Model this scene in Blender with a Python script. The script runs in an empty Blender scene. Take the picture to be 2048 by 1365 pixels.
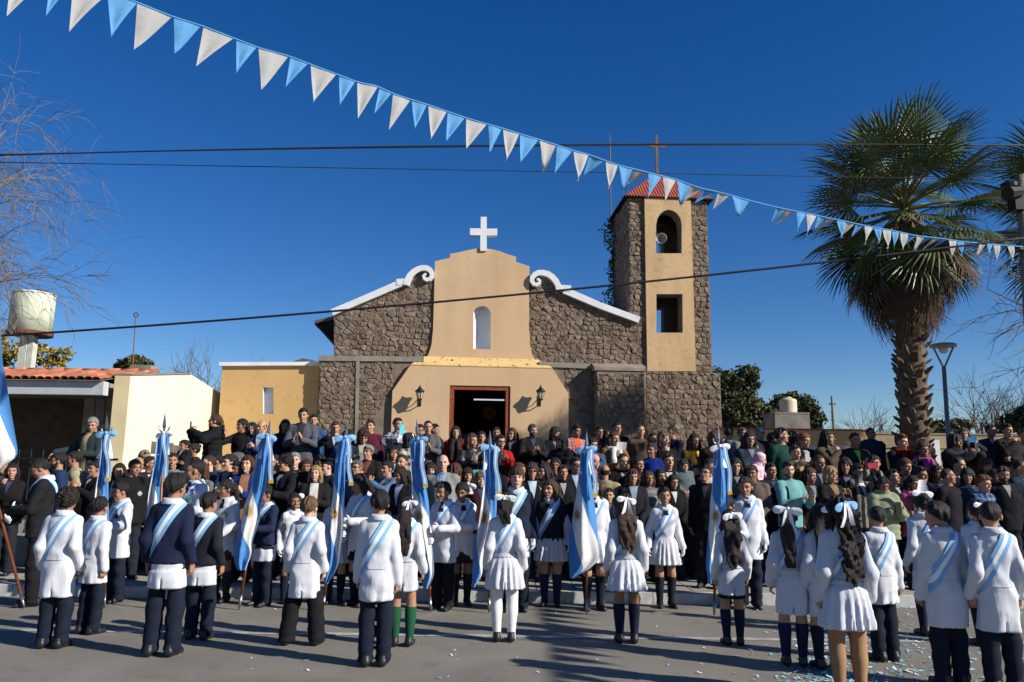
import bpy, math, random, time
import numpy as np
from mathutils import Vector, Matrix
T0 = time.time()
S = bpy.context.scene
COL = S.collection
R = math.radians
rng = random.Random(11)

# ------------------------------------------------------------------ camera, sky, sun, exposure
F_PX, PITCH, ROLL, EYE = 1580.0, R(9.43), R(0.7), 1.6
W_PX, H_PX = 2048.0, 1365.0
_f = Vector((0, math.cos(PITCH), math.sin(PITCH)))
_r0 = Vector((1, 0, 0)); _u0 = Vector((0, -math.sin(PITCH), math.cos(PITCH)))
_r = _r0 * math.cos(ROLL) + _u0 * math.sin(ROLL)
_u = _u0 * math.cos(ROLL) - _r0 * math.sin(ROLL)
cam_data = bpy.data.cameras.new('camera')
cam_data.sensor_width = 36.0
cam_data.lens = 36.0 * F_PX / W_PX
cam_data.clip_start = 0.1; cam_data.clip_end = 6000
cam = bpy.data.objects.new('camera', cam_data); COL.objects.link(cam)
cam.matrix_world = Matrix(((_r.x, _u.x, -_f.x, 0), (_r.y, _u.y, -_f.y, 0), (_r.z, _u.z, -_f.z, EYE), (0, 0, 0, 1)))
S.camera = cam

SUN_EL, SUN_AZ = R(28.5), math.atan2(0.912, -0.42)      # azimuth measured from +Y towards +X
SUN = Vector((math.sin(SUN_AZ) * math.cos(SUN_EL), math.cos(SUN_AZ) * math.cos(SUN_EL), math.sin(SUN_EL)))
world = bpy.data.worlds.new('World'); S.world = world; world.use_nodes = True
nt = world.node_tree; nt.nodes.clear()
sky = nt.nodes.new('ShaderNodeTexSky'); sky.sky_type = 'NISHITA'; sky.sun_disc = False
sky.sun_elevation = SUN_EL; sky.sun_rotation = SUN_AZ
sky.altitude = 900; sky.air_density = 1.0; sky.dust_density = 0.2; sky.ozone_density = 3.5
bg = nt.nodes.new('ShaderNodeBackground'); bg.inputs[1].default_value = 0.075
wo = nt.nodes.new('ShaderNodeOutputWorld')
hs = nt.nodes.new('ShaderNodeHueSaturation'); hs.inputs['Hue'].default_value = .512; hs.inputs['Saturation'].default_value = 1.33
nt.links.new(sky.outputs[0], hs.inputs['Color']); nt.links.new(hs.outputs[0], bg.inputs[0]); nt.links.new(bg.outputs[0], wo.inputs[0])
sl = bpy.data.lights.new('sun', 'SUN'); sl.energy = 5.0; sl.angle = R(0.53); sl.color = (1.0, 0.94, 0.84)
so = bpy.data.objects.new('sun', sl); COL.objects.link(so)
so.rotation_euler = SUN.to_track_quat('Z', 'Y').to_euler(); so.location = (30, -12, 30)
S.view_settings.view_transform = 'Standard'; S.view_settings.look = 'None'
S.view_settings.exposure = 0.5; S.view_settings.gamma = 1.0; S.view_settings.use_curve_mapping = False
try:
    S.cycles.max_bounces = 5; S.cycles.diffuse_bounces = 2; S.cycles.glossy_bounces = 2
    S.cycles.transmission_bounces = 3; S.cycles.transparent_max_bounces = 4
    S.cycles.use_denoising = True
except Exception:
    pass

# ------------------------------------------------------------------ helpers
def ray(px, py):
    return _f * F_PX + _r * (px - W_PX / 2) + _u * (H_PX / 2 - py)
def at(px, py, Y):
    """The point of the place that stands at distance Y along the road axis and shows at this pixel of the photograph."""
    d = ray(px, py); k = Y / d.y
    return Vector((d.x * k, Y, EYE + d.z * k))
def ground_at(px, py, z=0.0):
    d = ray(px, py); k = (z - EYE) / d.z
    return Vector((d.x * k, d.y * k, z))

def tag(o, label=None, cat=None, group=None, kind=None):
    if label: o['label'] = label
    if cat: o['category'] = cat
    if group: o['group'] = group
    if kind: o['kind'] = kind
    return o
def empty(name, loc=(0, 0, 0), rz=0.0):
    o = bpy.data.objects.new(name, None); COL.objects.link(o)
    o.location = loc; o.rotation_euler = (0, 0, rz); o.empty_display_size = 0.1
    return o
def np_mesh(name, V, faces, smooth=True, mats=(), midx=None):
    """V (n,3) array; faces: list of (k,m) int arrays or list of tuples."""
    me = bpy.data.meshes.new(name)
    V = np.asarray(V, dtype=np.float32)
    if isinstance(faces, np.ndarray): faces = [faces]
    if len(faces) and not isinstance(faces[0], np.ndarray):
        me.from_pydata([tuple(v) for v in V.tolist()], [], [tuple(int(i) for i in f) for f in faces])
    else:
        tot = np.concatenate([np.full(len(f), f.shape[1], dtype=np.int32) for f in faces])
        idx = np.concatenate([f.ravel() for f in faces]).astype(np.int32)
        me.vertices.add(len(V)); me.vertices.foreach_set('co', V.ravel())
        me.loops.add(len(idx)); me.loops.foreach_set('vertex_index', idx)
        me.polygons.add(len(tot))
        st = np.zeros(len(tot), dtype=np.int32); st[1:] = np.cumsum(tot)[:-1]
        me.polygons.foreach_set('loop_start', st); me.polygons.foreach_set('loop_total', tot)
        me.update(calc_edges=True)
    for m in mats: me.materials.append(m)
    if midx is not None: me.polygons.foreach_set('material_index', np.asarray(midx, dtype=np.int32))
    if smooth: me.polygons.foreach_set('use_smooth', np.ones(len(me.polygons), dtype=bool))
    me.validate(); me.update()
    return me
def link(name, me, parent=None, mat=None, M=None):
    o = bpy.data.objects.new(name, me); COL.objects.link(o)
    if parent is not None: o.parent = parent
    if M is not None: o.matrix_local = M
    if mat is not None:
        ms = mat if isinstance(mat, (list, tuple)) else [mat]
        for i, m in enumerate(ms):
            if len(o.material_slots) <= i: me.materials.append(None)
            o.material_slots[i].link = 'OBJECT'; o.material_slots[i].material = m
    return o

class MB:
    """Collects boxes, tubes and prisms into ONE mesh."""
    def __init__(s): s.v = []; s.f = []
    def add(s, vs, fs):
        b = len(s.v); s.v += [tuple(v) for v in vs]; s.f += [tuple(i + b for i in f) for f in fs]; return s
    def box(s, c, d, M=None):
        x, y, z = d[0] / 2, d[1] / 2, d[2] / 2
        vs = [Vector((sx * x, sy * y, sz * z)) for sz in (-1, 1) for sx, sy in ((-1, -1), (1, -1), (1, 1), (-1, 1))]
        vs = [((M @ v) if M is not None else v) + Vector(c) for v in vs]
        return s.add(vs, [(3, 2, 1, 0), (4, 5, 6, 7), (0, 1, 5, 4), (1, 2, 6, 5), (2, 3, 7, 6), (3, 0, 4, 7)])
    def tube(s, pts, rad, n=8, cap=True):
        pts = [Vector(p) for p in pts]; m = len(pts)
        rad = rad if isinstance(rad, (list, tuple)) else [rad] * m
        t0 = (pts[1] - pts[0]).normalized()
        a = t0.orthogonal().normalized(); vs = []; fs = []
        for i in range(m):
            t = (pts[min(i + 1, m - 1)] - pts[max(i - 1, 0)])
            t = t.normalized() if t.length > 1e-9 else t0
            a = (a - t * a.dot(t)); a = a.normalized() if a.length > 1e-6 else t.orthogonal().normalized()
            b = t.cross(a)
            for k in range(n):
                q = 2 * math.pi * k / n
                vs.append(pts[i] + (a * math.cos(q) + b * math.sin(q)) * rad[i])
        for i in range(m - 1):
            for k in range(n):
                fs.append((i * n + k, i * n + (k + 1) % n, (i + 1) * n + (k + 1) % n, (i + 1) * n + k))
        if cap: fs += [tuple(range(n - 1, -1, -1)), tuple((m - 1) * n + k for k in range(n))]
        return s.add(vs, fs)
    def lathe(s, prof, n=16, c=(0, 0, 0)):
        vs = []; fs = []; m = len(prof); c = Vector(c)
        for r, z in prof:
            for k in range(n):
                q = 2 * math.pi * k / n; vs.append(c + Vector((r * math.cos(q), r * math.sin(q), z)))
        for i in range(m - 1):
            for k in range(n): fs.append((i * n + k, i * n + (k + 1) % n, (i + 1) * n + (k + 1) % n, (i + 1) * n + k))
        fs += [tuple(range(n - 1, -1, -1)), tuple((m - 1) * n + k for k in range(n))]
        return s.add(vs, fs)
    def prism(s, poly, fmap, w0, w1):
        """poly: list of (u,v), CCW seen from +w; fmap(u,v,w)->point."""
        n = len(poly)
        vs = [fmap(u, v, w0) for u, v in poly] + [fmap(u, v, w1) for u, v in poly]
        fs = [tuple(range(n - 1, -1, -1)), tuple(range(n, 2 * n))]
        fs += [(i, (i + 1) % n, n + (i + 1) % n, n + i) for i in range(n)]
        return s.add(vs, fs)
    def mesh(s, name, smooth=False):
        me = bpy.data.meshes.new(name); me.from_pydata(s.v, [], s.f)
        if smooth: me.polygons.foreach_set('use_smooth', [True] * len(me.polygons))
        me.update(); return me
    def build(s, name, mat, parent=None, smooth=False, M=None):
        me = s.mesh(name, smooth); me.materials.append(mat)
        return link(name, me, parent, None, M)

# ------------------------------------------------------------------ materials
_mc = {}
def nodes(m): return m.node_tree.nodes, m.node_tree.links
def mat(name, col, rough=0.85, var=0.12, scale=6.0, bump=0.0, bscale=60.0, metal=0.0, spec=0.3, col2=None, coords='Object', detail=4.0, sheen=0.0):
    key = (name, tuple(round(c, 4) for c in col), rough, var, scale, bump, bscale, metal)
    if key in _mc: return _mc[key]
    m = bpy.data.materials.new(name); m.use_nodes = True
    n, l = nodes(m); b = n['Principled BSDF']
    b.inputs['Roughness'].default_value = rough; b.inputs['Metallic'].default_value = metal
    b.inputs['Specular IOR Level'].default_value = spec
    if sheen: b.inputs['Sheen Weight'].default_value = sheen
    tc = n.new('ShaderNodeTexCoord')
    nz = n.new('ShaderNodeTexNoise'); nz.inputs['Scale'].default_value = scale; nz.inputs['Detail'].default_value = detail
    l.new(tc.outputs[coords], nz.inputs['Vector'])
    rp = n.new('ShaderNodeValToRGB'); rp.color_ramp.elements[0].position = 0.3; rp.color_ramp.elements[1].position = 0.7
    c2 = col2 or tuple(min(1, c * (1 + var)) for c in col)
    c1 = tuple(c * (1 - var) for c in col) if col2 is None else col
    rp.color_ramp.elements[0].color = (*c1, 1); rp.color_ramp.elements[1].color = (*c2, 1)
    l.new(nz.outputs['Fac'], rp.inputs['Fac']); l.new(rp.outputs['Color'], b.inputs['Base Color'])
    if bump:
        nb = n.new('ShaderNodeTexNoise'); nb.inputs['Scale'].default_value = bscale; nb.inputs['Detail'].default_value = 6
        l.new(tc.outputs[coords], nb.inputs['Vector'])
        bp = n.new('ShaderNodeBump'); bp.inputs['Strength'].default_value = bump; bp.inputs['Distance'].default_value = 0.02
        l.new(nb.outputs['Fac'], bp.inputs['Height']); l.new(bp.outputs['Normal'], b.inputs['Normal'])
    _mc[key] = m
    return m
def cloth(col, name='cloth'):
    return mat(name, col, rough=0.9, var=0.1, scale=9, bump=0.15, bscale=35, spec=0.15)
def striped(c1, c2, freq=20.0, axis=2, axis2=None, name='striped_cloth'):
    key = (name, c1, c2, freq, axis, axis2)
    if key in _mc: return _mc[key]
    m = cloth(c1, name + '_base').copy(); m.name = name
    n, l = nodes(m); b = n['Principled BSDF']
    tc = n.new('ShaderNodeTexCoord'); sp = n.new('ShaderNodeSeparateXYZ'); l.new(tc.outputs['Object'], sp.inputs[0])
    def wave(ax):
        mu = n.new('ShaderNodeMath'); mu.operation = 'MULTIPLY'; mu.inputs[1].default_value = freq * 6.283; l.new(sp.outputs[ax], mu.inputs[0])
        si = n.new('ShaderNodeMath'); si.operation = 'SINE'; l.new(mu.outputs[0], si.inputs[0])
        gt = n.new('ShaderNodeMath'); gt.operation = 'GREATER_THAN'; gt.inputs[1].default_value = 0.15; l.new(si.outputs[0], gt.inputs[0]); return gt
    g = wave(axis); out = g.outputs[0]
    if axis2 is not None:
        g2 = wave(axis2); ad = n.new('ShaderNodeMath'); ad.operation = 'ADD'; l.new(out, ad.inputs[0]); l.new(g2.outputs[0], ad.inputs[1])
        hf = n.new('ShaderNodeMath'); hf.operation = 'MULTIPLY'; hf.inputs[1].default_value = 0.5; l.new(ad.outputs[0], hf.inputs[0]); out = hf.outputs[0]
    mx = n.new('ShaderNodeMix'); mx.data_type = 'RGBA'; mx.inputs[6].default_value = (*c1, 1); mx.inputs[7].default_value = (*c2, 1)
    l.new(out, mx.inputs[0]); l.new(mx.outputs[2], b.inputs['Base Color'])
    _mc[key] = m
    return m
def glow(name, col, strength):
    m = bpy.data.materials.new(name); m.use_nodes = True
    b = m.node_tree.nodes['Principled BSDF']; b.inputs['Base Color'].default_value = (*col, 1)
    b.inputs['Emission Color'].default_value = (*col, 1); b.inputs['Emission Strength'].default_value = strength
    return m
# ------------------------------------------------------------------ implicit-surface modelling for people
class Field:
    def __init__(s, lo, hi, h):
        s.lo = np.array(lo, dtype=np.float64); s.h = h
        n = [int(math.ceil((hi[i] - lo[i]) / h)) + 2 for i in range(3)]
        s.ax = [s.lo[i] + h * np.arange(n[i]) for i in range(3)]
        s.F = np.full(n, 0.12, dtype=np.float32)
    def copy(s):
        c = Field.__new__(Field); c.lo = s.lo; c.h = s.h; c.ax = s.ax; c.F = s.F.copy(); return c
    def _sub(s, lo, hi, m):
        sl = []; g = []
        for i in range(3):
            a = max(0, int((lo[i] - m - s.lo[i]) / s.h)); b = min(len(s.ax[i]), int((hi[i] + m - s.lo[i]) / s.h) + 2)
            if b <= a: return None, None
            sl.append(slice(a, b)); sh = [1, 1, 1]; sh[i] = b - a; g.append(s.ax[i][a:b].reshape(sh).astype(np.float32))
        return tuple(sl), g
    def _uni(s, sl, d, k):
        a = s.F[sl]
        if k > 0:
            h = np.maximum(k - np.abs(a - d), 0) / k
            s.F[sl] = np.minimum(a, d) - h * h * k * 0.25
        else: s.F[sl] = np.minimum(a, d)
    def cone(s, a, b, ra, rb, k=0.02, sy=1.0):
        a = np.array(a, float); b = np.array(b, float); R_ = max(ra, rb)
        sl, g = s._sub(np.minimum(a, b) - R_, np.maximum(a, b) + R_, k + s.h * 2)
        if sl is None: return s
        ba = b - a; L = float(ba @ ba) + 1e-12
        px, py, pz = g[0] - a[0], g[1] - a[1], g[2] - a[2]
        t = np.clip((px * ba[0] + py * ba[1] + pz * ba[2]) / L, 0, 1)
        d = np.sqrt((px - t * ba[0]) ** 2 + ((py - t * ba[1]) / sy) ** 2 + (pz - t * ba[2]) ** 2) - (ra + (rb - ra) * t)
        s._uni(sl, d, k); return s
    def ell(s, c, r, k=0.02, sub=False):
        c = np.array(c, float); r = np.array(r, float)
        sl, g = s._sub(c - r, c + r, k + s.h * 2)
        if sl is None: return s
        q = np.sqrt(((g[0] - c[0]) / r[0]) ** 2 + ((g[1] - c[1]) / r[1]) ** 2 + ((g[2] - c[2]) / r[2]) ** 2)
        d = (q - 1) * float(min(r))
        if sub:
            a = s.F[sl]; d = -d
            h = np.maximum(k - np.abs(a - d), 0) / max(k, 1e-6); s.F[sl] = np.maximum(a, d) + h * h * k * 0.25
        else: s._uni(sl, d, k)
        return s
    def rings(s, zs, rx, ry, cy, k=0.02, p=2.4, warp=None):
        mx, my = max(rx), max(ry) + max(abs(c) for c in cy)
        sl, g = s._sub((-mx * 1.15, -my * 1.15, min(zs)), (mx * 1.15, my * 1.15, max(zs)), k + s.h * 2)
        z = g[2]; X = np.interp(z, zs, rx); Yr = np.interp(z, zs, ry); C = np.interp(z, zs, cy)
        q = (np.abs(g[0] / X) ** p + np.abs((g[1] - C) / Yr) ** p) ** (1 / p)
        d = (q - 1) * np.minimum(X, Yr)
        if warp is not None: d = d + warp(g[0], g[1], g[2])
        d = np.maximum(d, np.maximum(z - max(zs), min(zs) - z))
        s._uni(sl, d.astype(np.float32), k); return s
    def cutz(s, z0, keep_above=True):
        z = s.ax[2].reshape(1, 1, -1).astype(np.float32)
        s.F = np.maximum(s.F, (z0 - z) if keep_above else (z - z0)); return s
    def full(s, fn):
        s.F = (s.F + fn(*[s.ax[i].reshape([-1 if j == i else 1 for j in range(3)]).astype(np.float32) for i in range(3)])).astype(np.float32); return s
    def cut(s, fn):
        s.F = np.maximum(s.F, fn(*[s.ax[i].reshape([-1 if j == i else 1 for j in range(3)]).astype(np.float32) for i in range(3)])).astype(np.float32); return s
    def sample(s, P):
        q = (np.asarray(P) - s.lo) / s.h; n = np.array(s.F.shape)
        q = np.clip(q, 0, n - 1.001); i = q.astype(int); f = q - i; out = 0
        for dx in (0, 1):
            for dy in (0, 1):
                for dz in (0, 1):
                    w = (f[..., 0] if dx else 1 - f[..., 0]) * (f[..., 1] if dy else 1 - f[..., 1]) * (f[..., 2] if dz else 1 - f[..., 2])
                    out = out + w * s.F[i[..., 0] + dx, i[..., 1] + dy, i[..., 2] + dz]
        return out
    def nets(s):
        F = s.F; Sg = F < 0; c = np.zeros(np.array(F.shape) - 1, dtype=np.int8)
        for dx in (0, 1):
            for dy in (0, 1):
                for dz in (0, 1):
                    c += Sg[dx:F.shape[0] - 1 + dx, dy:F.shape[1] - 1 + dy, dz:F.shape[2] - 1 + dz]
        act = (c > 0) & (c < 8); I = np.argwhere(act)
        idx = np.full(act.shape, -1, dtype=np.int64); idx[act] = np.arange(len(I))
        acc = np.zeros((len(I), 3)); cnt = np.zeros(len(I))
        cs = [(x, y, z) for x in (0, 1) for y in (0, 1) for z in (0, 1)]
        for a in cs:
            for ax in range(3):
                if a[ax]: continue
                b = list(a); b[ax] = 1
                f1 = F[I[:, 0] + a[0], I[:, 1] + a[1], I[:, 2] + a[2]]; f2 = F[I[:, 0] + b[0], I[:, 1] + b[1], I[:, 2] + b[2]]
                m = (f1 < 0) != (f2 < 0)
                t = np.zeros(len(I)); t[m] = f1[m] / (f1[m] - f2[m])
                p = np.array(a, float)[None, :].repeat(len(I), 0); p[:, ax] += t
                acc[m] += p[m]; cnt += m
        V = s.lo + s.h * (I + acc / np.maximum(cnt, 1)[:, None])
        Q = []
        offs = [((0, -1, -1), (0, 0, -1), (0, 0, 0), (0, -1, 0)), ((-1, 0, -1), (-1, 0, 0), (0, 0, 0), (0, 0, -1)), ((-1, -1, 0), (0, -1, 0), (0, 0, 0), (-1, 0, 0))]
        for ax in range(3):
            a = [slice(1, -1)] * 3; b = [slice(1, -1)] * 3; a[ax] = slice(0, -1); b[ax] = slice(1, None)
            m = Sg[tuple(a)] != Sg[tuple(b)]
            E = np.argwhere(m); o = np.array([1, 1, 1]); o[ax] = 0; E = E + o
            if not len(E): continue
            st = Sg[E[:, 0], E[:, 1], E[:, 2]]
            q = np.stack([idx[E[:, 0] + d[0], E[:, 1] + d[1], E[:, 2] + d[2]] for d in offs[ax]], 1)
            q[~st] = q[~st][:, ::-1]; Q.append(q)
        return V, np.concatenate(Q)

def wrinkle(seed, amp, sc=1.0, vert=1.0):
    """Cloth relief: soft undulation, sharp creases that come and go, and hanging folds low down."""
    r = np.random.RandomState(seed + 17)
    ws = [(r.normal(0, 1, 3) * np.array([1, 1, 0.5 / vert]) * sc * r.uniform(14, 30), r.uniform(0, 6.28)) for _ in range(3)]
    cr = []
    for i in range(6):
        d = r.normal(0, 1, 3) * np.array([.8, .8, 1.0]); d /= np.linalg.norm(d)
        cr.append((d * sc * r.uniform(26, 52), r.uniform(0, 6.28), r.normal(0, 1, 3) * 11, r.uniform(0, 6.28)))
    def fn(x, y, z):
        o = 0; warp = 1.3 * np.sin(9 * sc * z + ws[0][1]) + 1.0 * np.sin(11 * sc * x + 5 * z) + .8 * np.sin(13 * y + 6 * x)
        for k, ph in ws: o = o + .40 * np.sin(k[0] * x + k[1] * y + k[2] * z + ph + warp)
        for k, ph, m, p2 in cr:
            g = np.maximum(np.sin(m[0] * x + m[1] * y + m[2] * z + p2) - .15, 0)
            o = o + 1.5 * g * (np.abs(np.sin(.5 * (k[0] * x + k[1] * y + k[2] * z) + ph + .8 * warp)) - .55)
        return (amp * .62 * o).astype(np.float32)
    return fn

TYPES = {   # standing height, head height share, torso half widths (hip, waist, chest, shoulder), depth factor, shoulder joint x
    'man':   dict(H=1.72, hh=0.136, w=(.093, .090, .100, .102), dp=.064, sh=.100, neck=.235),
    'woman': dict(H=1.61, hh=0.139, w=(.099, .080, .090, .090), dp=.061, sh=.087, neck=.185),
    'child': dict(H=1.40, hh=0.158, w=(.086, .080, .083, .083), dp=.060, sh=.081, neck=.185, drop=.014),
    'girl':  dict(H=1.40, hh=0.157, w=(.084, .072, .077, .077), dp=.055, sh=.077, neck=.165, drop=.014),
    'tot':   dict(H=1.00, hh=0.185, w=(.110, .108, .106, .104), dp=.075, sh=.105, neck=.17),
}
# wrist target, finger direction, palm normal and finger curl for the person's own LEFT arm (+x); 'R' overrides the mirrored right arm
POSES = {
    'down':   dict(L=((.128, -.020, .498), (.0, -.12, -1), (-1, -.2, 0), .45)),
    'wide':   dict(L=((.150, -.015, .500), (.05, -.10, -1), (-1, -.3, 0), .4)),
    'clap':   dict(L=((.040, -.190, .690), (-.22, -.45, .85), (-1, 0, -.1), .15)),
    'claphi': dict(L=((.045, -.175, .745), (-.22, -.30, .92), (-1, 0, -.1), .12)),
    'side':   dict(L=((.118, -.060, .478), (.0, -.3, -1), (-1, -.2, 0), .5), R=((-.122, .022, .470), (.1, .1, -1), (1, -.2, 0), .4)),
    'fold':   dict(L=((.050, -.130, .560), (-.92, -.25, -.25), (0, 1, -.2), .5)),
    'cross':  dict(L=((-.060, -.118, .665), (-1, .05, .08), (0, 1, -.3), .4), R=((.065, -.135, .640), (1, .1, .1), (0, 1, -.3), .5)),
    'phone':  dict(L=((.050, -.215, .815), (-.35, -.1, .93), (-.5, .8, 0), .75)),
    'phonelow': dict(L=((.050, -.185, .690), (-.5, -.75, .45), (-.2, .5, .8), .7)),
    'phone1': dict(L=((.030, -.120, .600), (-.92, -.25, .0), (0, 1, -.2), .5), R=((-.070, -.215, .815), (.15, -.2, .95), (.5, .8, 0), .8)),
    'high':   dict(L=((.055, -.200, .925), (-.3, -.2, .92), (-.4, .9, 0), .7)),
    'mouth':  dict(L=((-.050, -.115, .640), (-1, .05, .1), (0, 1, -.3), .4), R=((-.020, -.125, .800), (.15, .15, .95), (.3, 1, 0), .5)),
    'point':  dict(L=((.020, -.130, .640), (-.9, -.2, .1), (0, 1, 0), .6), R=((-.300, -.125, .655), (-.8, -.3, -.5), (.2, 0, -1), .3)),
    'flag':   dict(L=((.045, -.185, .640), (-.85, -.45, .1), (-.3, 1, 0), 1.0), R=((-.075, -.170, .540), (.85, -.45, .1), (.3, 1, 0), 1.0)),
    'flagside': dict(L=((.128, -.020, .498), (.0, -.12, -1), (-1, -.2, 0), .4), R=((-.115, -.165, .640), (.3, -.9, .25), (.9, .3, 0), 1.05)),
    'salute': dict(L=((.128, -.020, .498), (.0, -.12, -1), (-1, -.2, 0), .4), R=((-.020, -.130, .700), (.9, -.1, .3), (0, 1, 0), .2)),
    'wave':   dict(L=((.128, -.020, .498), (.0, -.12, -1), (-1, -.2, 0), .4), R=((-.120, -.150, .860), (.0, -.1, 1), (.3, -1, 0), .2)),
    'carry':  dict(L=((.030, -.160, .640), (-.9, -.3, .1), (0, 1, .3), .6), R=((-.010, -.180, .560), (.95, -.2, .1), (0, .6, .8), .6)),
}
def ik(s, w, l1, l2, pole):
    s = np.array(s, float); w = np.array(w, float); v = w - s; d = np.linalg.norm(v)
    m = (l1 + l2) * 0.995
    if d > m: w = s + v * m / d; v = w - s; d = m
    u = v / d; a = (l1 * l1 - l2 * l2 + d * d) / (2 * d); hh = math.sqrt(max(l1 * l1 - a * a, 0))
    p = np.array(pole, float); p = p - u * (p @ u); p = p / (np.linalg.norm(p) + 1e-9)
    return s + u * a + p * hh, w
def skel(tp, pose, stance=.055):
    t = TYPES[tp]; H = t['H']; j = {'H': H, 't': t}
    P = POSES[pose]
    for sd, sg in (('L', 1), ('R', -1)):
        if sd == 'R' and 'R' in P: tgt, fd, pn, cu = P['R']
        else:
            tgt, fd, pn, cu = P['L']
            if sd == 'R': tgt = (-tgt[0], tgt[1], tgt[2] - (.012 if pose in ('fold', 'clap') else 0)); fd = (-fd[0], fd[1], fd[2]); pn = (-pn[0], pn[1], pn[2])
        sh = np.array((sg * t['sh'], .004, .805 - t.get('drop', 0))) * H
        tg = np.array(tgt) * H
        low = tgt[2] < .53 and abs(tgt[0]) > .09
        pole = (sg * .12, .9, -.1) if low else ((sg * 1.0, .15, -.75) if tgt[2] > .78 else (sg * .8, .35, -1.0))
        e, w = ik(sh, tg, .172 * H, .150 * H, pole)
        j['s' + sd] = sh; j['e' + sd] = e; j['w' + sd] = w; j['h' + sd] = (np.array(fd, float), np.array(pn, float), cu)
        j['hip' + sd] = np.array((sg * .5 * t['w'][0], 0, .475)) * H
        j['kn' + sd] = np.array((sg * (.050 + stance) / 2 + sg * .003, -.008, .272)) * H
        j['an' + sd] = np.array((sg * stance, .008, .048)) * H
    return j
def tube_np(pts, rads, n=6):
    """Loft of circles; returns V, Q (no caps: last ring shrinks)."""
    pts = np.asarray(pts, float); m = len(pts); V = []
    t = pts[1] - pts[0]; a = np.cross(t, (0.3, 0.2, 0.9)); a /= np.linalg.norm(a)
    for i in range(m):
        t = pts[min(i + 1, m - 1)] - pts[max(i - 1, 0)]; t = t / (np.linalg.norm(t) + 1e-9)
        a = a - t * (a @ t); a /= np.linalg.norm(a) + 1e-9; b = np.cross(t, a)
        q = np.arange(n) * 2 * math.pi / n
        V.append(pts[i] + rads[i] * (np.cos(q)[:, None] * a + np.sin(q)[:, None] * b))
    V = np.concatenate(V); Q = []
    for i in range(m - 1):
        for k in range(n): Q.append((i * n + k, i * n + (k + 1) % n, (i + 1) * n + (k + 1) % n, (i + 1) * n + k))
    return V, np.array(Q)
def hand_np(side, curl):
    """Palm, four unequal fingers and a thumb; fingers along +Y, palm towards -Z, size of a 1.72 m person."""
    parts = []
    prof = [(-.03, .024, .019), (0, .026, .017), (.03, .036, .015), (.065, .041, .014), (.088, .040, .011), (.095, .034, .006)]
    V = []; n = 10
    for y, rx, rz in prof:
        for k in range(n):
            q = 2 * math.pi * k / n; V.append((rx * math.cos(q), y, rz * math.sin(q)))
    Q = [(i * n + k, (i + 1) * n + k, (i + 1) * n + (k + 1) % n, i * n + (k + 1) % n) for i in range(len(prof) - 1) for k in range(n)]
    parts.append((np.array(V), np.array(Q)))
    tx = -side
    for fx, ln, r in ((.030, .066, .0085), (.010, .078, .009), (-.010, .073, .0088), (-.030, .058, .0078)):
        p = np.array((-tx * fx * -1.0 if False else fx * -tx * -1.0, .076, .0)); pts = [p]; ang = 0.12
        for sg, fr in ((0, .44), (1, .32), (2, .24)):
            ang += curl * (.9 if sg else .75)
            pts.append(pts[-1] + np.array((fx * .06, math.cos(ang), -math.sin(ang))) * ln * fr)
        pts.append(pts[-1] + (pts[-1] - pts[-2]) * .12)
        parts.append(tube_np(pts, [r, r * 1.02, r * .95, r * .8, r * .2]))
    th = [np.array((tx * .022, .015, -.004))]
    for d, l in (((tx * .75, .6, -.25), .04), ((tx * .4, .85, -.3 - curl * .4), .03), ((tx * .15, .9, -.3 - curl * .5), .022)):
        d = np.array(d); th.append(th[-1] + d / np.linalg.norm(d) * l)
    th.append(th[-1] + (th[-1] - th[-2]) * .12)
    parts.append(tube_np(th, [.013, .0125, .0105, .0085, .002]))
    return join(parts)
def join(parts):
    V = []; Q = []; b = 0
    for v, q in parts: V.append(v); Q.append(np.asarray(q) + b); b += len(v)
    return np.concatenate(V), np.concatenate(Q)
def ball_np(c, r, n=8, m=5):
    V = []; Q = []
    for i in range(m + 1):
        th = math.pi * (i / m) * .98 + .01
        for k in range(n):
            q = 2 * math.pi * k / n
            V.append((c[0] + r[0] * math.sin(th) * math.cos(q), c[1] + r[1] * math.sin(th) * math.sin(q), c[2] + r[2] * math.cos(th)))
    for i in range(m):
        for k in range(n): Q.append((i * n + k, (i + 1) * n + k, (i + 1) * n + (k + 1) % n, i * n + (k + 1) % n))
    return np.array(V), np.array(Q)
_cache = {}
def memo(fn):
    def g(*a):
        k = (fn.__name__,) + a
        if k not in _cache: _cache[k] = fn(*a)
        return _cache[k]
    return g
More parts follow.
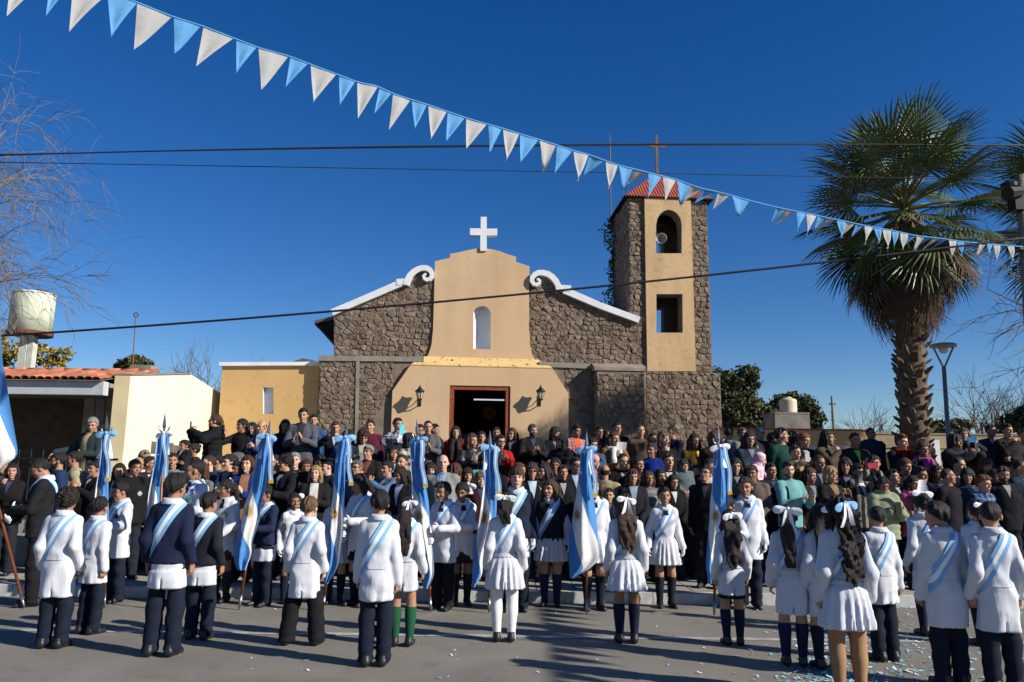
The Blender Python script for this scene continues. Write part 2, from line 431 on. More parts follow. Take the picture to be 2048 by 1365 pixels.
@memo
def head_np(tp, fine):
    """Head and neck, units of head height, origin mid-head, face to -Y. Material 0 skin, 1 lips, 2 eyes and brows, 3 eye white."""
    t = TYPES[tp]; f = Field((-.46, -.6, -1.0), (.46, .56, .62), .034 if fine else .042)
    man = tp == 'man'; kid = tp in ('child', 'girl', 'tot')
    f.ell((0, .045, .12), (.318, .385, .38), .02)
    f.ell((0, -.09, -.17), (.245 if man else (.235 if kid else .225), .255, .315), .10)
    f.ell((0, -.265, -.405), (.10 if man else .075, .09, .085), .08)
    f.ell((0, -.275, .095), (.22, .09, .07), .08)
    f.ell((.15, -.215, -.12), (.10, .11, .10), .06); f.ell((-.15, -.215, -.12), (.10, .11, .10), .06)
    f.cone((0, -.345, .075), (0, -.425, -.095), .03, .058 if man else .05, .05)
    f.ell((.045, -.385, -.115), (.04, .05, .035), .03); f.ell((-.045, -.385, -.115), (.04, .05, .035), .03)
    f.ell((.13, -.395, .03), (.085, .085, .058), .05, True); f.ell((-.13, -.395, .03), (.085, .085, .058), .05, True)
    f.ell((0, -.325, -.25), (.115, .06, .055), .03)
    for s_ in (1, -1): f.ell((s_ * .325, .04, -.03), (.045, .085, .125), .02)
    f.cone((0, .06, -.28), (0, .10, -.95), t['neck'] * .97, t['neck'] * 1.08, .06)
    V, Q = f.nets(); P = [(V, Q)]; mi = [np.zeros(len(Q), int)]
    for s_ in (1, -1):
        v, q = ball_np((s_ * .13, -.326, .026), (.050, .022, .015)); P.append((v, q)); mi.append(np.full(len(q), 3))
        v, q = ball_np((s_ * .127, -.338, .027), (.026, .014, .017), 6, 4); P.append((v, q)); mi.append(np.full(len(q), 2))
        v, q = ball_np((s_ * .13, -.334, .046), (.066, .020, .010), 8, 4); P.append((v, q)); mi.append(np.full(len(q), 2))
        v, q = ball_np((s_ * .14, -.345, .125 if not man else .115), (.085, .03, .017 if man else .012), 8, 4); P.append((v, q)); mi.append(np.full(len(q), 2))
    v, q = ball_np((0, -.378, -.247), (.095, .022, .02), 8, 4); P.append((v, q)); mi.append(np.full(len(q), 1))
    v, q = ball_np((0, -.372, -.285), (.075, .024, .020), 8, 4); P.append((v, q)); mi.append(np.full(len(q), 1))
    V, Q = join(P)
    return V, Q, np.concatenate(mi)
def head_mat(tp, yaw, pitch, roll=0.0):
    t = TYPES[tp]; H = t['H']; hh = t['hh'] * H
    piv = Vector((0, .012 * H, H - hh * .95))
    return Matrix.Translation(piv) @ Matrix.Rotation(yaw, 4, 'Z') @ Matrix.Rotation(pitch, 4, 'X') @ Matrix.Rotation(roll, 4, 'Y') @ Matrix.Translation(-piv) @ Matrix.Translation((0, -.006 * H, H - hh * .5)) @ Matrix.Scale(hh, 4)
def xf(V, M):
    A = np.array(M); return V @ A[:3, :3].T + A[:3, 3]
def legs(f, j, rs, k=.02, lowest=None):
    H = j['H']
    for sd in 'LR':
        f.cone(j['hip' + sd], j['kn' + sd], rs[0] * H, rs[1] * H, k)
        a = j['an' + sd].copy()
        if lowest is not None: a[2] = lowest
        kn = j['kn' + sd]
        if rs[1] < .04:      # bare leg: a calf that swells and narrows
            cf = kn * .68 + a * .32 + np.array((0, .006 * H, 0))
            f.cone(kn, cf, rs[1] * H, rs[1] * 1.0 * H, k); f.cone(cf, a, rs[1] * .98 * H, rs[2] * H, k)
        else: f.cone(kn + np.array((0, .002 * H, 0)), a, rs[1] * H, rs[2] * H, k)
    return f
def box_for(j, pad=.1, zlo=-.02, zhi=None):
    ps = np.array([j[k] for k in j if k not in ('H', 't') and not k.startswith('h')] + [j['hipL'], j['hipR']])
    H = j['H']
    lo = ps.min(0) - pad; hi = ps.max(0) + pad
    lo[0] = min(lo[0], -.2 * H); hi[0] = max(hi[0], .2 * H); lo[1] = min(lo[1], -.15 * H); hi[1] = max(hi[1], .15 * H)
    return (lo[0], lo[1], zlo), (hi[0], hi[1], max(hi[2] + .02, (zhi or .9) * H))
def torso_rings(j, grow, hem, waist_grow=None, flare=0.0, top=.862, neck=.050):
    t = j['t']; H = j['H']; w = t['w']; d = t['dp']; g = grow
    zs = [hem, .50, .56, .615, .68, .74, .785, .81, .83, .845, top]
    rx = [w[0] + flare, w[0] + flare * .35, w[0] * .99, w[1], (w[1] + w[2]) / 2, w[2], w[3] * .96, w[3] * .80, .066, neck + .005, neck]
    ry = [d * 1.05 + flare, d * 1.08 + flare * .35, d * 1.02, d * .96, d * 1.0, d * 1.08, d * .98, d * .86, d * .72, neck, neck]
    cy = [.004, .006, .002, .000, -.002, .000, .004, .008, .010, .012, .010]
    zs = [z - t.get('drop', 0) * min(1, max(0, (z - .68) / .1)) for z in zs]
    if hem >= .5: zs, rx, ry, cy = zs[1:], rx[1:], ry[1:], cy[1:]; zs[0] = hem
    up = lambda i: g * (1.0 if i < len(zs) - 3 else (.45 if i == len(zs) - 3 else 0.0))
    return ([z * H for z in zs], [(a + up(i)) * H for i, a in enumerate(rx)], [(a + up(i)) * H for i, a in enumerate(ry)], [c * H for c in cy])
@memo
def body_mesh(tp, pose, yaw, pitch, stance, fine, glove):
    j = skel(tp, pose, stance); H = j['H']; t = j['t']
    f = Field(*box_for(j, .12), .019 if fine else .024)
    f.rings(*torso_rings(j, -.012, .44, top=.86, neck=.040), k=.0)
    for sd in 'LR':
        f.cone((0, .01 * H, .80 * H), j['s' + sd], .028 * H, .026 * H, .02)
        f.cone(j['s' + sd], j['e' + sd], .025 * H, .020 * H, .01); f.cone(j['e' + sd], j['w' + sd], .020 * H, .016 * H, .005)
    legs(f, j, (.46 * t['w'][0], .035, .024), .012)
    V, Q = f.nets(); P = [(V, Q)]; mi = [np.zeros(len(Q), int)]
    hv, hq, hm = head_np(tp, fine)
    P.append((xf(hv, head_mat(tp, yaw, pitch)), hq)); mi.append(hm)
    for sd, sg in (('L', 1), ('R', -1)):
        fd, pn, cu = j['h' + sd]
        v, q = hand_np(-sg, cu)
        Yv = fd / np.linalg.norm(fd); Zv = -pn; Zv = Zv - Yv * (Zv @ Yv); Zv /= np.linalg.norm(Zv); Xv = np.cross(Yv, Zv)
        v = (v * (H / 1.72) * (1.05 if glove else .96)) @ np.stack([Xv, Yv, Zv]) + j['w' + sd]
        P.append((v, q)); mi.append(np.full(len(q), 4 if glove else 0))
    V, Q = join(P)
    me = np_mesh('person_body', V, Q, True)
    me.polygons.foreach_set('material_index', np.concatenate(mi).astype(np.int32))
    for _ in range(5): me.materials.append(None)
    return me
TOPS = {   # hem (share of height), grow, sleeve radii, flare, wrinkle amp, neck
    'jacket':  dict(hem=.455, grow=.016, sl=(.042, .037, .030), flare=.004, wr=.0080, neck=.052, top=.856),
    'puffer':  dict(hem=.440, grow=.026, sl=(.054, .049, .036), flare=.006, wr=.006, neck=.058, top=.875, quilt=True),
    'sweater': dict(hem=.470, grow=.010, sl=(.041, .035, .028), flare=.000, wr=.0075, neck=.047, top=.856),
    'longcoat': dict(hem=.330, grow=.018, sl=(.046, .040, .032), flare=.020, wr=.0085, neck=.052, top=.868),
    'smock':   dict(hem=.365, grow=.013, sl=(.038, .037, .031), flare=.003, wr=.0095, neck=.050, top=.866, vent=True),
    'smocklong': dict(hem=.315, grow=.014, sl=(.038, .037, .031), flare=.005, wr=.0095, neck=.050, top=.866, vent=True),
    'dress':   dict(hem=.350, grow=.010, sl=(.039, .039, .032), flare=.040, wr=.0060, neck=.047, top=.862, pleat=True, vent=True),
    'jumper':  dict(hem=.500, grow=.017, sl=(.041, .037, .030), flare=.002, wr=.0070, neck=.050, top=.858),
}
@memo
def top_fields(tp, pose, style, seed, h):
    j = skel(tp, pose); H = j['H']; st = TOPS[style]
    f = Field(*box_for(j, .12, zlo=st['hem'] * H - .04), h)
    pl = None
    if st.get('pleat'):
        def pl(x, y, z):
            th = np.arctan2(y, x); b = np.clip((.60 * H - z) / (.2 * H), 0, 1)
            return (np.cos(15 * th + 1.2 * np.sin(3 * th)) * .014 * b - .010 * H * np.exp(-((z - .585 * H) / (.03 * H)) ** 2) * -1.0).astype(np.float32)
    elif st['hem'] < .45:
        ph = seed * 1.7
        def pl(x, y, z):
            th = np.arctan2(y, x); b = np.clip((.55 * H - z) / (.2 * H), 0, 1)
            return (np.cos(7 * th + 1.5 * np.sin(2 * th + ph) + ph) * .005 * b).astype(np.float32)
    f.rings(*torso_rings(j, st['grow'], st['hem'], flare=st['flare'], top=st['top'], neck=st['neck']), k=.0, warp=pl)
    for sd in 'LR': f.cone((np.sign(j['s' + sd][0]) * .035 * H, .012 * H, (.822 - j['t'].get('drop', 0)) * H), j['s' + sd] * np.array((1, 1, .995)), .038 * H, st['sl'][0] * H, .03)
    tor = f.copy()
    a, b, c = st['sl']
    for sd in 'LR':
        f.cone(j['s' + sd], j['e' + sd], a * H, b * H, .022); f.cone(j['e' + sd], j['w' + sd], b * H, c * H, .018)
    w = wrinkle(seed, st['wr'], 1.0)
    def quilt(x, y, z): return (-.010 * np.abs(np.sin(z * 3.1416 / .085))).astype(np.float32)
    for g in (f, tor):
        g.full(w)
        if st.get('quilt'): g.full(quilt)
        if st.get('vent'):
            def vent(x, y, z):
                wd = np.clip((st['hem'] + .12 - z / H) * .05, -.02, .012)
                return np.where((y > .02), np.where(z < (st['hem'] + .10) * H, wd - np.abs(x - .004), -1.0), -1.0).astype(np.float32)
            g.cut(vent)
        g.cutz(st['hem'] * H)
    return f, tor, j
@memo
def top_mesh(tp, pose, style, seed, h, below=0):
    f, tor, j = top_fields(tp, pose, style, seed, h)
    if below:
        f = tor.copy(); f.cutz(.52 * j['H'], False); f.full(lambda x, y, z: (0 * x + 0 * y + .012 * (z > .47 * j['H'])).astype(np.float32))
    V, Q = f.nets()
    return np_mesh(style, V, Q, True)
@memo
def bottom_mesh(tp, style, stance, h):
    j = skel(tp, 'down', stance); H = j['H']
    f = Field((-.2 * H, -.17 * H, .0), (.2 * H, .17 * H, .64 * H), h)
    if style == 'skirt':
        f.rings([.34 * H, .45 * H, .55 * H, .60 * H], [.100 * H, .086 * H, .070 * H, .060 * H], [.080 * H, .060 * H, .045 * H, .04 * H], [0] * 4, k=0,
                warp=lambda x, y, z: (np.cos(18 * np.arctan2(y, x)) * .004 * np.clip((.56 * H - z) / (.2 * H), 0, 1)).astype(np.float32))
    else:
        w = j['t']['w']
        f.rings([.44 * H, .48 * H, .52 * H, .56 * H], [w[0] * .97 * H, w[0] * .98 * H, w[0] * .90 * H, w[0] * .8 * H], [.064 * H, .068 * H, .060 * H, .050 * H], [0, .004, 0, 0], k=0)
        rs = {'trousers': (.056, .0485, .044), 'wide': (.060, .056, .058), 'slim': (.053, .043, .033)}[style]
        legs(f, j, (rs[0] * min(1, w[0] / .099) ** 2, rs[1], rs[2]), .022, lowest=.035 * H)
        def crease(x, y, z):
            low = np.clip((.16 * H - z) / (.12 * H), 0, 1)
            return (.0055 * np.sin(z * 75 + 9 * x + 4 * y) * low + .004 * np.sin(z * 42 + 22 * x) * (1 - low)).astype(np.float32)
        f.full(crease); f.full(wrinkle(5 + int(stance * 1000), .0035)); f.cutz(.022 * H)
    V, Q = f.nets()
    return np_mesh(style, V, Q, True)
@memo
def shoe_mesh():
    f = Field((-.07, -.24, -.01), (.07, .1, .15), .011)
    f.cone((0, .035, .05), (0, -.09, .036), .042, .036, .0); f.cone((0, -.09, .036), (0, -.165, .028), .038, .031, .02)
    f.cone((0, .03, .05), (0, .02, .12), .040, .042, .02)
    f.full(lambda x, y, z: (0 * x + 0 * y - .004 * (z < .022)).astype(np.float32)); f.cutz(.001); f.cutz(.115, False)
    V, Q = f.nets(); return np_mesh('shoe', V, Q, True)
@memo
def sock_mesh(tp, kind, stance):
    """One stocking on the left leg: kind 'knee' or 'tights' or 'ankle'."""
    j = skel(tp, 'down', stance); H = j['H']; kn, an, hp = j['knL'], j['anL'], j['hipL']
    cf = kn * .68 + an * .32 + np.array((0, .006 * H, 0))
    an2 = an.copy(); an2[2] = .02 * H
    up = kn * .93 + an * .07
    pts = [up, up * .7 + cf * .3, cf, cf * .6 + an * .4, an * .85 + cf * .15, an, an2]
    rr = [.0395, .041, .0395, .034, .028, .0275, .029]
    if kind == 'tights': pts = [hp, hp * .5 + kn * .5, kn] + pts[2:]; rr = [.058, .049, .0405] + rr[2:]; rr[3] = .0415
    if kind == 'ankle': pts = pts[3:]; rr = [r + .002 for r in rr[3:]]
    P = []; R_ = []
    for i in range(len(pts) - 1):
        for s_ in (0, .5): P.append(pts[i] * (1 - s_) + pts[i + 1] * s_); R_.append(H * (rr[i] * (1 - s_) + rr[i + 1] * s_))
    P.append(pts[-1]); R_.append(H * rr[-1])
    V, Q = tube_np(P, R_, 12)
    return np_mesh('sock', V, Q, True)
@memo
def hair_mesh(style, seed):
    """Hair in head units."""
    f = Field((-.75, -.75, -3.0 if style in ('long', 'longer', 'wavy', 'mane', 'tail', 'curlylong') else -1.1), (.75, .95, .95), .044)
    c = (0, .05, .13); r = np.random.RandomState(seed)
    pad = {'short': .045, 'crop': .022, 'curly': .10, 'bob': .085, 'afro': .12, 'ring': .02}.get(style, .055)
    f.ell(c, (.318 + pad, .385 + pad, .38 + pad), .0)
    fy = {'crop': .33, 'short': .29, 'fringe': .14, 'bob': .17, 'curly': .24}.get(style, .27)
    bk = {'crop': -.19, 'short': -.25}.get(style, -.38)
    sl = (fy - bk) / .74
    def hairline(x, y, z):
        line = fy - sl * (y + .37) + .10 * (np.abs(x) / .33) ** 2 * (y < -.12) * (1 if style in ('short', 'crop') else -.6)
        return (line - z).astype(np.float32)
    if style == 'ring':
        f.cut(lambda x, y, z: np.maximum((.02 - .62 * (y + .1) - z) * 1.0, z - .16 + .0 * x + .5 * (y < -.12)).astype(np.float32))
    else: f.cut(hairline)
    if style in ('fringe',):
        f.cut(lambda x, y, z: (-1 + 0 * (x + y + z)).astype(np.float32))
    if style in ('short', 'fringe'):      # a raised front lock
        for _ in range(3):
            x0 = r.uniform(-.2, .2); f.cone((x0, -.12, .43), (x0 + r.uniform(-.12, .12), -.33, .34 if style == 'short' else .22), .09, .05, .08)
    if style in ('long', 'longer', 'wavy', 'mane', 'curlylong'):
        L = {'long': -1.15, 'longer': -2.0, 'wavy': -1.2, 'mane': -2.35, 'curlylong': -2.3}[style]
        wv = .05 if style in ('wavy', 'mane', 'curlylong') else .015
        for i, x0 in enumerate(np.linspace(-.27, .27, 7)):
            L2 = L * r.uniform(.85, 1.03) * (1 if abs(x0) < .2 else .9); p = np.array((x0 * .8, .30 - abs(x0) * .25, .2)); n = 8
            for q in range(n):
                a = (q + 1) / n; z = .2 + (L2 - .2) * a
                y = .34 + .22 * min(1, a * 2.2) - abs(x0) * .18 + (.04 if a > .4 else 0)
                np_ = np.array((x0 * (1 + .15 * math.sin(a * 3)) + wv * math.sin(q * 1.7 + i * 1.3), y + wv * math.cos(q * 1.9 + i), z))
                f.cone(p, np_, .125 * (1 - .5 * max(0, a - .4)), .125 * (1 - .55 * max(0, a - .35)), .03); p = np_
        Ls = max(L * .55, -1.15)
        for s_ in (1, -1):
            for x0, y0 in ((.34, -.06), (.33, .1)):
                p = np.array((s_ * x0 * .9, y0, .16)); n = 5
                for q in range(n):
                    a = (q + 1) / n; np_ = np.array((s_ * (x0 + .03 * math.sin(a * 3.1)) + wv * math.sin(q * 2 + y0 * 9), y0 + .02 - .06 * a, .16 + (Ls - .16) * a))
                    f.cone(p, np_, .095, .085 * (1 - .4 * a), .03); p = np_
    if style == 'bob':
        for s_ in (1, -1):
            for x0, y0 in ((.35, -.1), (.35, .06), (.30, .2)): f.cone((s_ * x0 * .92, y0, .15), (s_ * x0, y0, -.42), .10, .10, .04)
        f.cone((-.15, .34, .1), (-.16, .34, -.42), .13, .12, .05); f.cone((.15, .34, .1), (.16, .34, -.42), .13, .12, .05)
    if style in ('tail', 'pony'):
        L = -1.9 if style == 'tail' else -.75
        p = np.array((0, .40, .26)); f.ell((0, .44, .28), (.11, .1, .1), .05); n = 8
        for q in range(n):
            a = (q + 1) / n; np_ = np.array((.05 * math.sin(a * 4 + seed), .46 + .16 * math.sin(min(1, a * 1.6) * 1.57) - .02, .26 + (L - .26) * a))
            w = .10 + .10 * math.sin(min(1, a * 1.15) * 3.0); sh_ = np.array((.10 * min(1, a * 3), 0, 0)); f.cone(p - sh_, np_ - sh_, w if q else .1, w, .04, .8); f.cone(p + sh_, np_ + sh_, w if q else .1, w, .04, .8); p = np_
    if style == 'bun': f.ell((0, .42, .32), (.16, .15, .15), .03)
    amp = {'curly': .05, 'afro': .05, 'curlylong': .045, 'crop': .006, 'ring': .008}.get(style, .020)
    fr = {'curly': 2.6, 'afro': 3.0, 'curlylong': 1.5}.get(style, 1.0)
    k = [(r.uniform(12, 34), r.uniform(0, 6.28)) for _ in range(4)]
    def strands(x, y, z):
        th = np.arctan2(x, y + .0 * z + .001); o = 0
        for a, ph in k: o = o + np.sin(a * .55 * th + ph + 2.2 * fr * np.sin(5 * z * fr + ph) + fr * 6 * (fr > 1) * z)
        return (amp * .5 * o).astype(np.float32)
    f.full(strands)
    if style not in ('ring',):   # the face stays free
        def face(x, y, z):
            e = .27 - .33 * np.clip(z - .1, -1, .4)
            return np.where((y < -.10) & (z < fy - .02), (e - np.abs(x)), -1.0).astype(np.float32)
        f.cut(face)
    V, Q = f.nets(); return np_mesh('hair', V, Q, True)
def ray_patch(tor, C, D, off, nmax=.42):
    """March outwards from C along D through the torso field to its skin."""
    ts = np.arange(.0, nmax, .008); P = C[..., None, :] + D[..., None, :] * ts[:, None]
    v = tor.sample(P); out = v > 0
    i = np.where(out.any(-1), out.argmax(-1), len(ts) - 1); i = np.maximum(i, 1)
    v1 = np.take_along_axis(v, i[..., None], -1)[..., 0]; v0 = np.take_along_axis(v, i[..., None] - 1, -1)[..., 0]
    t = ts[i] - .008 * v1 / np.maximum(v1 - v0, 1e-6)
    return C + D * (np.clip(t, 0, nmax)[..., None] + off)
def grid_faces(n, m, wrap=False):
    return np.array([(i * m + k, i * m + k + 1, ((i + 1) % n) * m + k + 1, ((i + 1) % n) * m + k) for i in range(n if wrap else n - 1) for k in range(m - 1)])
@memo
def sash_mesh(tp, pose, style, seed, h, shoulder):
    """Three-stripe band over one shoulder ('L' or 'R') and round the opposite hip."""
    f, tor, j = top_fields(tp, pose, style, seed, h); H = j['H']; sg = 1 if shoulder == 'L' else -1
    Sh = np.array((sg * .060, .010, .838)) * H; Hp = np.array((-sg * .105, .0, .555)) * H
    C = (Sh + Hp) / 2; e1 = (Sh - Hp) / np.linalg.norm(Sh - Hp); e2 = np.array((0, 1., 0)); n = np.cross(e1, e2)
    N = 56; ws = np.array((-.031, -.0106, -.0104, .0104, .0106, .031)) * H
    th = np.arange(N) * 2 * math.pi / N
    D = np.cos(th)[:, None] * e1 + np.sin(th)[:, None] * e2
    Cg = C + ws[None, :, None] * n + 0 * D[:, None, :]; Dg = np.repeat(D[:, None, :], 6, 1)
    V = ray_patch(tor, Cg, Dg, .008)
    for _ in range(2): V = .5 * V + .25 * (np.roll(V, 1, 0) + np.roll(V, -1, 0))
    V += Dg * .005
    Fc = grid_faces(N, 6, True)
    if sg < 0 or True:
        c = V.reshape(-1, 3); a = c[Fc[:, 1]] - c[Fc[:, 0]]; b = c[Fc[:, 3]] - c[Fc[:, 0]]
        if (np.einsum('ij,ij->i', np.cross(a, b), c[Fc[:, 0]] - C).mean()) < 0: Fc = Fc[:, ::-1]
    me = np_mesh('sash', V.reshape(-1, 3), Fc, True)
    mi = np.tile(np.array([0, 0, 1, 0, 0]), N)
    me.materials.append(None); me.materials.append(None); me.polygons.foreach_set('material_index', mi.astype(np.int32))
    return me
@memo
def patch_mesh(tp, pose, style, seed, h, kind):
    """Thin pieces lying on the garment: shirt front, tie, belt, badge, scarf ends, zip."""
    f, tor, j = top_fields(tp, pose, style, seed, h); H = j['H']
    def front(xz, nx, nz, side=-1, off=.007):
        x0, x1 = xz(np.linspace(0, 1, nz)[:, None]); z = xz.z0 + (xz.z1 - xz.z0) * np.linspace(0, 1, nz)[:, None] + 0 * np.linspace(0, 1, nx)[None, :]
        x = x0 + (x1 - x0) * np.linspace(0, 1, nx)[None, :]
        C = np.stack([x * H, np.zeros_like(x) + .008 * H, z * H], -1); D = np.zeros_like(C); D[..., 1] = side
        V = ray_patch(tor, C, D, off); Fc = grid_faces(nz, nx)
        return V.reshape(-1, 3), (Fc if side > 0 else Fc[:, ::-1]) if xz.z1 > xz.z0 else (Fc[:, ::-1] if side > 0 else Fc)
    class XZ:
        def __init__(s, fn, z0, z1): s.fn, s.z0, s.z1 = fn, z0, z1
        def __call__(s, t): return s.fn(t)
    if kind == 'shirt': V, Q = front(XZ(lambda t: (-.040 * (1 - t), .040 * (1 - t)), .848, .66), 7, 12)
    elif kind == 'open': V, Q = front(XZ(lambda t: (-.036 - 0 * t, .036 + 0 * t), .848, TOPS[style]['hem'] + .03), 7, 18)
    elif kind == 'vneck': V, Q = front(XZ(lambda t: (-.030 * (1 - t), .030 * (1 - t)), .838, .73), 7, 9)
    elif kind == 'tie': V, Q = front(XZ(lambda t: (-.010 - .012 * t, .010 + .012 * t), .842, .66), 4, 10, -1, .012)
    elif kind == 'shorttie': V, Q = front(XZ(lambda t: (-.013 - .010 * t, .013 + .010 * t), .842, .765), 4, 6, -1, .012)
    elif kind == 'halfbelt': V, Q = front(XZ(lambda t: (-.052 - 0 * t, .052 + 0 * t), .552, .572), 12, 4, 1, .006)
    elif kind == 'badge': V, Q = front(XZ(lambda t: (.045 - .022 * np.sin(t * 3.14), .045 + .022 * np.sin(t * 3.14)), .735, .69), 5, 7, -1, .012)
    elif kind == 'stripes': V, Q = front(XZ(lambda t: (-.1 - 0 * t, -.07 - 0 * t), .8, .66), 4, 8)
    elif kind == 'belt':
        N = 30; th = np.arange(N) * 2 * math.pi / N; D = np.stack([np.cos(th), np.sin(th), 0 * th], -1)
        zz = np.array((.568, .592)) * H
        C = np.zeros((N, 2, 3)); C[..., 2] = zz; V = ray_patch(tor, C, np.repeat(D[:, None], 2, 1), .010).reshape(-1, 3); Q = grid_faces(N, 2, True)
        Q = Q[:, ::-1]
    me = np_mesh(kind, V, Q, True)
    return me
@memo
def scarf_mesh(tp, long):
    H = TYPES[tp]['H']; f = Field((-.17 * H, -.2 * H, .48 * H), (.17 * H, .14 * H, .92 * H), .014)
    n = 14
    for i in range(n):
        a0, a1 = 2 * math.pi * i / n, 2 * math.pi * (i + 1) / n
        g = lambda a: (np.array((.058 * math.sin(a), .008 + .052 * math.cos(a), .848 + .012 * math.cos(a))) * H)
        f.cone(g(a0), g(a1), .024 * H, .024 * H, .01)
    for sx, zb in ((.03, .60 if long else .74), (-.028, .64 if long else .76)):
        f.cone((sx * H, -.075 * H, .83 * H), (sx * 1.3 * H, -.108 * H, .74 * H), .026 * H, .026 * H, .02)
        f.cone((sx * 1.3 * H, -.108 * H, .74 * H), (sx * 1.5 * H, -.105 * H, zb * H), .026 * H, .028 * H, .02)
    f.full(wrinkle(3, .006, 1.6)); V, Q = f.nets(); return np_mesh('scarf', V, Q, True)
@memo
def collar_mesh(tp, size):
    H = TYPES[tp]['H']; n = 24; V = []
    prof = ((.043, .866), (.046, .878), (.053, .868), (.064, .846), (.061, .842))
    for i in range(n):
        a = 2 * math.pi * i / n; s, c = math.sin(a), math.cos(a); fr = max(0, -c)
        gap = .012 if abs(i - n // 2) < 1 else 0
        for r_, z in prof:
            k = (r_ + .002) * (1 + (size - 1) * (r_ > .06)); z -= TYPES[tp].get('drop', 0) * .9; V.append((s * k * 1.0 * H, (.010 + c * k * .92) * H, (z - .012 * fr - (.01 * fr if r_ > .06 else 0) - gap) * H))
    m = len(prof); Q = [(i * m + k, ((i + 1) % n) * m + k, ((i + 1) % n) * m + k + 1, i * m + k + 1) for i in range(n) for k in range(m - 1)]
    return np_mesh('collar', np.array(V), np.array(Q)[:, ::-1], True)
def ribbon_np(pts, width, wdir, thick=0.0):
    pts = np.asarray(pts, float); wdir = np.asarray(wdir, float); wd = wdir / np.linalg.norm(wdir)
    w = np.asarray(width)[:, None] * np.ones((len(pts), 1)) if np.ndim(width) else np.full((len(pts), 1), width)
    V = np.stack([pts - wd * w / 2, pts, pts + wd * w / 2], 1).reshape(-1, 3)
    return V, grid_faces(len(pts), 3)
@memo
def bow_mesh(size, tails, seed):
    """A tied ribbon bow, knot at the origin, seen along Y; two loops and two tails (tail strips are material 1)."""
    r = np.random.RandomState(seed); P = []; mi = []
    for s_ in (1, -1):
        a = np.linspace(0, 2 * math.pi, 17); L = size * r.uniform(1.0, 1.25); tilt = r.uniform(-.55, .1)
        lx = L * (1 - np.cos(a)) / 2; lz = L * .26 * np.sin(a) * (1 - .45 * np.cos(a))
        pts = np.stack([s_ * (lx * math.cos(tilt) - lz * math.sin(tilt)), .1 * L * np.sin(a * .5), lx * math.sin(tilt) + lz * math.cos(tilt)], 1)
        ce = pts.mean(0); a = a[:-1]; pts = pts[:-1]
        for sd in (1, -1):       # two puffed leaves of cloth make each loop
            ks = (1, .75, .4, .01); v = np.concatenate([ce + k * (pts - ce) + np.array((0, sd * size * .09 * (1 - k * k), 0)) + (np.sin(a * 3 + seed) * k * size * .035)[:, None] * np.array((0, 1, 0)) for k in ks])
            q = [(r_ * 16 + i, r_ * 16 + (i + 1) % 16, (r_ + 1) * 16 + (i + 1) % 16, (r_ + 1) * 16 + i) for r_ in range(3) for i in range(16)]
            P.append((v, np.array(q))); mi.append(np.zeros(len(q)))
        t = np.linspace(0, 1, 9); tl = tails * r.uniform(.85, 1.1)
        pts = np.stack([s_ * (.06 * size + t * tl * .22 + .02 * size * np.sin(t * 8)), .10 * size + .10 * tl * np.sin(t * 3), -t * tl], 1)
        v, q = ribbon_np(pts, size * (.22 + .2 * t), (1, .35 * s_, 0)); P.append((v, q)); mi.append(np.ones(len(q)))
    v, q = ball_np((0, 0, 0), (size * .16, size * .15, size * .17)); P.append((v, q)); mi.append(np.zeros(len(q)))
    V, Q = join(P); me = np_mesh('bow', V, Q, True)
    me.materials.append(None); me.materials.append(None); me.polygons.foreach_set('material_index', np.concatenate(mi).astype(np.int32))
    return me
@memo
def cap_mesh(kind):
    mb = MB()
    if kind == 'cap':
        f = Field((-.5, -.95, -.05), (.5, .6, .65), .045); f.ell((0, .05, .13), (.37, .44, .43), 0); f.cutz(.13)
        f.ell((0, -.50, .16), (.27, .28, .035), .02); V, Q = f.nets(); return np_mesh('cap', V, Q, True)
    if kind == 'officer':
        f = Field((-.7, -.8, .0), (.7, .8, .8), .05); f.rings([.2, .34, .36, .52, .56], [.36, .36, .40, .58, .50], [.43, .43, .46, .60, .54], [.03, .03, .03, -.02, -.02], 0)
        f.ell((0, -.45, .2), (.3, .2, .04), .02); V, Q = f.nets(); return np_mesh('cap', V, Q, True)
    if kind == 'hood':
        f = Field((-.7, -.6, -1.1), (.7, .8, .8), .05); f.ell((0, .08, .1), (.44, .5, .5), 0); f.cone((0, .2, -.2), (0, .15, -.75), .42, .5, .1)
        f.ell((0, -.42, -.02), (.28, .5, .40), .04, True); V, Q = f.nets(); return np_mesh('hood', V, Q, True)
    if kind == 'beanie':
        f = Field((-.5, -.6, .0), (.5, .6, .75), .045); f.ell((0, .05, .16), (.38, .45, .46), 0); f.cutz(.14); V, Q = f.nets(); return np_mesh('hat', V, Q, True)
@memo
def glasses_mesh(dark):
    mb = MB()
    for s_ in (1, -1):
        if dark: mb.add(*[ball_np((s_ * .135, -.40, .025), (.105, .02, .075), 10, 5)[0].tolist(), ball_np((0, 0, 0), (1, 1, 1), 10, 5)[1].tolist()])
        else:
            pts = [(s_ * .135 + .10 * math.cos(a), -.405, .02 + .07 * math.sin(a)) for a in np.linspace(0, 6.283, 13)]; mb.tube(pts, .013, 4, False)
        mb.tube([(s_ * .235, -.39, .04), (s_ * .335, -.2, .05), (s_ * .345, .04, .03)], .014, 4)
    mb.tube([(-.035, -.415, .035), (.035, -.415, .035)], .014, 4)
    return mb.mesh('glasses', True)
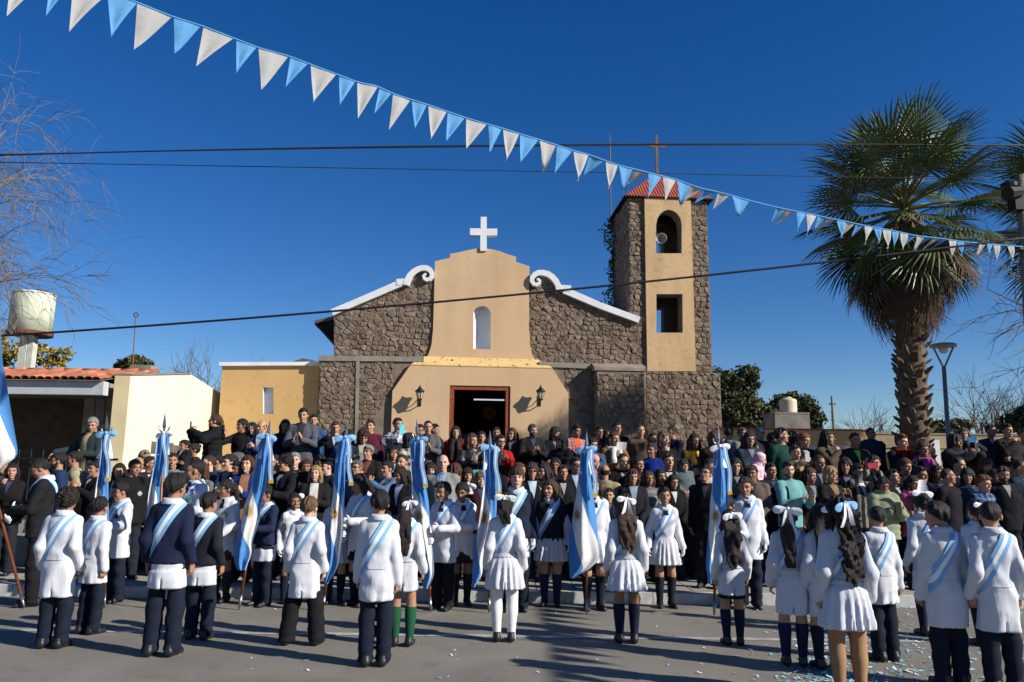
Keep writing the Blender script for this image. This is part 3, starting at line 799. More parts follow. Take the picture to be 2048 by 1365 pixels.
@memo
def beard_mesh():
    f = Field((-.4, -.55, -.62), (.4, .2, .1), .04)
    f.ell((0, -.085, -.19), (.262, .285, .325), .0); f.ell((0, -.27, -.41), (.11, .10, .09), .06)
    f.cut(lambda x, y, z: (z + .12 - .35 * np.clip(np.abs(x) - .12, 0, 1) * 1.6 + 0 * y).astype(np.float32))
    f.ell((0, -.40, -.262), (.09, .10, .045), .02, True); f.cut(lambda x, y, z: (y - .10 + 0 * x + 0 * z).astype(np.float32))
    f.full(lambda x, y, z: (.012 * np.sin(40 * x) * np.sin(37 * z) + 0 * y).astype(np.float32))
    V, Q = f.nets(); return np_mesh('beard', V, Q, True)

SKIN = {n: mat('skin_' + n, c, rough=0.55, var=.07, scale=14, spec=.35) for n, c in
        {'fair': (.52, .31, .22), 'tan': (.40, .215, .135), 'olive': (.33, .17, .10), 'brown': (.245, .118, .068)}.items()}
LIPS = mat('lips', (.28, .085, .075), .5, .05); DARKF = mat('eyes_and_brows', (.018, .012, .01), .5, .05); EYEW = mat('eye_white', (.50, .46, .43), .3, .02)
GLOVE = cloth((.78, .78, .80), 'white_glove')
HAIRC = {'black': (.010, .008, .008), 'dark': (.017, .011, .009), 'brown': (.045, .022, .013), 'light': (.12, .07, .035), 'blond': (.30, .19, .09), 'red': (.16, .045, .015), 'grey': (.22, .21, .20), 'dgrey': (.09, .085, .08), 'auburn': (.07, .024, .012)}
def hairmat(c):
    key = ('hair', c)
    if key not in _mc:
        m = mat('hair_' + c, HAIRC[c], rough=.55, var=.5, scale=26, spec=.35, bump=.9, bscale=34); n, l = nodes(m)
        for tx in [q for q in n if q.type == 'TEX_NOISE']:      # strands: the pattern is drawn out lengthwise
            mp = n.new('ShaderNodeMapping'); mp.inputs['Scale'].default_value = (1, 1, .10); l.new(tx.inputs['Vector'].links[0].from_socket, mp.inputs[0]); l.new(mp.outputs[0], tx.inputs['Vector'])
        _mc[key] = m
    return _mc[key]
CEL = cloth((.20, .40, .66), 'light_blue_cloth'); WHT = cloth((.80, .80, .82), 'white_cloth')
SHOE = mat('black_leather', (.010, .010, .011), .5, .2, spec=.5)
COATW = mat('white_cotton', (.54, .555, .60), rough=.85, var=.04, scale=5, bump=.42, bscale=16, spec=.2)
_n, _l = nodes(COATW)
for tx in [q for q in _n if q.type == 'TEX_NOISE']:
    mp = _n.new('ShaderNodeMapping'); mp.inputs['Scale'].default_value = (1, 1, .28); _l.new(tx.inputs['Vector'].links[0].from_socket, mp.inputs[0]); _l.new(mp.outputs[0], tx.inputs['Vector']); tx.inputs['Detail'].default_value = 3
def person(label, tp, pos, H, yaw=0.0, pose='down', top=('jacket', (.02, .02, .025)), bottom=('trousers', (.015, .018, .03)), hair=('short', 'dark'),
           skin='tan', head=(0., 0.), group=None, fine=False, stance=.055, seed=0, glove=False, ex=(), collar=None, shoes=True, socks=None):
    """One standing figure. yaw 0 faces the camera side (-Y); ex: list of (kind, args...)."""
    t = TYPES[tp]; H0 = t['H']; h = .0125 if fine else .017
    q = lambda a: round(a / .12) * .12
    hy, hp = q(head[0]), q(head[1])
    bm = body_mesh(tp, pose, hy, hp, stance, fine, glove)
    sc = H / H0
    o = link('person', bm, None, [SKIN[skin], LIPS, DARKF, EYEW, GLOVE])
    o.location = pos; o.rotation_euler = (0, 0, yaw); o.scale = (sc, sc, sc)
    tag(o, label, 'person', group)
    hm = head_mat(tp, hy, hp)
    style, tcol = top; seed = seed % 3 if not fine else seed
    tm = tcol if isinstance(tcol, bpy.types.Material) else cloth(tuple(c * (1 if fine else .72) for c in tcol))
    nm = {'jacket': 'jacket', 'puffer': 'jacket', 'sweater': 'sweater', 'longcoat': 'coat', 'smock': 'coat', 'smocklong': 'coat', 'dress': 'coat', 'jumper': 'sweater'}[style]
    link(nm, top_mesh(tp, pose, style, seed, h), o, tm)
    if bottom:
        bcol = bottom[1] if isinstance(bottom[1], bpy.types.Material) else cloth(tuple(bottom[1]))
        if bottom[0] == 'under':      # a coat worn below the sweater, then trousers
            link('coat', top_mesh(tp, pose, 'smock', seed + 1, h, 1), o, COATW)
            link('trousers', bottom_mesh(tp, 'trousers', stance, h), o, bcol)
        else: link('skirt' if bottom[0] == 'skirt' else 'trousers', bottom_mesh(tp, bottom[0], stance, h), o, bcol)
    if shoes:
        j = skel(tp, 'down', stance)
        for sd, sg in (('L', 1), ('R', -1)):
            a = j['an' + sd]; k = H0 / 1.72 * 1.02
            link('shoe', shoe_mesh(), o, SHOE, Matrix.Translation((a[0], a[1] + .012, 0)) @ Matrix.Rotation(sg * .14, 4, 'Z') @ Matrix.Scale(k, 4))
    if socks:
        sm = socks[1] if isinstance(socks[1], bpy.types.Material) else cloth(tuple(socks[1]))
        me = sock_mesh(tp, socks[0], stance)
        link('sock', me, o, sm); link('sock', me, o, sm, Matrix.Scale(-1, 4, (1, 0, 0)))
    if hair: link('hair', hair_mesh(hair[0], seed % 3), o, hairmat(hair[1]), hm)
    if collar:
        cm = collar if isinstance(collar, bpy.types.Material) else cloth(tuple(collar))
        link('collar', collar_mesh(tp, 1.0), o, cm)
    if not fine and style in ('jacket', 'longcoat') and not any(e[0] in ('patch', 'scarf') for e in ex): ex = list(ex) + [('patch', 'vneck', rng.choice(((.30, .30, .31), (.04, .04, .05), (.10, .03, .03), (.16, .17, .2), (.5, .5, .5), (.03, .05, .10))), 'shirt')]
    for e in ex:
        k = e[0]; a = e[1:]
        mm = (lambda c: c if isinstance(c, bpy.types.Material) else cloth(tuple(c)))
        if k == 'sash': link('sash', sash_mesh(tp, pose, style, seed, h, a[0]), o, [CEL, WHT])
        elif k == 'patch': link(a[2] if len(a) > 2 else {'shirt': 'shirt', 'open': 'shirt', 'tie': 'tie', 'shorttie': 'tie', 'halfbelt': 'belt', 'belt': 'belt', 'badge': 'medal', 'stripes': 'stripe'}[a[0]], patch_mesh(tp, pose, style, seed, h, a[0]), o, mm(a[1]))
        elif k == 'scarf': link('scarf', scarf_mesh(tp, a[1]), o, mm(a[0]))
        elif k == 'bow':
            sz = 1.05 * (a[1] if len(a) > 1 else .3); c1, c2 = (a[2], a[3]) if len(a) > 3 else (WHT, WHT)
            y, z = (.46, .36) if a[0] == 'back' else (.12, .54)
            link('bow', bow_mesh(sz, a[4] if len(a) > 4 else .55, seed % 3), o, [c1, c2], hm @ Matrix.Translation((a[5] if len(a) > 5 else 0, y + .06, z)))
        elif k == 'cap': link('cap' if a[0] in ('cap', 'officer') else ('hood' if a[0] == 'hood' else 'hat'), cap_mesh(a[0]), o, mm(a[1]), hm)
        elif k == 'glasses': link('glasses', glasses_mesh(a[0]), o, DARKF, hm)
        elif k == 'beard': link('beard', beard_mesh(), o, hairmat(a[0]), hm)
    bpy_hand = skel(tp, pose)
    o_hands = {sd: Vector(pos) + Matrix.Rotation(yaw, 3, 'Z') @ (Vector(bpy_hand['w' + sd] + bpy_hand['h' + sd][0] / np.linalg.norm(bpy_hand['h' + sd][0]) * .085 * H0 / 1.72) * sc) for sd in 'LR'}
    return o, o_hands
# ------------------------------------------------------------------ ground, road, pavement, terrace
M_ROAD = mat('asphalt', (.192, .177, .150), rough=.93, var=.10, scale=1.3, bump=.55, bscale=160, spec=.2, col2=(.24, .222, .19))
def speckle(m, scale, amt):
    n, l = nodes(m); b = n['Principled BSDF']; src = b.inputs['Base Color'].links[0].from_socket
    tc = n.new('ShaderNodeTexCoord'); nz = n.new('ShaderNodeTexNoise'); nz.inputs['Scale'].default_value = scale; nz.inputs['Detail'].default_value = 2
    l.new(tc.outputs['Object'], nz.inputs['Vector'])
    mr = n.new('ShaderNodeMapRange'); mr.inputs[1].default_value = .3; mr.inputs[2].default_value = .7; mr.inputs[3].default_value = 1 - amt; mr.inputs[4].default_value = 1 + amt
    l.new(nz.outputs['Fac'], mr.inputs[0]); mx = n.new('ShaderNodeVectorMath'); mx.operation = 'SCALE'
    l.new(src, mx.inputs[0]); l.new(mr.outputs[0], mx.inputs['Scale']); l.new(mx.outputs[0], b.inputs['Base Color'])
speckle(M_ROAD, 95, .42)
M_GROUND = mat('dry_earth', (.20, .165, .11), rough=.95, var=.3, scale=.4, bump=.4, bscale=12)
M_PAVE = mat('pavement_concrete', (.27, .25, .215), rough=.92, var=.15, scale=2.5, bump=.3, bscale=70)
M_KERB = mat('painted_kerb', (.44, .44, .42), rough=.9, var=.18, scale=9, bump=.3, bscale=50)
M_LINE = mat('worn_road_paint', (.34, .335, .32), rough=.9, var=.25, scale=7, bump=.2)
def sheet(name, x0, y0, x1, y1, z, m, kind='structure'):
    mb = MB(); mb.add([(x0, y0, z), (x1, y0, z), (x1, y1, z), (x0, y1, z)], [(0, 1, 2, 3)])
    return tag(mb.build(name, m), kind=kind)
sheet('ground', -1500, -400, 1500, 2500, -.02, M_GROUND)
sheet('road', -70, -9, 70, 10.24, 0.0, M_ROAD)
sheet('road_marking', -70, 8.12, 70, 8.24, .004, M_LINE)
KY = 10.25; SZ = .13
def slab(name, x0, x1, y0, y1, z0, z1, m):
    mb = MB(); mb.box(((x0 + x1) / 2, (y0 + y1) / 2, (z0 + z1) / 2), (x1 - x0, y1 - y0, z1 - z0)); return tag(mb.build(name, m), kind='structure')
kerb = empty('kerb', (0, KY, 0)); tag(kerb, kind='structure')
kb = MB(); kb.box((0, 0, 0), (.992, .15, SZ + .02)); kme = kb.mesh('kerb_block'); kme.materials.append(M_KERB)
for i in range(-14, 15): link('kerb_block', kme, kerb, None, Matrix.Translation((i * 1.0 + .3, .075, SZ / 2 - .01)) @ Matrix.Rotation(rng.uniform(-.004, .004), 4, 'Z'))
pv = tag(empty('pavement', (0, KY + .15, 0)), kind='structure')
for k, (x0, x1) in enumerate(((-15, 15),)):
    mb = MB(); mb.box((0, 1.1, SZ / 2 - .02), (60, 2.2, SZ)); mb.build('paving_bed', M_PAVE, pv)
ptm = MB(); ptm.box((0, 0, 0), (.485, .485, .02)); ptme = ptm.mesh('paving_tile')
ptv = [mat('paving_tile_%d' % i, c, rough=.9, var=.12, scale=5, bump=.25, bscale=80) for i, c in enumerate(((.30, .275, .235), (.27, .25, .215), (.325, .30, .26)))]
for i in range(-17, 18):
    for jx in range(2): link('paving_tile', ptme, pv, ptv[rng.randrange(3)], Matrix.Translation((i * .5 + .1, .26 + .5 * jx, SZ - .012 + rng.uniform(0, .003))))
STEP1, STEP2 = .52, .84
slab('terrace_step', -12, 22, 12.55, 13.38, 0, STEP1, M_PAVE)
slab('terrace', -12, 22, 13.38, 20.6, 0, STEP2, M_PAVE)

# ------------------------------------------------------------------ church and tower on one slightly turned facade plane
FA = R(4.5)
FD = Vector((math.cos(FA), math.sin(FA), 0)); FN = Vector((math.sin(FA), -math.cos(FA), 0))
_p = ray(963, 945); FO = Vector((_p.x / _p.y * 20, 20, 0))
def fw(u, v, w=0.0): return FO + FD * u + Vector((0, 0, v)) + FN * w
def fuv(px, py, w=0.0):
    d = ray(px, py); o = FO + FN * w; k = (o - Vector((0, 0, EYE))).dot(FN) / d.dot(FN)
    p = Vector((0, 0, EYE)) + d * k - o
    return (p.dot(FD), p.z)
def fpoly(pts, w=0.0): return [fuv(x, y, w) for x, y in pts]
def ccw(poly):
    a = sum(poly[i][0] * poly[(i + 1) % len(poly)][1] - poly[(i + 1) % len(poly)][0] * poly[i][1] for i in range(len(poly)))
    return poly if a > 0 else poly[::-1]
M_YEL = mat('yellow_plaster', (.53, .36, .205), rough=.9, var=.06, scale=1.1, bump=.25, bscale=22, col2=(.575, .40, .24))
def weather(m, amt, sc, spots=True):
    n, l = nodes(m); b = n['Principled BSDF']; src = b.inputs['Base Color'].links[0].from_socket; out = src
    for (sx, sz, lo, hi) in ((2.2 * sc, .35 * sc, .45, .75), (7 * sc, 7 * sc, .58, .66))[:2 if spots else 1]:
        tc = n.new('ShaderNodeTexCoord'); mp = n.new('ShaderNodeMapping'); mp.inputs['Scale'].default_value = (sx, sx, sz); nz = n.new('ShaderNodeTexNoise'); nz.inputs['Scale'].default_value = 1; nz.inputs['Detail'].default_value = 9
        l.new(tc.outputs['Object'], mp.inputs[0]); l.new(mp.outputs[0], nz.inputs['Vector'])
        mr = n.new('ShaderNodeMapRange'); mr.inputs[1].default_value = lo; mr.inputs[2].default_value = hi; mr.inputs[3].default_value = 1; mr.inputs[4].default_value = 1 - amt
        l.new(nz.outputs['Fac'], mr.inputs[0]); v = n.new('ShaderNodeVectorMath'); v.operation = 'SCALE'; l.new(out, v.inputs[0]); l.new(mr.outputs[0], v.inputs['Scale']); out = v.outputs[0]
    l.new(out, b.inputs['Base Color'])
weather(M_YEL, .13, 1.0, False); weather(M_ROAD, .12, .5)
M_YEL2 = mat('ochre_plaster', (.52, .335, .138), rough=.9, var=.05, scale=1.4, bump=.2, bscale=25)
M_WHITE = mat('white_limewash', (.66, .67, .68), rough=.9, var=.08, scale=3, bump=.3, bscale=40)
M_CEMENT = mat('grey_cement', (.235, .205, .17), rough=.95, var=.2, scale=3, bump=.5, bscale=30)
M_MORTAR = mat('mortar', (.19, .152, .115), rough=.97, var=.25, scale=5, bump=.7, bscale=40)
STONES = [mat('stone_%d' % i, c, rough=.93, var=.38, scale=9, bump=1.0, bscale=17, detail=9) for i, c in enumerate(
    ((0.184, 0.136, 0.096), (0.161, 0.119, 0.085), (0.204, 0.153, 0.11), (0.184, 0.126, 0.086), (0.14, 0.106, 0.079), (0.192, 0.148, 0.111), (0.173, 0.138, 0.107)))]
STONES_W = [.24, .2, .17, .11, .1, .12, .06]
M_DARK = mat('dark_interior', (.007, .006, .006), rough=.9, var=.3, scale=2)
M_IRON = mat('black_iron', (.018, .018, .018), rough=.5, var=.2, scale=20, metal=.6, spec=.5)
M_REDWOOD = mat('red_brown_door_wood', (.24, .060, .022), rough=.5, var=.25, scale=14, bump=.1)

def clip_half(poly, a, b, c):
    out = []
    for i in range(len(poly)):
        p, q = poly[i], poly[(i + 1) % len(poly)]; dp = a * p[0] + b * p[1] - c; dq = a * q[0] + b * q[1] - c
        if dp <= 0: out.append(p)
        if (dp < 0 < dq) or (dq < 0 < dp): t = dp / (dp - dq); out.append((p[0] + (q[0] - p[0]) * t, p[1] + (q[1] - p[1]) * t))
    return out
def clip_convex(poly, conv):
    for i in range(len(conv)):
        (x0, y0), (x1, y1) = conv[i], conv[(i + 1) % len(conv)]
        a, b = (y1 - y0), -(x1 - x0); poly = clip_half(poly, a, b, a * x0 + b * y0)
        if len(poly) < 3: return []
    return poly
def parea(p): return abs(sum(p[i][0] * p[(i + 1) % len(p)][1] - p[(i + 1) % len(p)][0] * p[i][1] for i in range(len(p)))) / 2
def masonry(conv, rows=.20, cols=.30, rnd=None, jit=.25):
    """Rubble stones inside a convex polygon: Voronoi cells of loosely coursed seeds, each drawn in by the joint."""
    rnd = rnd or rng; conv = ccw(conv)
    u0, u1 = min(p[0] for p in conv), max(p[0] for p in conv); v0, v1 = min(p[1] for p in conv), max(p[1] for p in conv)
    seeds = []; v = v0 - rows
    while v < v1 + rows:
        hgt = rows * rnd.uniform(.72, 1.3); u = u0 - cols * rnd.random()
        while u < u1 + cols:
            wd = cols * rnd.choice((.5, .7, .9, 1.1, 1.45)); seeds.append((u + wd / 2, v + hgt * rnd.uniform(jit, 1 - jit))); u += wd
        v += hgt
    out = []
    for i, s in enumerate(seeds):
        near = sorted(((s[0] - t[0]) ** 2 + (s[1] - t[1]) ** 2, t) for k, t in enumerate(seeds) if k != i and abs(t[0] - s[0]) < cols * 2.2 and abs(t[1] - s[1]) < rows * 2.6)[:12]
        c = [(s[0] - 1, s[1] - 1), (s[0] + 1, s[1] - 1), (s[0] + 1, s[1] + 1), (s[0] - 1, s[1] + 1)]
        for d2, t in near:
            d = math.sqrt(d2)
            if d < 1e-4: continue
            a, b = (t[0] - s[0]) / d, (t[1] - s[1]) / d
            c = clip_half(c, a, b, a * (s[0] + t[0]) / 2 + b * (s[1] + t[1]) / 2 - .003 - rnd.random() * .004)
            if len(c) < 3: break
        if len(c) < 3: continue
        c = clip_convex(c, conv)
        if len(c) < 3 or parea(c) < .004: continue
        c2 = [c[0]]                      # drop near-coincident corners
        for p in c[1:]:
            if (p[0] - c2[-1][0]) ** 2 + (p[1] - c2[-1][1]) ** 2 > .0004: c2.append(p)
        if len(c2) >= 3: out.append(c2)
    return out
def stone_mesh(poly, fmap, w, rnd):
    """A single rough-faced stone standing proud of the mortar: back rim, rounded shoulder and an uneven broken face."""
    cx = sum(p[0] for p in poly) / len(poly); cy = sum(p[1] for p in poly) / len(poly)
    pts = []
    for i, p in enumerate(poly):          # corner rounding
        q = poly[(i + 1) % len(poly)]; pts.append((p[0] * .88 + q[0] * .12, p[1] * .88 + q[1] * .12))
        if len(poly) < 6: pts.append((p[0] * .15 + q[0] * .85, p[1] * .15 + q[1] * .85))
    n = len(pts); rise = rnd.uniform(.008, .030); tx, ty = rnd.uniform(-.16, .16), rnd.uniform(-.16, .16)
    V = []
    for sc, ww in ((1, -.02), (.97, rise * .55), (.80, rise)):
        for p in pts:
            du, dv = (p[0] - cx) * sc, (p[1] - cy) * sc
            jit = rnd.uniform(-.006, .008) if sc < .99 else 0
            V.append(fmap(cx + du, cy + dv, w + ww + (du * tx + dv * ty if sc < .99 else 0) + jit))
    V.append(fmap(cx + rnd.uniform(-.03, .03), cy + rnd.uniform(-.02, .02), w + rise + rnd.uniform(-.008, .012)))
    Fc = []
    for r_ in range(2):
        for i in range(n): Fc.append((r_ * n + i, r_ * n + (i + 1) % n, (r_ + 1) * n + (i + 1) % n, (r_ + 1) * n + i))
    for i in range(n): Fc.append((2 * n + i, 2 * n + (i + 1) % n, 3 * n))
    return V, Fc
def lay_stones(parent, areas, limit, seed):
    """areas: (convex polygon, map, w, rows, cols, prefer). The largest get objects of their own, the rest one joined part."""
    rnd = random.Random(seed); allst = []
    for conv, fmap, w, rows, cols, pref in areas:
        for p in masonry(conv, rows, cols, rnd, .25 if w == 0 and fmap is cf and limit == 296 and parent is church else .44): allst.append((parea(p) * pref, p, fmap, w))
    allst.sort(key=lambda s: -s[0]); rest = MB()
    for i, (a, p, fmap, w) in enumerate(allst):
        V, Fc = stone_mesh(p, fmap, w, rnd)
        if i < limit:
            me = bpy.data.meshes.new('stone'); me.from_pydata([tuple(v) for v in V], [], Fc); me.materials.append(rnd.choices(STONES, STONES_W)[0]); me.update()
            link('stone', me, parent)
        else: rest.add(V, Fc)
    if rest.f:
        me = rest.mesh('stone_filling')
        for m in STONES: me.materials.append(m)
        k = 0; vi = 0; mi = []
        cur = None; last = -1
        for f in rest.f:
            b = min(f)
            mi.append(0)
        isl = {}; par = 0; prev = None
        for t, f in enumerate(rest.f):      # every stone keeps one colour
            if prev is None or min(f) > prev: par = rnd.choices(range(len(STONES)), STONES_W)[0]
            prev = max(max(f), prev or 0); mi[t] = par
        me.polygons.foreach_set('material_index', mi)
        tag(link('stone_filling', me, parent), kind='stuff')
    return len(allst)

church = tag(empty('church', fw(0, 0, 0)), 'stone and yellow plaster church with a white cross on its curved gable', 'church')
def cpart(name, mb, m, smooth=False, parent=None):
    me = mb.mesh(name, smooth); me.materials.append(m)
    p = parent or church
    return link(name, me, p, None, Matrix.Translation(-church.location) if p is church else None)
class Shift:    # geometry is written in world coordinates; objects hang on the church's base point
    pass
def cf(u, v, w=0.0): return fw(u, v, w) - church.location
VB = .6                                     # everything stands down to below the terrace
def cp(name, poly, w0, w1, m, fmap=None, parent=None):
    mb = MB(); mb.prism(ccw(poly), fmap or cf, w0, w1); me = mb.mesh(name); me.materials.append(m)
    return link(name, me, parent or church)
# upper wall behind, in two halves, mortar coloured
gl = fpoly([(668, 712), (668, 628), (797, 574), (822, 560), (840, 540), (868, 540), (900, 712)])
gr = fpoly([(1040, 722), (1058, 548), (1090, 548), (1112, 575), (1142, 588), (1278, 648), (1290, 735)])
cp('wall', gl, -.5, 0, M_MORTAR); cp('wall', gr, -.5, 0, M_MORTAR)
WP = .25                                    # the lower storey stands this far in front of the upper one
ll = fpoly([(640, 722), (832, 722), (832, 960), (634, 960)], WP); lr = fpoly([(1088, 733), (1292, 740), (1294, 965), (1088, 960)], WP)
ll[2] = (ll[2][0], VB); ll[3] = (ll[3][0], VB); lr[2] = (lr[2][0], VB); lr[3] = (lr[3][0], VB)
cp('wall', ll, -.5, WP, M_MORTAR); cp('wall', lr, -.5, WP, M_MORTAR)
BW = .62                                    # the buttress
bt = fpoly([(1194, 741), (1288, 742), (1292, 960), (1194, 960)], BW); bt[2] = (bt[1][0], VB); bt[3] = (bt[0][0], VB); BT = bt
cp('buttress', bt, WP, BW, M_MORTAR)
def coping(name, pts, w0, w1, m, hgt=.13):
    a = fpoly(pts, w1); poly = a + [(u, v - hgt) for u, v in a[::-1]]
    # rounded sloping top: two prisms
    cp(name, poly, w0, w1 + .05, m)
coping('coping', [(637, 712), (848, 714)], -.05, WP, M_CEMENT); coping('coping', [(1078, 724), (1290, 733)], -.05, WP, M_CEMENT)
bc = fpoly([(1190, 733), (1290, 735)], BW); mb = MB()
(u0, v0), (u1, v1) = bc
mb.add([cf(u0 - .02, v0 - .02, BW + .03), cf(u1 + .02, v1 - .02, BW + .03), cf(u1 + .02, v1 + .12, WP + .06), cf(u0 - .02, v0 + .12, WP + .06),
        cf(u0 - .02, v0 - .10, BW + .03), cf(u1 + .02, v1 - .10, BW + .03), cf(u1 + .02, v1 - .10, WP + .06), cf(u0 - .02, v0 - .10, WP + .06)],
       [(0, 1, 2, 3), (4, 5, 1, 0), (5, 6, 2, 1), (7, 4, 0, 3), (6, 7, 3, 2), (7, 6, 5, 4)])
me = mb.mesh('coping'); me.materials.append(M_CEMENT); link('coping', me, church)
# vertical cement seam of the lower left wall
sm = fpoly([(712, 722), (719, 722), (716, 960), (710, 960)], WP + .04); sm[2] = (sm[2][0], VB); sm[3] = (sm[3][0], VB); cp('seam', sm, WP - .02, WP + .045, M_CEMENT)
# plaster front: tall panel with flared foot and stepped, swelling top
FWD = .07
panel = fpoly([(851, 719), (858, 706), (863, 690), (866, 660), (868, 600), (870, 523), (900, 516), (900, 508), (918, 505), (935, 501), (950, 498), (967, 497), (984, 499), (1000, 503), (1016, 509), (1032, 514), (1032, 524),
               (1059, 533), (1058, 600), (1058, 660), (1060, 690), (1064, 708), (1073, 724)], FWD)
nb = fpoly([(947, 698), (947, 626), (949, 619), (954, 615), (959, 613), (965, 612), (971, 613), (976, 616), (981, 622), (982, 629), (981, 699)], FWD)
def holed(outer, hole, w0, w1, name, m, m_in, depth, parent=None):
    """A thick front with an opening: triangulated with a keyhole seam through bmesh's filler."""
    import bmesh
    bm = bmesh.new(); vo = [bm.verts.new(cf(u, v, w1)) for u, v in ccw(outer)]; vh = [bm.verts.new(cf(u, v, w1)) for u, v in ccw(hole)]
    ed = [bm.edges.new((vo[i], vo[(i + 1) % len(vo)])) for i in range(len(vo))] + [bm.edges.new((vh[i], vh[(i + 1) % len(vh)])) for i in range(len(vh))]
    bmesh.ops.triangle_fill(bm, use_beauty=True, use_dissolve=False, edges=ed)
    n = FN
    for f in bm.faces:
        if f.normal.dot(n) < 0: f.normal_flip()
    d0 = FN * (w1 - w0); dh = FN * depth
    vb = [bm.verts.new(v.co - d0) for v in vo]
    for i in range(len(vo)): bm.faces.new((vb[i], vb[(i + 1) % len(vo)], vo[(i + 1) % len(vo)], vo[i]))
    hb = [bm.verts.new(v.co - dh) for v in vh]
    for i in range(len(vh)):
        f = bm.faces.new((vh[i], vh[(i + 1) % len(vh)], hb[(i + 1) % len(vh)], hb[i])); f.material_index = 1
    me = bpy.data.meshes.new(name); bm.to_mesh(me); bm.free(); me.materials.append(m); me.materials.append(m_in); me.update()
    return link(name, me, parent or church)
holed(panel, nb, -.2, FWD, 'facade_panel', M_YEL, M_WHITE, .30)
nm = MB(); nv = []   # rounded niche back
hh_ = ccw(nb); n_ = len(hh_); cu = sum(p[0] for p in hh_) / n_
nn = 9; u0n, u1n = min(p[0] for p in hh_), max(p[0] for p in hh_); v0n, v1n = min(p[1] for p in hh_) - .02, max(p[1] for p in hh_) + .02
vs = []; fs = []
for i in range(nn + 1):
    a = math.pi * i / nn; uu = cu - math.cos(a) * (u1n - u0n) / 2 * 1.04; ww = FWD - .02 - math.sin(a) * .26
    vs += [cf(uu, v0n, ww), cf(uu, v1n, ww)]
for i in range(nn): fs.append((2 * i, 2 * i + 2, 2 * i + 3, 2 * i + 1))
nm.add(vs, fs); me = nm.mesh('niche', True); me.materials.append(M_WHITE); link('niche', me, church)
# porch block with chamfered shoulders and the door opening
PW = .36
porch = fpoly([(785, 960), (785, 782), (822, 729), (1104, 736), (1137, 788), (1137, 965)], PW); porch[0] = (porch[1][0], VB); porch[5] = (porch[4][0], VB)
door = fpoly([(900, 960), (900, 771), (1021, 773), (1021, 965)], PW); door[0] = (door[1][0], VB + .02); door[3] = (door[2][0], VB + .02)
holed(porch, door, -.1, PW, 'porch', M_YEL, M_YEL, .28)
# sloping sill above the porch
top0 = [fuv(822, 729, PW), fuv(1104, 736, PW)]; top1 = [fuv(849, 717, FWD), fuv(1074, 723, FWD)]
mb = MB(); a, b = top0; c, d = top1
mb.add([cf(a[0], a[1] + .004, PW + .01), cf(b[0], b[1] + .004, PW + .01), cf(d[0] + .02, d[1] + .05, FWD + .004), cf(c[0] - .02, c[1] + .05, FWD + .004),
        cf(a[0], a[1] - .02, PW + .01), cf(b[0], b[1] - .02, PW + .01), cf(d[0] + .1, b[1] - .02, FWD + .004), cf(c[0] - .1, a[1] - .02, FWD + .004)],
       [(0, 1, 2, 3), (4, 5, 1, 0), (5, 6, 2, 1), (7, 4, 0, 3)])
M_SILL = mat('weathered_yellow_sill', (.62, .43, .18), rough=.9, var=.1, scale=3, bump=.4, bscale=30)
_n, _l = nodes(M_SILL); _b = _n['Principled BSDF']; _src = _b.inputs['Base Color'].links[0].from_socket
_tc = _n.new('ShaderNodeTexCoord'); _nz = _n.new('ShaderNodeTexNoise'); _nz.inputs['Scale'].default_value = 9; _nz.inputs['Detail'].default_value = 8; _l.new(_tc.outputs['Object'], _nz.inputs['Vector'])
_mr = _n.new('ShaderNodeMapRange'); _mr.inputs[1].default_value = .60; _mr.inputs[2].default_value = .66; _l.new(_nz.outputs['Fac'], _mr.inputs[0])
_mx = _n.new('ShaderNodeMix'); _mx.data_type = 'RGBA'; _mx.inputs[7].default_value = (.10, .075, .04, 1); _l.new(_mr.outputs[0], _mx.inputs[0]); _l.new(_src, _mx.inputs[6]); _l.new(_mx.outputs[2], _b.inputs['Base Color'])
me = mb.mesh('sill'); me.materials.append(M_SILL); link('sill', me, church)
# door: red-brown frame, dark hall behind with a lit tube and inner glazed doors
du0, du1, dv1 = door[1][0], door[2][0], door[1][1]
dr = link('door_frame', None, church); bpy.data.objects.remove(dr)
def bar(u0, v0, u1, v1, w0, w1): mbx = MB(); mbx.prism([(u0, v0), (u1, v0), (u1, v1), (u0, v1)], cf, w0, w1); return mbx
mb = MB()
for q in (bar(du0 + .003, VB, du0 + .11, dv1 - .003, PW - .27, PW - .03), bar(du1 - .11, VB, du1 - .003, dv1 - .003, PW - .27, PW - .03), bar(du0 + .112, dv1 - .10, du1 - .112, dv1 - .003, PW - .27, PW - .03)): mb.add(q.v, q.f)
me = mb.mesh('door_frame'); me.materials.append(M_REDWOOD); frame = link('door_frame', me, church)
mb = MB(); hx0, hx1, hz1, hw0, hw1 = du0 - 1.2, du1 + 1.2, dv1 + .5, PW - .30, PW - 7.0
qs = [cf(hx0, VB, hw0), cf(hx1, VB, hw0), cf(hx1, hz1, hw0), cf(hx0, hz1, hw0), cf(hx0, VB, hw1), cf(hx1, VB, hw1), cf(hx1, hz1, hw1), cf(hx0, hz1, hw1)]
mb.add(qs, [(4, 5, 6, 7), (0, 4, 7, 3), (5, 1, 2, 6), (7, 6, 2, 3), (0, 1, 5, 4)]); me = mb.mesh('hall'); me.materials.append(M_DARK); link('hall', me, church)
tb = fuv(978, 800, PW - 3.5); mb = MB(); mb.tube([cf(tb[0] - .45, tb[1], PW - 3.5), cf(tb[0] + .45, tb[1], PW - 3.5)], .022, 8)
me = mb.mesh('fluorescent_tube'); me.materials.append(glow('lit_tube', (.85, .92, 1.0), .5)); link('fluorescent_tube', me, church)
M_GLASS = mat('dark_glass', (.02, .025, .03), rough=.08, var=.1, spec=.6)
M_DOORW = mat('dark_door_wood', (.045, .028, .02), rough=.5, var=.2, scale=9)
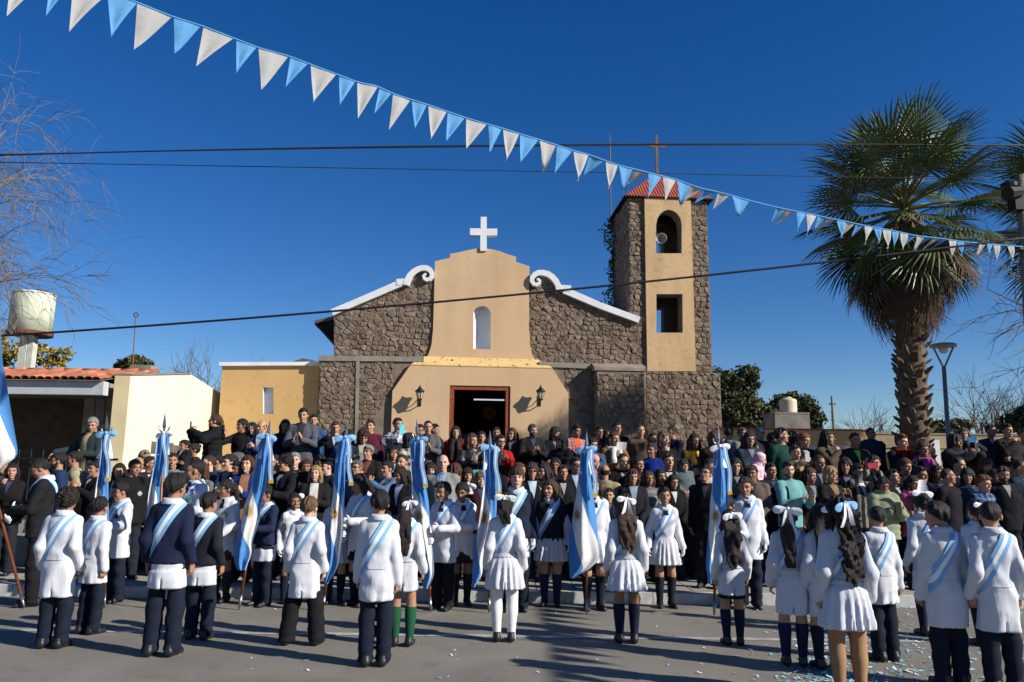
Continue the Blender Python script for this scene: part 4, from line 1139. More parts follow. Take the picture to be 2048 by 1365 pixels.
for s_, (a_, b_) in enumerate(((du0 + .16, (du0 + du1) / 2 - .03), ((du0 + du1) / 2 + .03, du1 - .16))):
    o_ = None; mb = MB(); top_ = dv1 - 1.15
    for q in (bar(a_, VB, a_ + .09, top_, PW - 1.30, PW - 1.25), bar(b_ - .09, VB, b_, top_, PW - 1.30, PW - 1.25), bar(a_ + .09, top_ - .10, b_ - .09, top_, PW - 1.30, PW - 1.25), bar(a_ + .09, VB, b_ - .09, VB + .7, PW - 1.30, PW - 1.25)): mb.add(q.v, q.f)
    me = mb.mesh('door'); me.materials.append(M_DOORW); o_ = link('door', me, church)
    q = bar(a_ + .09, VB + .7, b_ - .09, top_ - .10, PW - 1.285, PW - 1.27); me = q.mesh('pane'); me.materials.append(M_GLASS); link('pane', me, o_)
sg = fuv(979, 826, PW - 3.0); mb = MB()
for k in range(8):
    a = k * math.pi / 4; mb.add(*[[cf(sg[0] + .12 * math.cos(a) + .09 * math.cos(a + t), sg[1] + .12 * math.sin(a) + .09 * math.sin(a + t), PW - 2.98) for t in np.linspace(0, 5.5, 8)], [tuple(range(8))]])
me = mb.mesh('paper_decoration'); me.materials.append(mat('yellow_paper', (.45, .22, .02), .8)); link('paper_decoration', me, church)
# white scrolled copings: a band of changing width swept along its centre line
def sweep(name, pts, wid, w0, w1, m):
    c = [Vector((*fuv(x, y, w1), 0)) for x, y in pts]; n = len(c); L = []; Rr = []
    for i in range(n):
        t = (c[min(i + 1, n - 1)] - c[max(i - 1, 0)]).normalized(); nr = Vector((-t.y, t.x, 0)); hw = wid[i] / 158.0
        L.append(c[i] + nr * hw); Rr.append(c[i] - nr * hw)
    mb = MB(); vs = []; fs = []
    for i in range(n): vs += [cf(L[i].x, L[i].y, w1), cf(Rr[i].x, Rr[i].y, w1), cf(Rr[i].x, Rr[i].y, w0), cf(L[i].x, L[i].y, w0)]
    for i in range(n - 1):
        for k in range(4): fs.append((4 * i + k, 4 * i + (k + 1) % 4, 4 * i + 4 + (k + 1) % 4, 4 * i + 4 + k))
    fs += [(3, 2, 1, 0), (4 * n - 4, 4 * n - 3, 4 * n - 2, 4 * n - 1)]
    mb.add(vs, fs); me = mb.mesh(name); me.materials.append(m)
    import bmesh
    bm = bmesh.new(); bm.from_mesh(me); bmesh.ops.recalc_face_normals(bm, faces=bm.faces); bm.to_mesh(me); bm.free()
    return link(name, me, church)
CW0, CW1 = -.42, .14
sweep('coping', [(664, 625), (730, 597), (802, 566)], [13, 13, 14], CW0, CW1, M_WHITE)
sweep('coping', [(793, 564.5), (814, 563.5)], [13, 13], CW0, CW1 + .012, M_WHITE)
sweep('scroll', [(812, 570), (815, 560), (820, 551), (827, 544), (835, 539), (844, 536), (853, 536), (860, 540), (864, 546), (864, 553), (860, 558), (854, 559.5), (849, 557), (847, 552), (850, 548.5), (853, 549)],
      [12, 12, 12, 12, 12, 11.5, 11, 10.5, 10, 9, 8.5, 8, 7, 6, 5, 4], CW0, CW1 + .02, M_WHITE)
sweep('coping', [(1128, 580), (1200, 611), (1279, 640)], [14, 13, 13], CW0, CW1, M_WHITE)
sweep('coping', [(1119, 576), (1142, 577.5)], [13, 13], CW0, CW1 + .012, M_WHITE)
sweep('scroll', [(1119, 582), (1117, 572), (1112, 562), (1105, 554), (1096, 548), (1086, 545.5), (1077, 545.5), (1070, 549), (1065, 555), (1064, 562), (1068, 568), (1074, 569.5), (1079, 566.5), (1080, 561.5), (1077, 558.5), (1074, 559)],
      [12, 12, 12, 12, 12, 11.5, 11, 10.5, 10, 9, 8.5, 8, 7, 6, 5, 4], CW0, CW1 + .02, M_WHITE)
# cross on the gable
cx_ = fpoly([(960.5, 502), (973.5, 502), (973.5, 471.5), (994.5, 471), (994.5, 457.5), (973.5, 457.8), (973.5, 434), (961.5, 434), (961.5, 457.3), (940, 457), (940, 470.5), (960.8, 471)], .12)
cp('cross', cx_, -.06, .12, M_WHITE)
# nave body and roof behind the gable, eave overhanging on the near side
eL = fuv(668, 640); eR = fuv(1290, 655); rdg = fuv(965, 545)
M_TIN = mat('dark_tin', (.10, .085, .075), rough=.7, var=.3, scale=3)
mb = MB(); mb.prism([(eL[0] + .02, VB), (eR[0] - .3, VB), (eR[0] - .3, eR[1] - .25), (rdg[0], rdg[1] - .4), (eL[0] + .02, eL[1] - .25)], cf, -12.0, -7.2)
for ua, ub in ((eL[0] + .02, eL[0] + .3), (eR[0] - .6, eR[0] - .3)): mb.prism([(ua, VB), (ub, VB), (ub, eL[1] - .3), (ua, eL[1] - .3)], cf, -7.2, -.45)
me = mb.mesh('nave'); me.materials.append(M_CEMENT); link('nave', me, church)
mb = MB(); lo = (fuv(629, 646, -.5)); 
mb.prism(ccw([(lo[0], lo[1] - .03), (rdg[0], rdg[1] - .22), (rdg[0], rdg[1] - .14), (lo[0] + .02, lo[1] + .06)]), cf, -12.3, -.46)
mb.prism(ccw([(eR[0] - .28, eR[1] - .20), (eR[0] - .28, eR[1] - .12), (rdg[0], rdg[1] - .14), (rdg[0], rdg[1] - .22)]), cf, -12.3, -.46)
me = mb.mesh('roof'); me.materials.append(M_TIN); link('roof', me, church)
mb = MB(); mb.prism(ccw([(lo[0] + .01, lo[1] - .05), (eL[0] + .02, eL[1] - .05), (eL[0] + .02, eL[1] - .55)]), cf, -1.0, -.47); me = mb.mesh('eave_bracket'); me.materials.append(M_DARK); link('eave_bracket', me, church)
# stones of the church
def sub(poly, du=.01): return poly
areas = [(fpoly([(668, 712), (668, 630), (797, 576), (797, 714)]), cf, 0, .125, .20, 1), (fpoly([(797, 714), (797, 576), (826, 556), (845, 540), (866, 540), (866, 690), (852, 716)]), cf, 0, .125, .20, 1),
         (fpoly([(1060, 700), (1060, 560), (1090, 552), (1118, 580), (1128, 586), (1128, 728), (1074, 724)]), cf, 0, .125, .20, 1), (fpoly([(1128, 728), (1128, 586), (1278, 648), (1284, 734)]), cf, 0, .125, .20, 1)]
def down(p): p = list(p); m_ = min(q[1] for q in p); return [(u, (1.35 if v < m_ + .05 else v)) for u, v in p]
areas += [(down(fpoly([(641, 722), (711, 722), (709, 890), (641, 890)], WP)), cf, WP, .125, .21, 1), (down(fpoly([(719, 722), (828, 722), (786, 782), (786, 890), (717, 890)], WP)), cf, WP, .125, .21, 1),
          (down(fpoly([(1100, 734), (1194, 738), (1194, 890), (1130, 890), (1130, 785)], WP)), cf, WP, .125, .21, 1),
          (down(fpoly([(1195, 748), (1288, 748), (1290, 890), (1195, 890)], BW)), cf, BW, .125, .21, 1)]
print('stones church', lay_stones(church, areas, 296, 5))
# the buttress flank
def flank(u_at):
    def m(a, v, w): return cf(u_at, v, a) - FD * w
    return m
bsm = MB()
for p in masonry([(WP + .02, 1.4), (BW - .01, 1.4), (BW - .01, BT[0][1]), (WP + .02, BT[0][1])], .17, .26, random.Random(3)):
    V, Fc = stone_mesh([(WP + BW - a, v) for a, v in p][::-1] if False else p, lambda a, v, w: cf(BT[0][0] - w, v, a), 0, random.Random(4)); bsm.add(V, Fc)
me = bsm.mesh('stone_filling'); me.materials.append(STONES[1]); tag(link('stone_filling', me, church), kind='stuff')

# ------------------------------------------------------------------ bell tower
tower = tag(empty('bell_tower', fw(0, 0, 0)), 'square stone bell tower with yellow front panel and red corrugated roof', 'tower')
def tp_(name, poly, w0, w1, m):
    mb = MB(); mb.prism(ccw(poly), cf, w0, w1); me = mb.mesh(name); me.materials.append(m); return link(name, me, tower)
TB = fpoly([(1291, 960), (1291, 742), (1440, 747), (1443, 965)], .10); TB[0] = (TB[1][0], VB); TB[3] = (TB[2][0] + .02, VB)
tp_('tower_base', TB, -2.2, .10, M_MORTAR)
tl = fuv(1257, 396); trr = fuv(1417, 402); vb_ = TB[1][1]; TD = 2.05
tul, tur, tvt = tl[0], fuv(1419, 600)[0], tl[1]
pl0, pl1 = fuv(1290, 560)[0], fuv(1383.5, 560)[0]
op_a = fpoly([(1310.5, 509), (1310.5, 452), (1313, 440), (1319, 430), (1327, 424), (1335, 422), (1344, 424), (1352, 429), (1359, 439), (1361.5, 452), (1361.5, 509)]); op_b = fpoly([(1311, 667), (1311, 590), (1363, 590), (1363.5, 667)])
# four walls, the front in pieces round its two openings
def twall(name, poly, w0, w1): return tp_(name, poly, w0, w1, M_MORTAR)
twall('wall', [(tul, vb_), (pl0 + .02, vb_), (pl0 + .02, tvt), (tul, tvt)], -.35, 0); twall('wall', [(pl1 - .02, vb_), (tur + .02, vb_), (tur, tvt), (pl1 - .02, tvt)], -.35, 0)
import bmesh
def tower_face(outer, holes, w1, w0, name, m, m_in):
    bm = bmesh.new(); loops = [[bm.verts.new(cf(u, v, w1)) for u, v in ccw(p)] for p in [outer] + holes]
    ed = [bm.edges.new((lp[i], lp[(i + 1) % len(lp)])) for lp in loops for i in range(len(lp))]
    bmesh.ops.triangle_fill(bm, use_beauty=True, use_dissolve=False, edges=ed)
    for f in list(bm.faces):
        if f.normal.dot(FN) < 0: f.normal_flip()
    for li, lp in enumerate(loops):
        bk = [bm.verts.new(v.co - FN * (w1 - w0)) for v in lp]
        for i in range(len(lp)):
            q = (bk[i], bk[(i + 1) % len(lp)], lp[(i + 1) % len(lp)], lp[i]) if li == 0 else (lp[i], lp[(i + 1) % len(lp)], bk[(i + 1) % len(lp)], bk[i])
            f = bm.faces.new(q); f.material_index = 1 if li else 0
    me = bpy.data.meshes.new(name); bm.to_mesh(me); bm.free(); me.materials.append(m); me.materials.append(m_in); me.update()
    return link(name, me, tower)
M_YELT = mat('weathered_yellow_plaster', (.51, .345, .18), rough=.9, var=.08, scale=1.6, bump=.35, bscale=9, col2=(.55, .385, .21))
weather(M_YELT, .18, 1.4)
pan = [(pl0, fuv(1294, 743)[1]), (pl1 + .02, fuv(1386, 744)[1]), (pl1, fuv(1379, 399)[1]), (pl0, fuv(1290, 396)[1])]
tower_face(pan, [op_a, op_b], .09, -.36, 'front_panel', M_YELT, M_CEMENT)
# arch band
mb = MB(); n = 14; r0, r1 = .36, .40
back = [(pl0 - .25, vb_), (pl1 + .25, vb_), (pl1 + .25, tvt), (pl0 - .25, tvt)]
def shift(p, du): return [(u + du, v) for u, v in p]
tower_face([(tul, vb_), (tur, vb_), (tur, tvt), (tul, tvt)], [shift(op_a, 0.0), shift(op_b, 0.0)], -TD + .35, -TD, 'wall', M_CEMENT, M_CEMENT)
for ua, ub in ((tul, tul + .35), (tur - .35, tur)): twall('wall', [(ua, vb_), (ub, vb_), (ub, tvt), (ua, tvt)], -TD + .352, -.352)
tp_('floor', [(tul + .36, op_b[0][1] - .5), (tur - .36, op_b[0][1] - .5), (tur - .36, op_b[0][1] - .4), (tul + .36, op_b[0][1] - .4)], -TD + .36, -.37, M_DARK)
mb = MB()
for vv in (tvt - .4, (op_a[0][1] + op_b[1][1]) / 2): mb.prism([(tul + .36, vv), (tur - .36, vv), (tur - .36, vv + .12), (tul + .36, vv + .12)], cf, -1.1, -.95)
me = mb.mesh('beam'); me.materials.append(M_DOORW); link('beam', me, tower)
# horn loudspeaker in the arch
hu, hv = fuv(1322, 478, -.15); mb = MB()
prof = [(.02, -.30), (.035, -.22), (.05, -.12), (.09, -.05), (.145, .0), (.15, .012), (.13, .004), (.05, -.1), (.012, -.12)]
Mh = Matrix.Translation(cf(hu, hv, -.12)) @ FN.to_track_quat('Z', 'Y').to_matrix().to_4x4() @ Matrix.Rotation(-.35, 4, 'Y')
mb.lathe(prof, 20); mb.v = [tuple(Mh @ Vector(v)) for v in mb.v]
mb.tube([cf(hu, hv - .05, -.3), cf(hu - .02, op_a[0][1], -.3)], .015, 6)
me = mb.mesh('horn_loudspeaker', True); me.materials.append(mat('grey_metal', (.28, .28, .27), .55, .15, metal=.2))
hl = link('horn_loudspeaker', me); hl.location = church.location; tag(hl, 'grey horn loudspeaker in the arched opening of the bell tower', 'loudspeaker')
# corrugated hip roof
M_REDT = mat('red_corrugated_tin', (.33, .085, .055), rough=.55, var=.2, scale=4, bump=.1)
ap = fuv(1318, 346, -TD / 2); E = [(tul - .14, .14), (tur + .16, .14), (tur + .16, -TD - .12), (tul - .14, -TD - .12)]
ve = tvt + .02; apx = ((tul + tur) / 2, -TD / 2, ap[1])
for k in range(4):
    (ua, wa), (ub, wb) = E[k], E[(k + 1) % 4]; nseg = 60; vs = []; fs = []
    for i in range(nseg + 1):
        t = i / nseg; u = ua + (ub - ua) * t; w = wa + (wb - wa) * t; rp_ = .016 * math.cos(i * math.pi)
        # ribs run straight up the slope until they meet the hip
        rise = 1 - abs(2 * t - 1); mu, mw = (E[k][0] + E[(k + 1) % 4][0]) / 2, (E[k][1] + E[(k + 1) % 4][1]) / 2
        u2 = u + (apx[0] - mu) * rise; w2 = w + (apx[1] - mw) * rise
        vs += [cf(u, ve + rp_, w), cf(u2, ve + (apx[2] - ve) * rise + rp_, w2)]
    for i in range(nseg): fs.append((2 * i, 2 * i + 2, 2 * i + 3, 2 * i + 1))
    mb = MB(); mb.add(vs, fs); me = mb.mesh('roof_sheet', False); me.materials.append(M_REDT); link('roof_sheet', me, tower)
mb = MB(); mb.prism(ccw([(tul - .13, ve - .03), (tur + .15, ve - .03), (tur + .15, ve - .015), (tul - .13, ve - .015)]), cf, -TD - .1, .13); me = mb.mesh('soffit'); me.materials.append(M_DARK); link('soffit', me, tower)
# iron cross on the roof and lightning rod
cz0, cz1 = fuv(1318, 348, -1)[1], fuv(1317, 270, -1)[1]; ca = fuv(1316, 293, -1); mb = MB()
u_ = apx[0]; mb.prism([(u_ - .035, cz0 - .05), (u_ + .035, cz0 - .05), (u_ + .035, cz1), (u_ - .035, cz1)], cf, -1.06, -1.0)
mb.prism([(u_ - .24, ca[1] - .03), (u_ - .036, ca[1] - .03), (u_ - .036, ca[1] + .03), (u_ - .24, ca[1] + .03)], cf, -1.055, -1.005); mb.prism([(u_ + .036, ca[1] - .03), (u_ + .24, ca[1] - .03), (u_ + .24, ca[1] + .03), (u_ + .036, ca[1] + .03)], cf, -1.055, -1.005)
me = mb.mesh('cross'); me.materials.append(mat('weathered_wood', (.16, .11, .075), .9, .3, 12)); link('cross', me, tower)
lr0, lr1 = fuv(1223, 432, -TD + .1), fuv(1223, 266, -TD + .1); mb = MB(); mb.tube([cf(lr0[0], lr0[1] - .5, -TD - .02), cf(lr0[0], lr1[1] - .25, -TD - .02)], .02, 6); mb.tube([cf(lr0[0], lr1[1] - .25, -TD - .02), cf(lr0[0], lr1[1], -TD - .02)], .008, 5)
me = mb.mesh('lightning_rod'); me.materials.append(mat('steel', (.12, .12, .125), .6, .1)); link('lightning_rod', me, tower)
tareas = [([(TB[1][0] + .01, 1.4), (TB[2][0] - .01, 1.4), (TB[2][0] - .01, TB[2][1]), (TB[1][0] + .01, TB[1][1])], cf, .10, .13, .22, 1),
          ([(tul, vb_), (pl0 + .0, vb_), (pl0 + .0, tvt), (tul, tvt)], cf, 0, .13, .20, 1), ([(pl1 + .03, vb_), (tur, vb_), (tur, tvt), (pl1 + .01, tvt)], cf, 0, .13, .20, 1),
          ([(-TD, vb_), (0, vb_), (0, tvt), (-TD, tvt)], lambda a, v, w: cf(tul - w, v, -TD - a if False else (-TD - a)), 0, .2, .32, .35)]
print('stones tower', lay_stones(tower, tareas, 296, 9))
# ivy on the tower's far edge and in the openings
def leaves_mesh(pts, size, seed, name='leaves', flat=None):
    r = np.random.RandomState(seed); n = len(pts); a = r.normal(0, 1, (n, 3)); a /= np.linalg.norm(a, axis=1)[:, None]
    b = np.cross(a, r.normal(0, 1, (n, 3))); b /= np.linalg.norm(b, axis=1)[:, None]; s = size * r.uniform(.6, 1.3, (n, 1))
    P = np.asarray(pts); V = np.stack([P - a * s, P + b * s * .5, P + a * s, P - b * s * .5], 1).reshape(-1, 3)
    return np_mesh(name, V, np.arange(4 * n).reshape(-1, 4), False)
M_IVY = mat('ivy_green', (.055, .075, .02), rough=.6, var=.4, scale=6)
r_ = np.random.RandomState(4); pts = []
for i in range(900):
    v = vb_ + .5 + (tvt - vb_ - .6) * r_.uniform(0, 1) ** .9; k = .12 + .07 * math.sin(v * 3.1) + .04 * math.sin(v * 7)
    pts.append(cf(tul - abs(r_.normal(0, k)) - .02, v, -TD + .15 + r_.normal(0, .16)))
for i in range(240):
    v = op_b[0][1] + r_.uniform(0, .6) ** 1.2 * 1.4; pts.append(cf(op_b[0][0] + .05 + abs(r_.normal(0, .17)), v, -TD + r_.uniform(-.1, .1)))
for i in range(70): pts.append(cf(op_a[0][0] + .05 + abs(r_.normal(0, .1)), op_a[0][1] + r_.uniform(0, .22), -TD + r_.uniform(-.1, .1)))
me = leaves_mesh(pts, .055, 3); me.materials.append(M_IVY); ivy = link('ivy', me); ivy.location = church.location
tag(ivy, 'thin green ivy climbing the shaded edge of the bell tower', 'ivy')

# ------------------------------------------------------------------ wall lanterns
def lantern(px, label):
    u, v = fuv(px, 794, PW); t = tag(empty('wall_lantern', fw(u, v, PW), FA), label, 'lantern', 'lanterns beside the church door')
    d = .24; top = fuv(px, 770, PW + d)[1] - v; bot = fuv(px, 802, PW + d)[1] - v
    mb = MB(); mb.tube([(0, 0, -.16), (0, -.03, -.2), (0, -.13, -.2), (0, -.21, -.14), (0, -d, bot + .03)], .014, 6); mb.tube([(0, -.02, -.02), (0, -.10, -.10), (0, -.19, -.10)], .010, 6); mb.build('bracket', M_IRON, t)
    mb = MB(); mb.box((0, -.012, -.10), (.07, .02, .26)); mb.build('wall_plate', M_IRON, t)
    h0, h1 = bot + .05, top - .17; mb = MB(); n = 6
    for k in range(n):
        a = 2 * math.pi * k / n; mb.tube([(.055 * math.cos(a), -d + .055 * math.sin(a), h0), (.095 * math.cos(a), -d + .095 * math.sin(a), h1)], .007, 4)
    mb.lathe([(.02, h0 - .05), (.06, h0 - .03), (.06, h0), (.02, h0)], n, (0, -d, 0)); mb.build('cage', M_IRON, t)
    mb = MB(); mb.lathe([(.115, h1 - .005), (.12, h1 + .012), (.085, h1 + .05), (.04, h1 + .085), (.04, h1 + .11), (.012, h1 + .125), (.02, h1 + .14), (.004, h1 + .17)], 12, (0, -d, 0)); mb.build('cap', M_IRON, t, True)
    mb = MB(); mb.lathe([(.05, h0 + .003), (.088, h1 - .004)], n, (0, -d, 0)); mb.build('glass', mat('lantern_glass', (.45, .42, .33), .25, .1, spec=.5), t)
lantern(840, 'black iron wall lantern between the stone corner and the church door')
lantern(1079, 'black iron wall lantern between the church door and the buttress')

# ------------------------------------------------------------------ orange annex beside the church
annex = tag(empty('annex_building', fw(-5, 0, .1)), 'low orange flat roofed annex with one narrow slot window', 'building')
AW = .02
def afw(u, v, w=0.0): return fw(u, v, w) - annex.location
an = fpoly([(445, 960), (445, 730), (640, 728), (640, 960)], AW); an[0] = (an[1][0], 0); an[3] = (an[2][0], 0)
sl_ = fpoly([(526, 828), (526, 775), (547, 775), (547, 828)], AW)
def face_holes(outer, holes, w1, w0, name, m, m_in, parent, fmap, hole_depth):
    bm = bmesh.new(); loops = [[bm.verts.new(fmap(u, v, w1)) for u, v in ccw(p)] for p in [outer] + holes]
    ed = [bm.edges.new((lp[i], lp[(i + 1) % len(lp)])) for lp in loops for i in range(len(lp))]
    bmesh.ops.triangle_fill(bm, use_beauty=True, use_dissolve=False, edges=ed)
    for f in list(bm.faces):
        if f.normal.dot(FN) < 0: f.normal_flip()
    for li, lp in enumerate(loops):
        bk = [bm.verts.new(v.co - FN * ((w1 - w0) if li == 0 else hole_depth)) for v in lp]
        for i in range(len(lp)):
            q = (bk[i], bk[(i + 1) % len(lp)], lp[(i + 1) % len(lp)], lp[i]) if li == 0 else (lp[i], lp[(i + 1) % len(lp)], bk[(i + 1) % len(lp)], bk[i])
            f = bm.faces.new(q); f.material_index = 1 if li else 0
        if li: f = bm.faces.new(bk); f.material_index = 1
    me = bpy.data.meshes.new(name); bm.to_mesh(me); bm.free(); me.materials.append(m); me.materials.append(m_in); me.update()
    return link(name, me, parent)
face_holes(an, [sl_], AW, -5, 'wall', M_YEL2, M_WHITE, annex, afw, .16)
a0, a1 = fuv(445, 733, AW), fuv(640, 732, AW); mb = MB(); mb.prism(ccw([(a0[0] - .06, a0[1]), (a1[0], a1[1]), (a1[0], a1[1] + .09), (a0[0] - .06, a0[1] + .09)]), afw, -5, AW + .09); mb.build('coping', M_WHITE, annex)
mb = MB(); q0, q1 = fuv(470, 852, AW), fuv(640, 852, AW)

# ------------------------------------------------------------------ house with tiled porch and cream gable wall
house = tag(empty('house', (-10, 16, 0)), 'low house with clay tile porch roof and cream gable wall', 'house')
HX = -7.42
def hl_(x, y, z): return Vector((x, y, z)) - Vector((-10, 16, 0))
M_CREAM = mat('cream_paint', (.66, .60, .46), rough=.85, var=.05, scale=.9, bump=.15, bscale=18, col2=(.72, .66, .53))
weather(M_CREAM, .08, 1.0); weather(M_YEL2, .10, .9)
# the gable wall runs away from the street and faces the church
def ax(px, py):      # pixel -> (y, z) on the plane x = HX
    d = ray(px, py); k = HX / d.x; return d.y * k, EYE + d.z * k
yn, zt = ax(262, 751); yf, zf = ax(449, 793); yp, zp = ax(381, 749)
mb = MB(); prof = [(yn, 0), (yf + .05, 0), (yf + .05, zf), (yp, zp), (yn, zt)]
th = .30
vs = [hl_(HX, y, z) for y, z in prof] + [hl_(HX - th, y, z) for y, z in prof]; n = len(prof)
mb.add(vs, [tuple(range(n))[::-1] if False else tuple(range(n)), tuple(range(2 * n - 1, n - 1, -1))] + [(i + n, (i + 1) % n + n, (i + 1) % n, i) for i in range(n)])
mb.build('gable_wall', M_CREAM, house)
# its street end swells forward at the foot
mb = MB(); n = 12; vs = []; fs = []
for i in range(n + 1):
    t = i / n; z = zt * (1 - t) + .0; out = .02 + .42 * max(0, (t - .35) / .65) ** 2.2
    vs += [hl_(HX - .002, yn - out, z), hl_(HX - th, yn - out, z), hl_(HX - .002, yn + .02, z), hl_(HX - th, yn + .02, z)]
for i in range(n):
    a = 4 * i; fs += [(a + 1, a, a + 4, a + 5), (a, a + 2, a + 6, a + 4), (a + 3, a + 1, a + 5, a + 7)]
mb.add(vs, fs); M_CREAM2 = mat('cream_paint_dull', (.66, .55, .33), rough=.9, var=.08, scale=2, bump=.2); mb.build('wall_end', M_CREAM2, house)
mb = MB(); mb.prism([(yn - .03, zt), (yp, zp), (yp, zp + .025), (yn - .03, zt + .025)], lambda a, b, w: hl_(HX - w, a, b), -.03, th + .02); mb.build('wall_cap', M_CEMENT, house)
# fascia beam, porch roof slab, dark porch with door wall
_, ze0 = 0, at(120, 762, 14.9).z; zb0 = at(120, 789, 14.9).z
M_FASC = mat('pale_fascia_paint', (.42, .44, .46), rough=.85, var=.12, scale=3, bump=.2)
mb = MB(); mb.box(hl_((-16 + HX - th) / 2 - .0, 15.0, (ze0 + zb0) / 2), (16 + HX - th - .004, .2, ze0 - zb0)); mb.build('fascia', M_FASC, house)
mb = MB(); mb.box(hl_((-16 + HX - th) / 2, 17.4, ze0 - .05), (16 + HX - th - .01, 4.5, .08)); mb.build('porch_ceiling', M_CEMENT, house)
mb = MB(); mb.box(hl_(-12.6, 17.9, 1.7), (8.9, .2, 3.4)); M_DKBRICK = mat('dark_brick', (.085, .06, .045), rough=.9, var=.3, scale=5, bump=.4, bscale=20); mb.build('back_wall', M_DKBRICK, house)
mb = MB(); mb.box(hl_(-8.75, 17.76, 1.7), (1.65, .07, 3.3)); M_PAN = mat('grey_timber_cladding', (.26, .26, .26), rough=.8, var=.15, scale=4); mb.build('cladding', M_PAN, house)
for i in range(7):
    mb = MB(); mb.box(hl_(-9.42 + i * .225, 17.71, 2.95), (.20, .03, .75)); mb.build('plank', M_PAN, house)
dmb = MB()
for x in (-9.5, -8.85, -8.2): dmb.box(hl_(x, 17.70, 1.55), (.09, .05, 1.95))
for z in (.6, 2.5): dmb.box(hl_(-8.85, 17.70, z), (1.2, .048, .09))
dr_ = dmb.build('window_frame', mat('grey_window_paint', (.34, .35, .36), .7, .1), house)
for x in (-9.175, -8.525):
    mb = MB(); mb.box(Vector((0, 0, 0)), (.54, .02, 1.8)); mb.build('pane', M_GLASS, dr_, M=Matrix.Translation(hl_(x, 17.71, 1.55)))
# tiles: shared half-round tiles in courses, ridge tiles on top
yR = 17.0; zR = at(120, 741, yR).z
tm = MB(); vs = []; fs = []; k6 = 6
for yy, rr in ((0, .068), (-.34, .082)):
    for i in range(k6 + 1):
        a = math.pi * i / k6; vs.append((rr * math.cos(a), yy, rr * .62 * math.sin(a)))
        
for i in range(k6): fs.append((i, i + 1, k6 + 1 + i + 1, k6 + 1 + i))
vs2 = [(x * .86, y, z * .8 - .0) for x, y, z in vs]; b_ = len(vs); tm.add(vs + vs2, fs + [tuple(b_ + q for q in f[::-1]) for f in fs] + [(k6 + 1 + i, k6 + 2 + i, b_ + k6 + 2 + i, b_ + k6 + 1 + i) for i in range(k6)])
tme = tm.mesh('roof_tile', True)
TILES = [mat('clay_tile_%d' % i, c, rough=.9, var=.25, scale=9, bump=.4, bscale=40) for i, c in enumerate(((.40, .145, .075), (.33, .11, .06), (.46, .19, .105), (.28, .11, .07)))]
slope = math.atan2(zR - ze0, yR - 14.85); nx = 36; ny = 8
for i in range(nx):
    for jx in range(ny):
        f = jx / (ny - 1); y = 14.80 + .40 + (yR - 14.85 - .3) * f; z = ze0 + .04 + (zR - ze0 - .06) * ((y - 14.80) / (yR - 14.85)) * .98
        M = Matrix.Translation(hl_(HX - th - .14 - i * .15, y, z + rng.uniform(-.008, .01))) @ Matrix.Rotation(slope - .0, 4, 'X') @ Matrix.Rotation(rng.uniform(-.03, .03), 4, 'Z')
        link('roof_tile', tme, house, TILES[rng.randrange(4)], M)
rt = MB(); rt.lathe([(.085, 0), (.10, .42)], 12); rtm = rt.mesh('ridge_tile', True)
for i in range(13): link('ridge_tile', rtm, house, TILES[rng.randrange(4)], Matrix.Translation(hl_(HX - .25 - i * .40 - .42, yR, zR - .04)) @ Matrix.Rotation(R(90), 4, 'Y') @ Matrix.Rotation(rng.uniform(-.02, .02), 4, 'X'))
mb = MB(); mb.add([hl_(-16, 14.8, ze0), hl_(HX - th, 14.8, ze0), hl_(HX - th, yR, zR - .03), hl_(-16, yR, zR - .03), hl_(HX - th, 19.5, ze0), hl_(-16, 19.5, ze0)], [(0, 1, 2, 3), (3, 2, 4, 5)]); mb.build('roof_deck', M_CEMENT, house)
mb = MB(); c_ = at(288, 743, 18.5); mb.box(hl_(c_.x, c_.y, c_.z), (.5, .4, .25)); mb.build('chimney', M_CEMENT, house)
# railing
rail = tag(empty('porch_railing', (-10, 15.3, 0)), 'dark iron railing along the house porch behind the crowd', 'railing')
mb = MB(); mb.box((0, 0, 1.75), (5, .04, .04)); mb.build('top_rail', M_IRON, rail); bar_me = None
bmb = MB(); bmb.tube([(0, 0, .75), (0, 0, 1.85), (0, 0, 1.93)], [.010, .010, .002], 6); bme = bmb.mesh('railing_bar')
for i in range(22): link('railing_bar', bme, rail, M_IRON, Matrix.Translation((-2.4 + i * .23, 0, 0)))
mb = MB(); mb.box((0, 0, .9), (5, .03, .03)); mb.build('bottom_rail', M_IRON, rail)
for k, (x0, y0, x1, y1) in enumerate(((302, 885, 345, 908), (347, 891, 355, 907), (357, 884, 366, 906))):
    ya, za = ax(x0, (y0 + y1) / 2); yb, _z = ax(x1, (y0 + y1) / 2); z1 = ax((x0 + x1) / 2, y0)[1]; z0 = ax((x0 + x1) / 2, y1)[1]
    mb = MB(); mb.box((.012, 0, 0), (.02, yb - ya, z1 - z0)); o = mb.build('wall_plaque', mat('dull_bronze', (.13, .12, .10), .6, .2, metal=.3), None); o.location = (HX, (ya + yb) / 2, (z0 + z1) / 2)
    tag(o, ('wide grey plaque on the cream wall behind the flag', 'smallest grey plaque on the cream wall', 'grey plaque on the cream wall above the held child')[k], 'plaque', 'plaques on the cream wall')
# antenna mast on the house
p0, p1 = at(264, 750, 17.5), at(272, 628, 17.5); t = tag(empty('antenna', p0), 'thin rusty antenna mast with a ring on top of the house', 'antenna')
mb = MB(); mb.tube([Vector(), (p1 - p0) * .97], .014, 6); mb.build('mast', mat('rusty_iron', (.17, .095, .06), .8, .3, 12), t)
mb = MB(); mb.tube([(p1 - p0) * .98 + Vector((.05 * math.cos(a), 0, .05 * math.sin(a))) for a in np.linspace(0, 6.283, 13)], .010, 5); mb.build('ring', M_IRON, t)

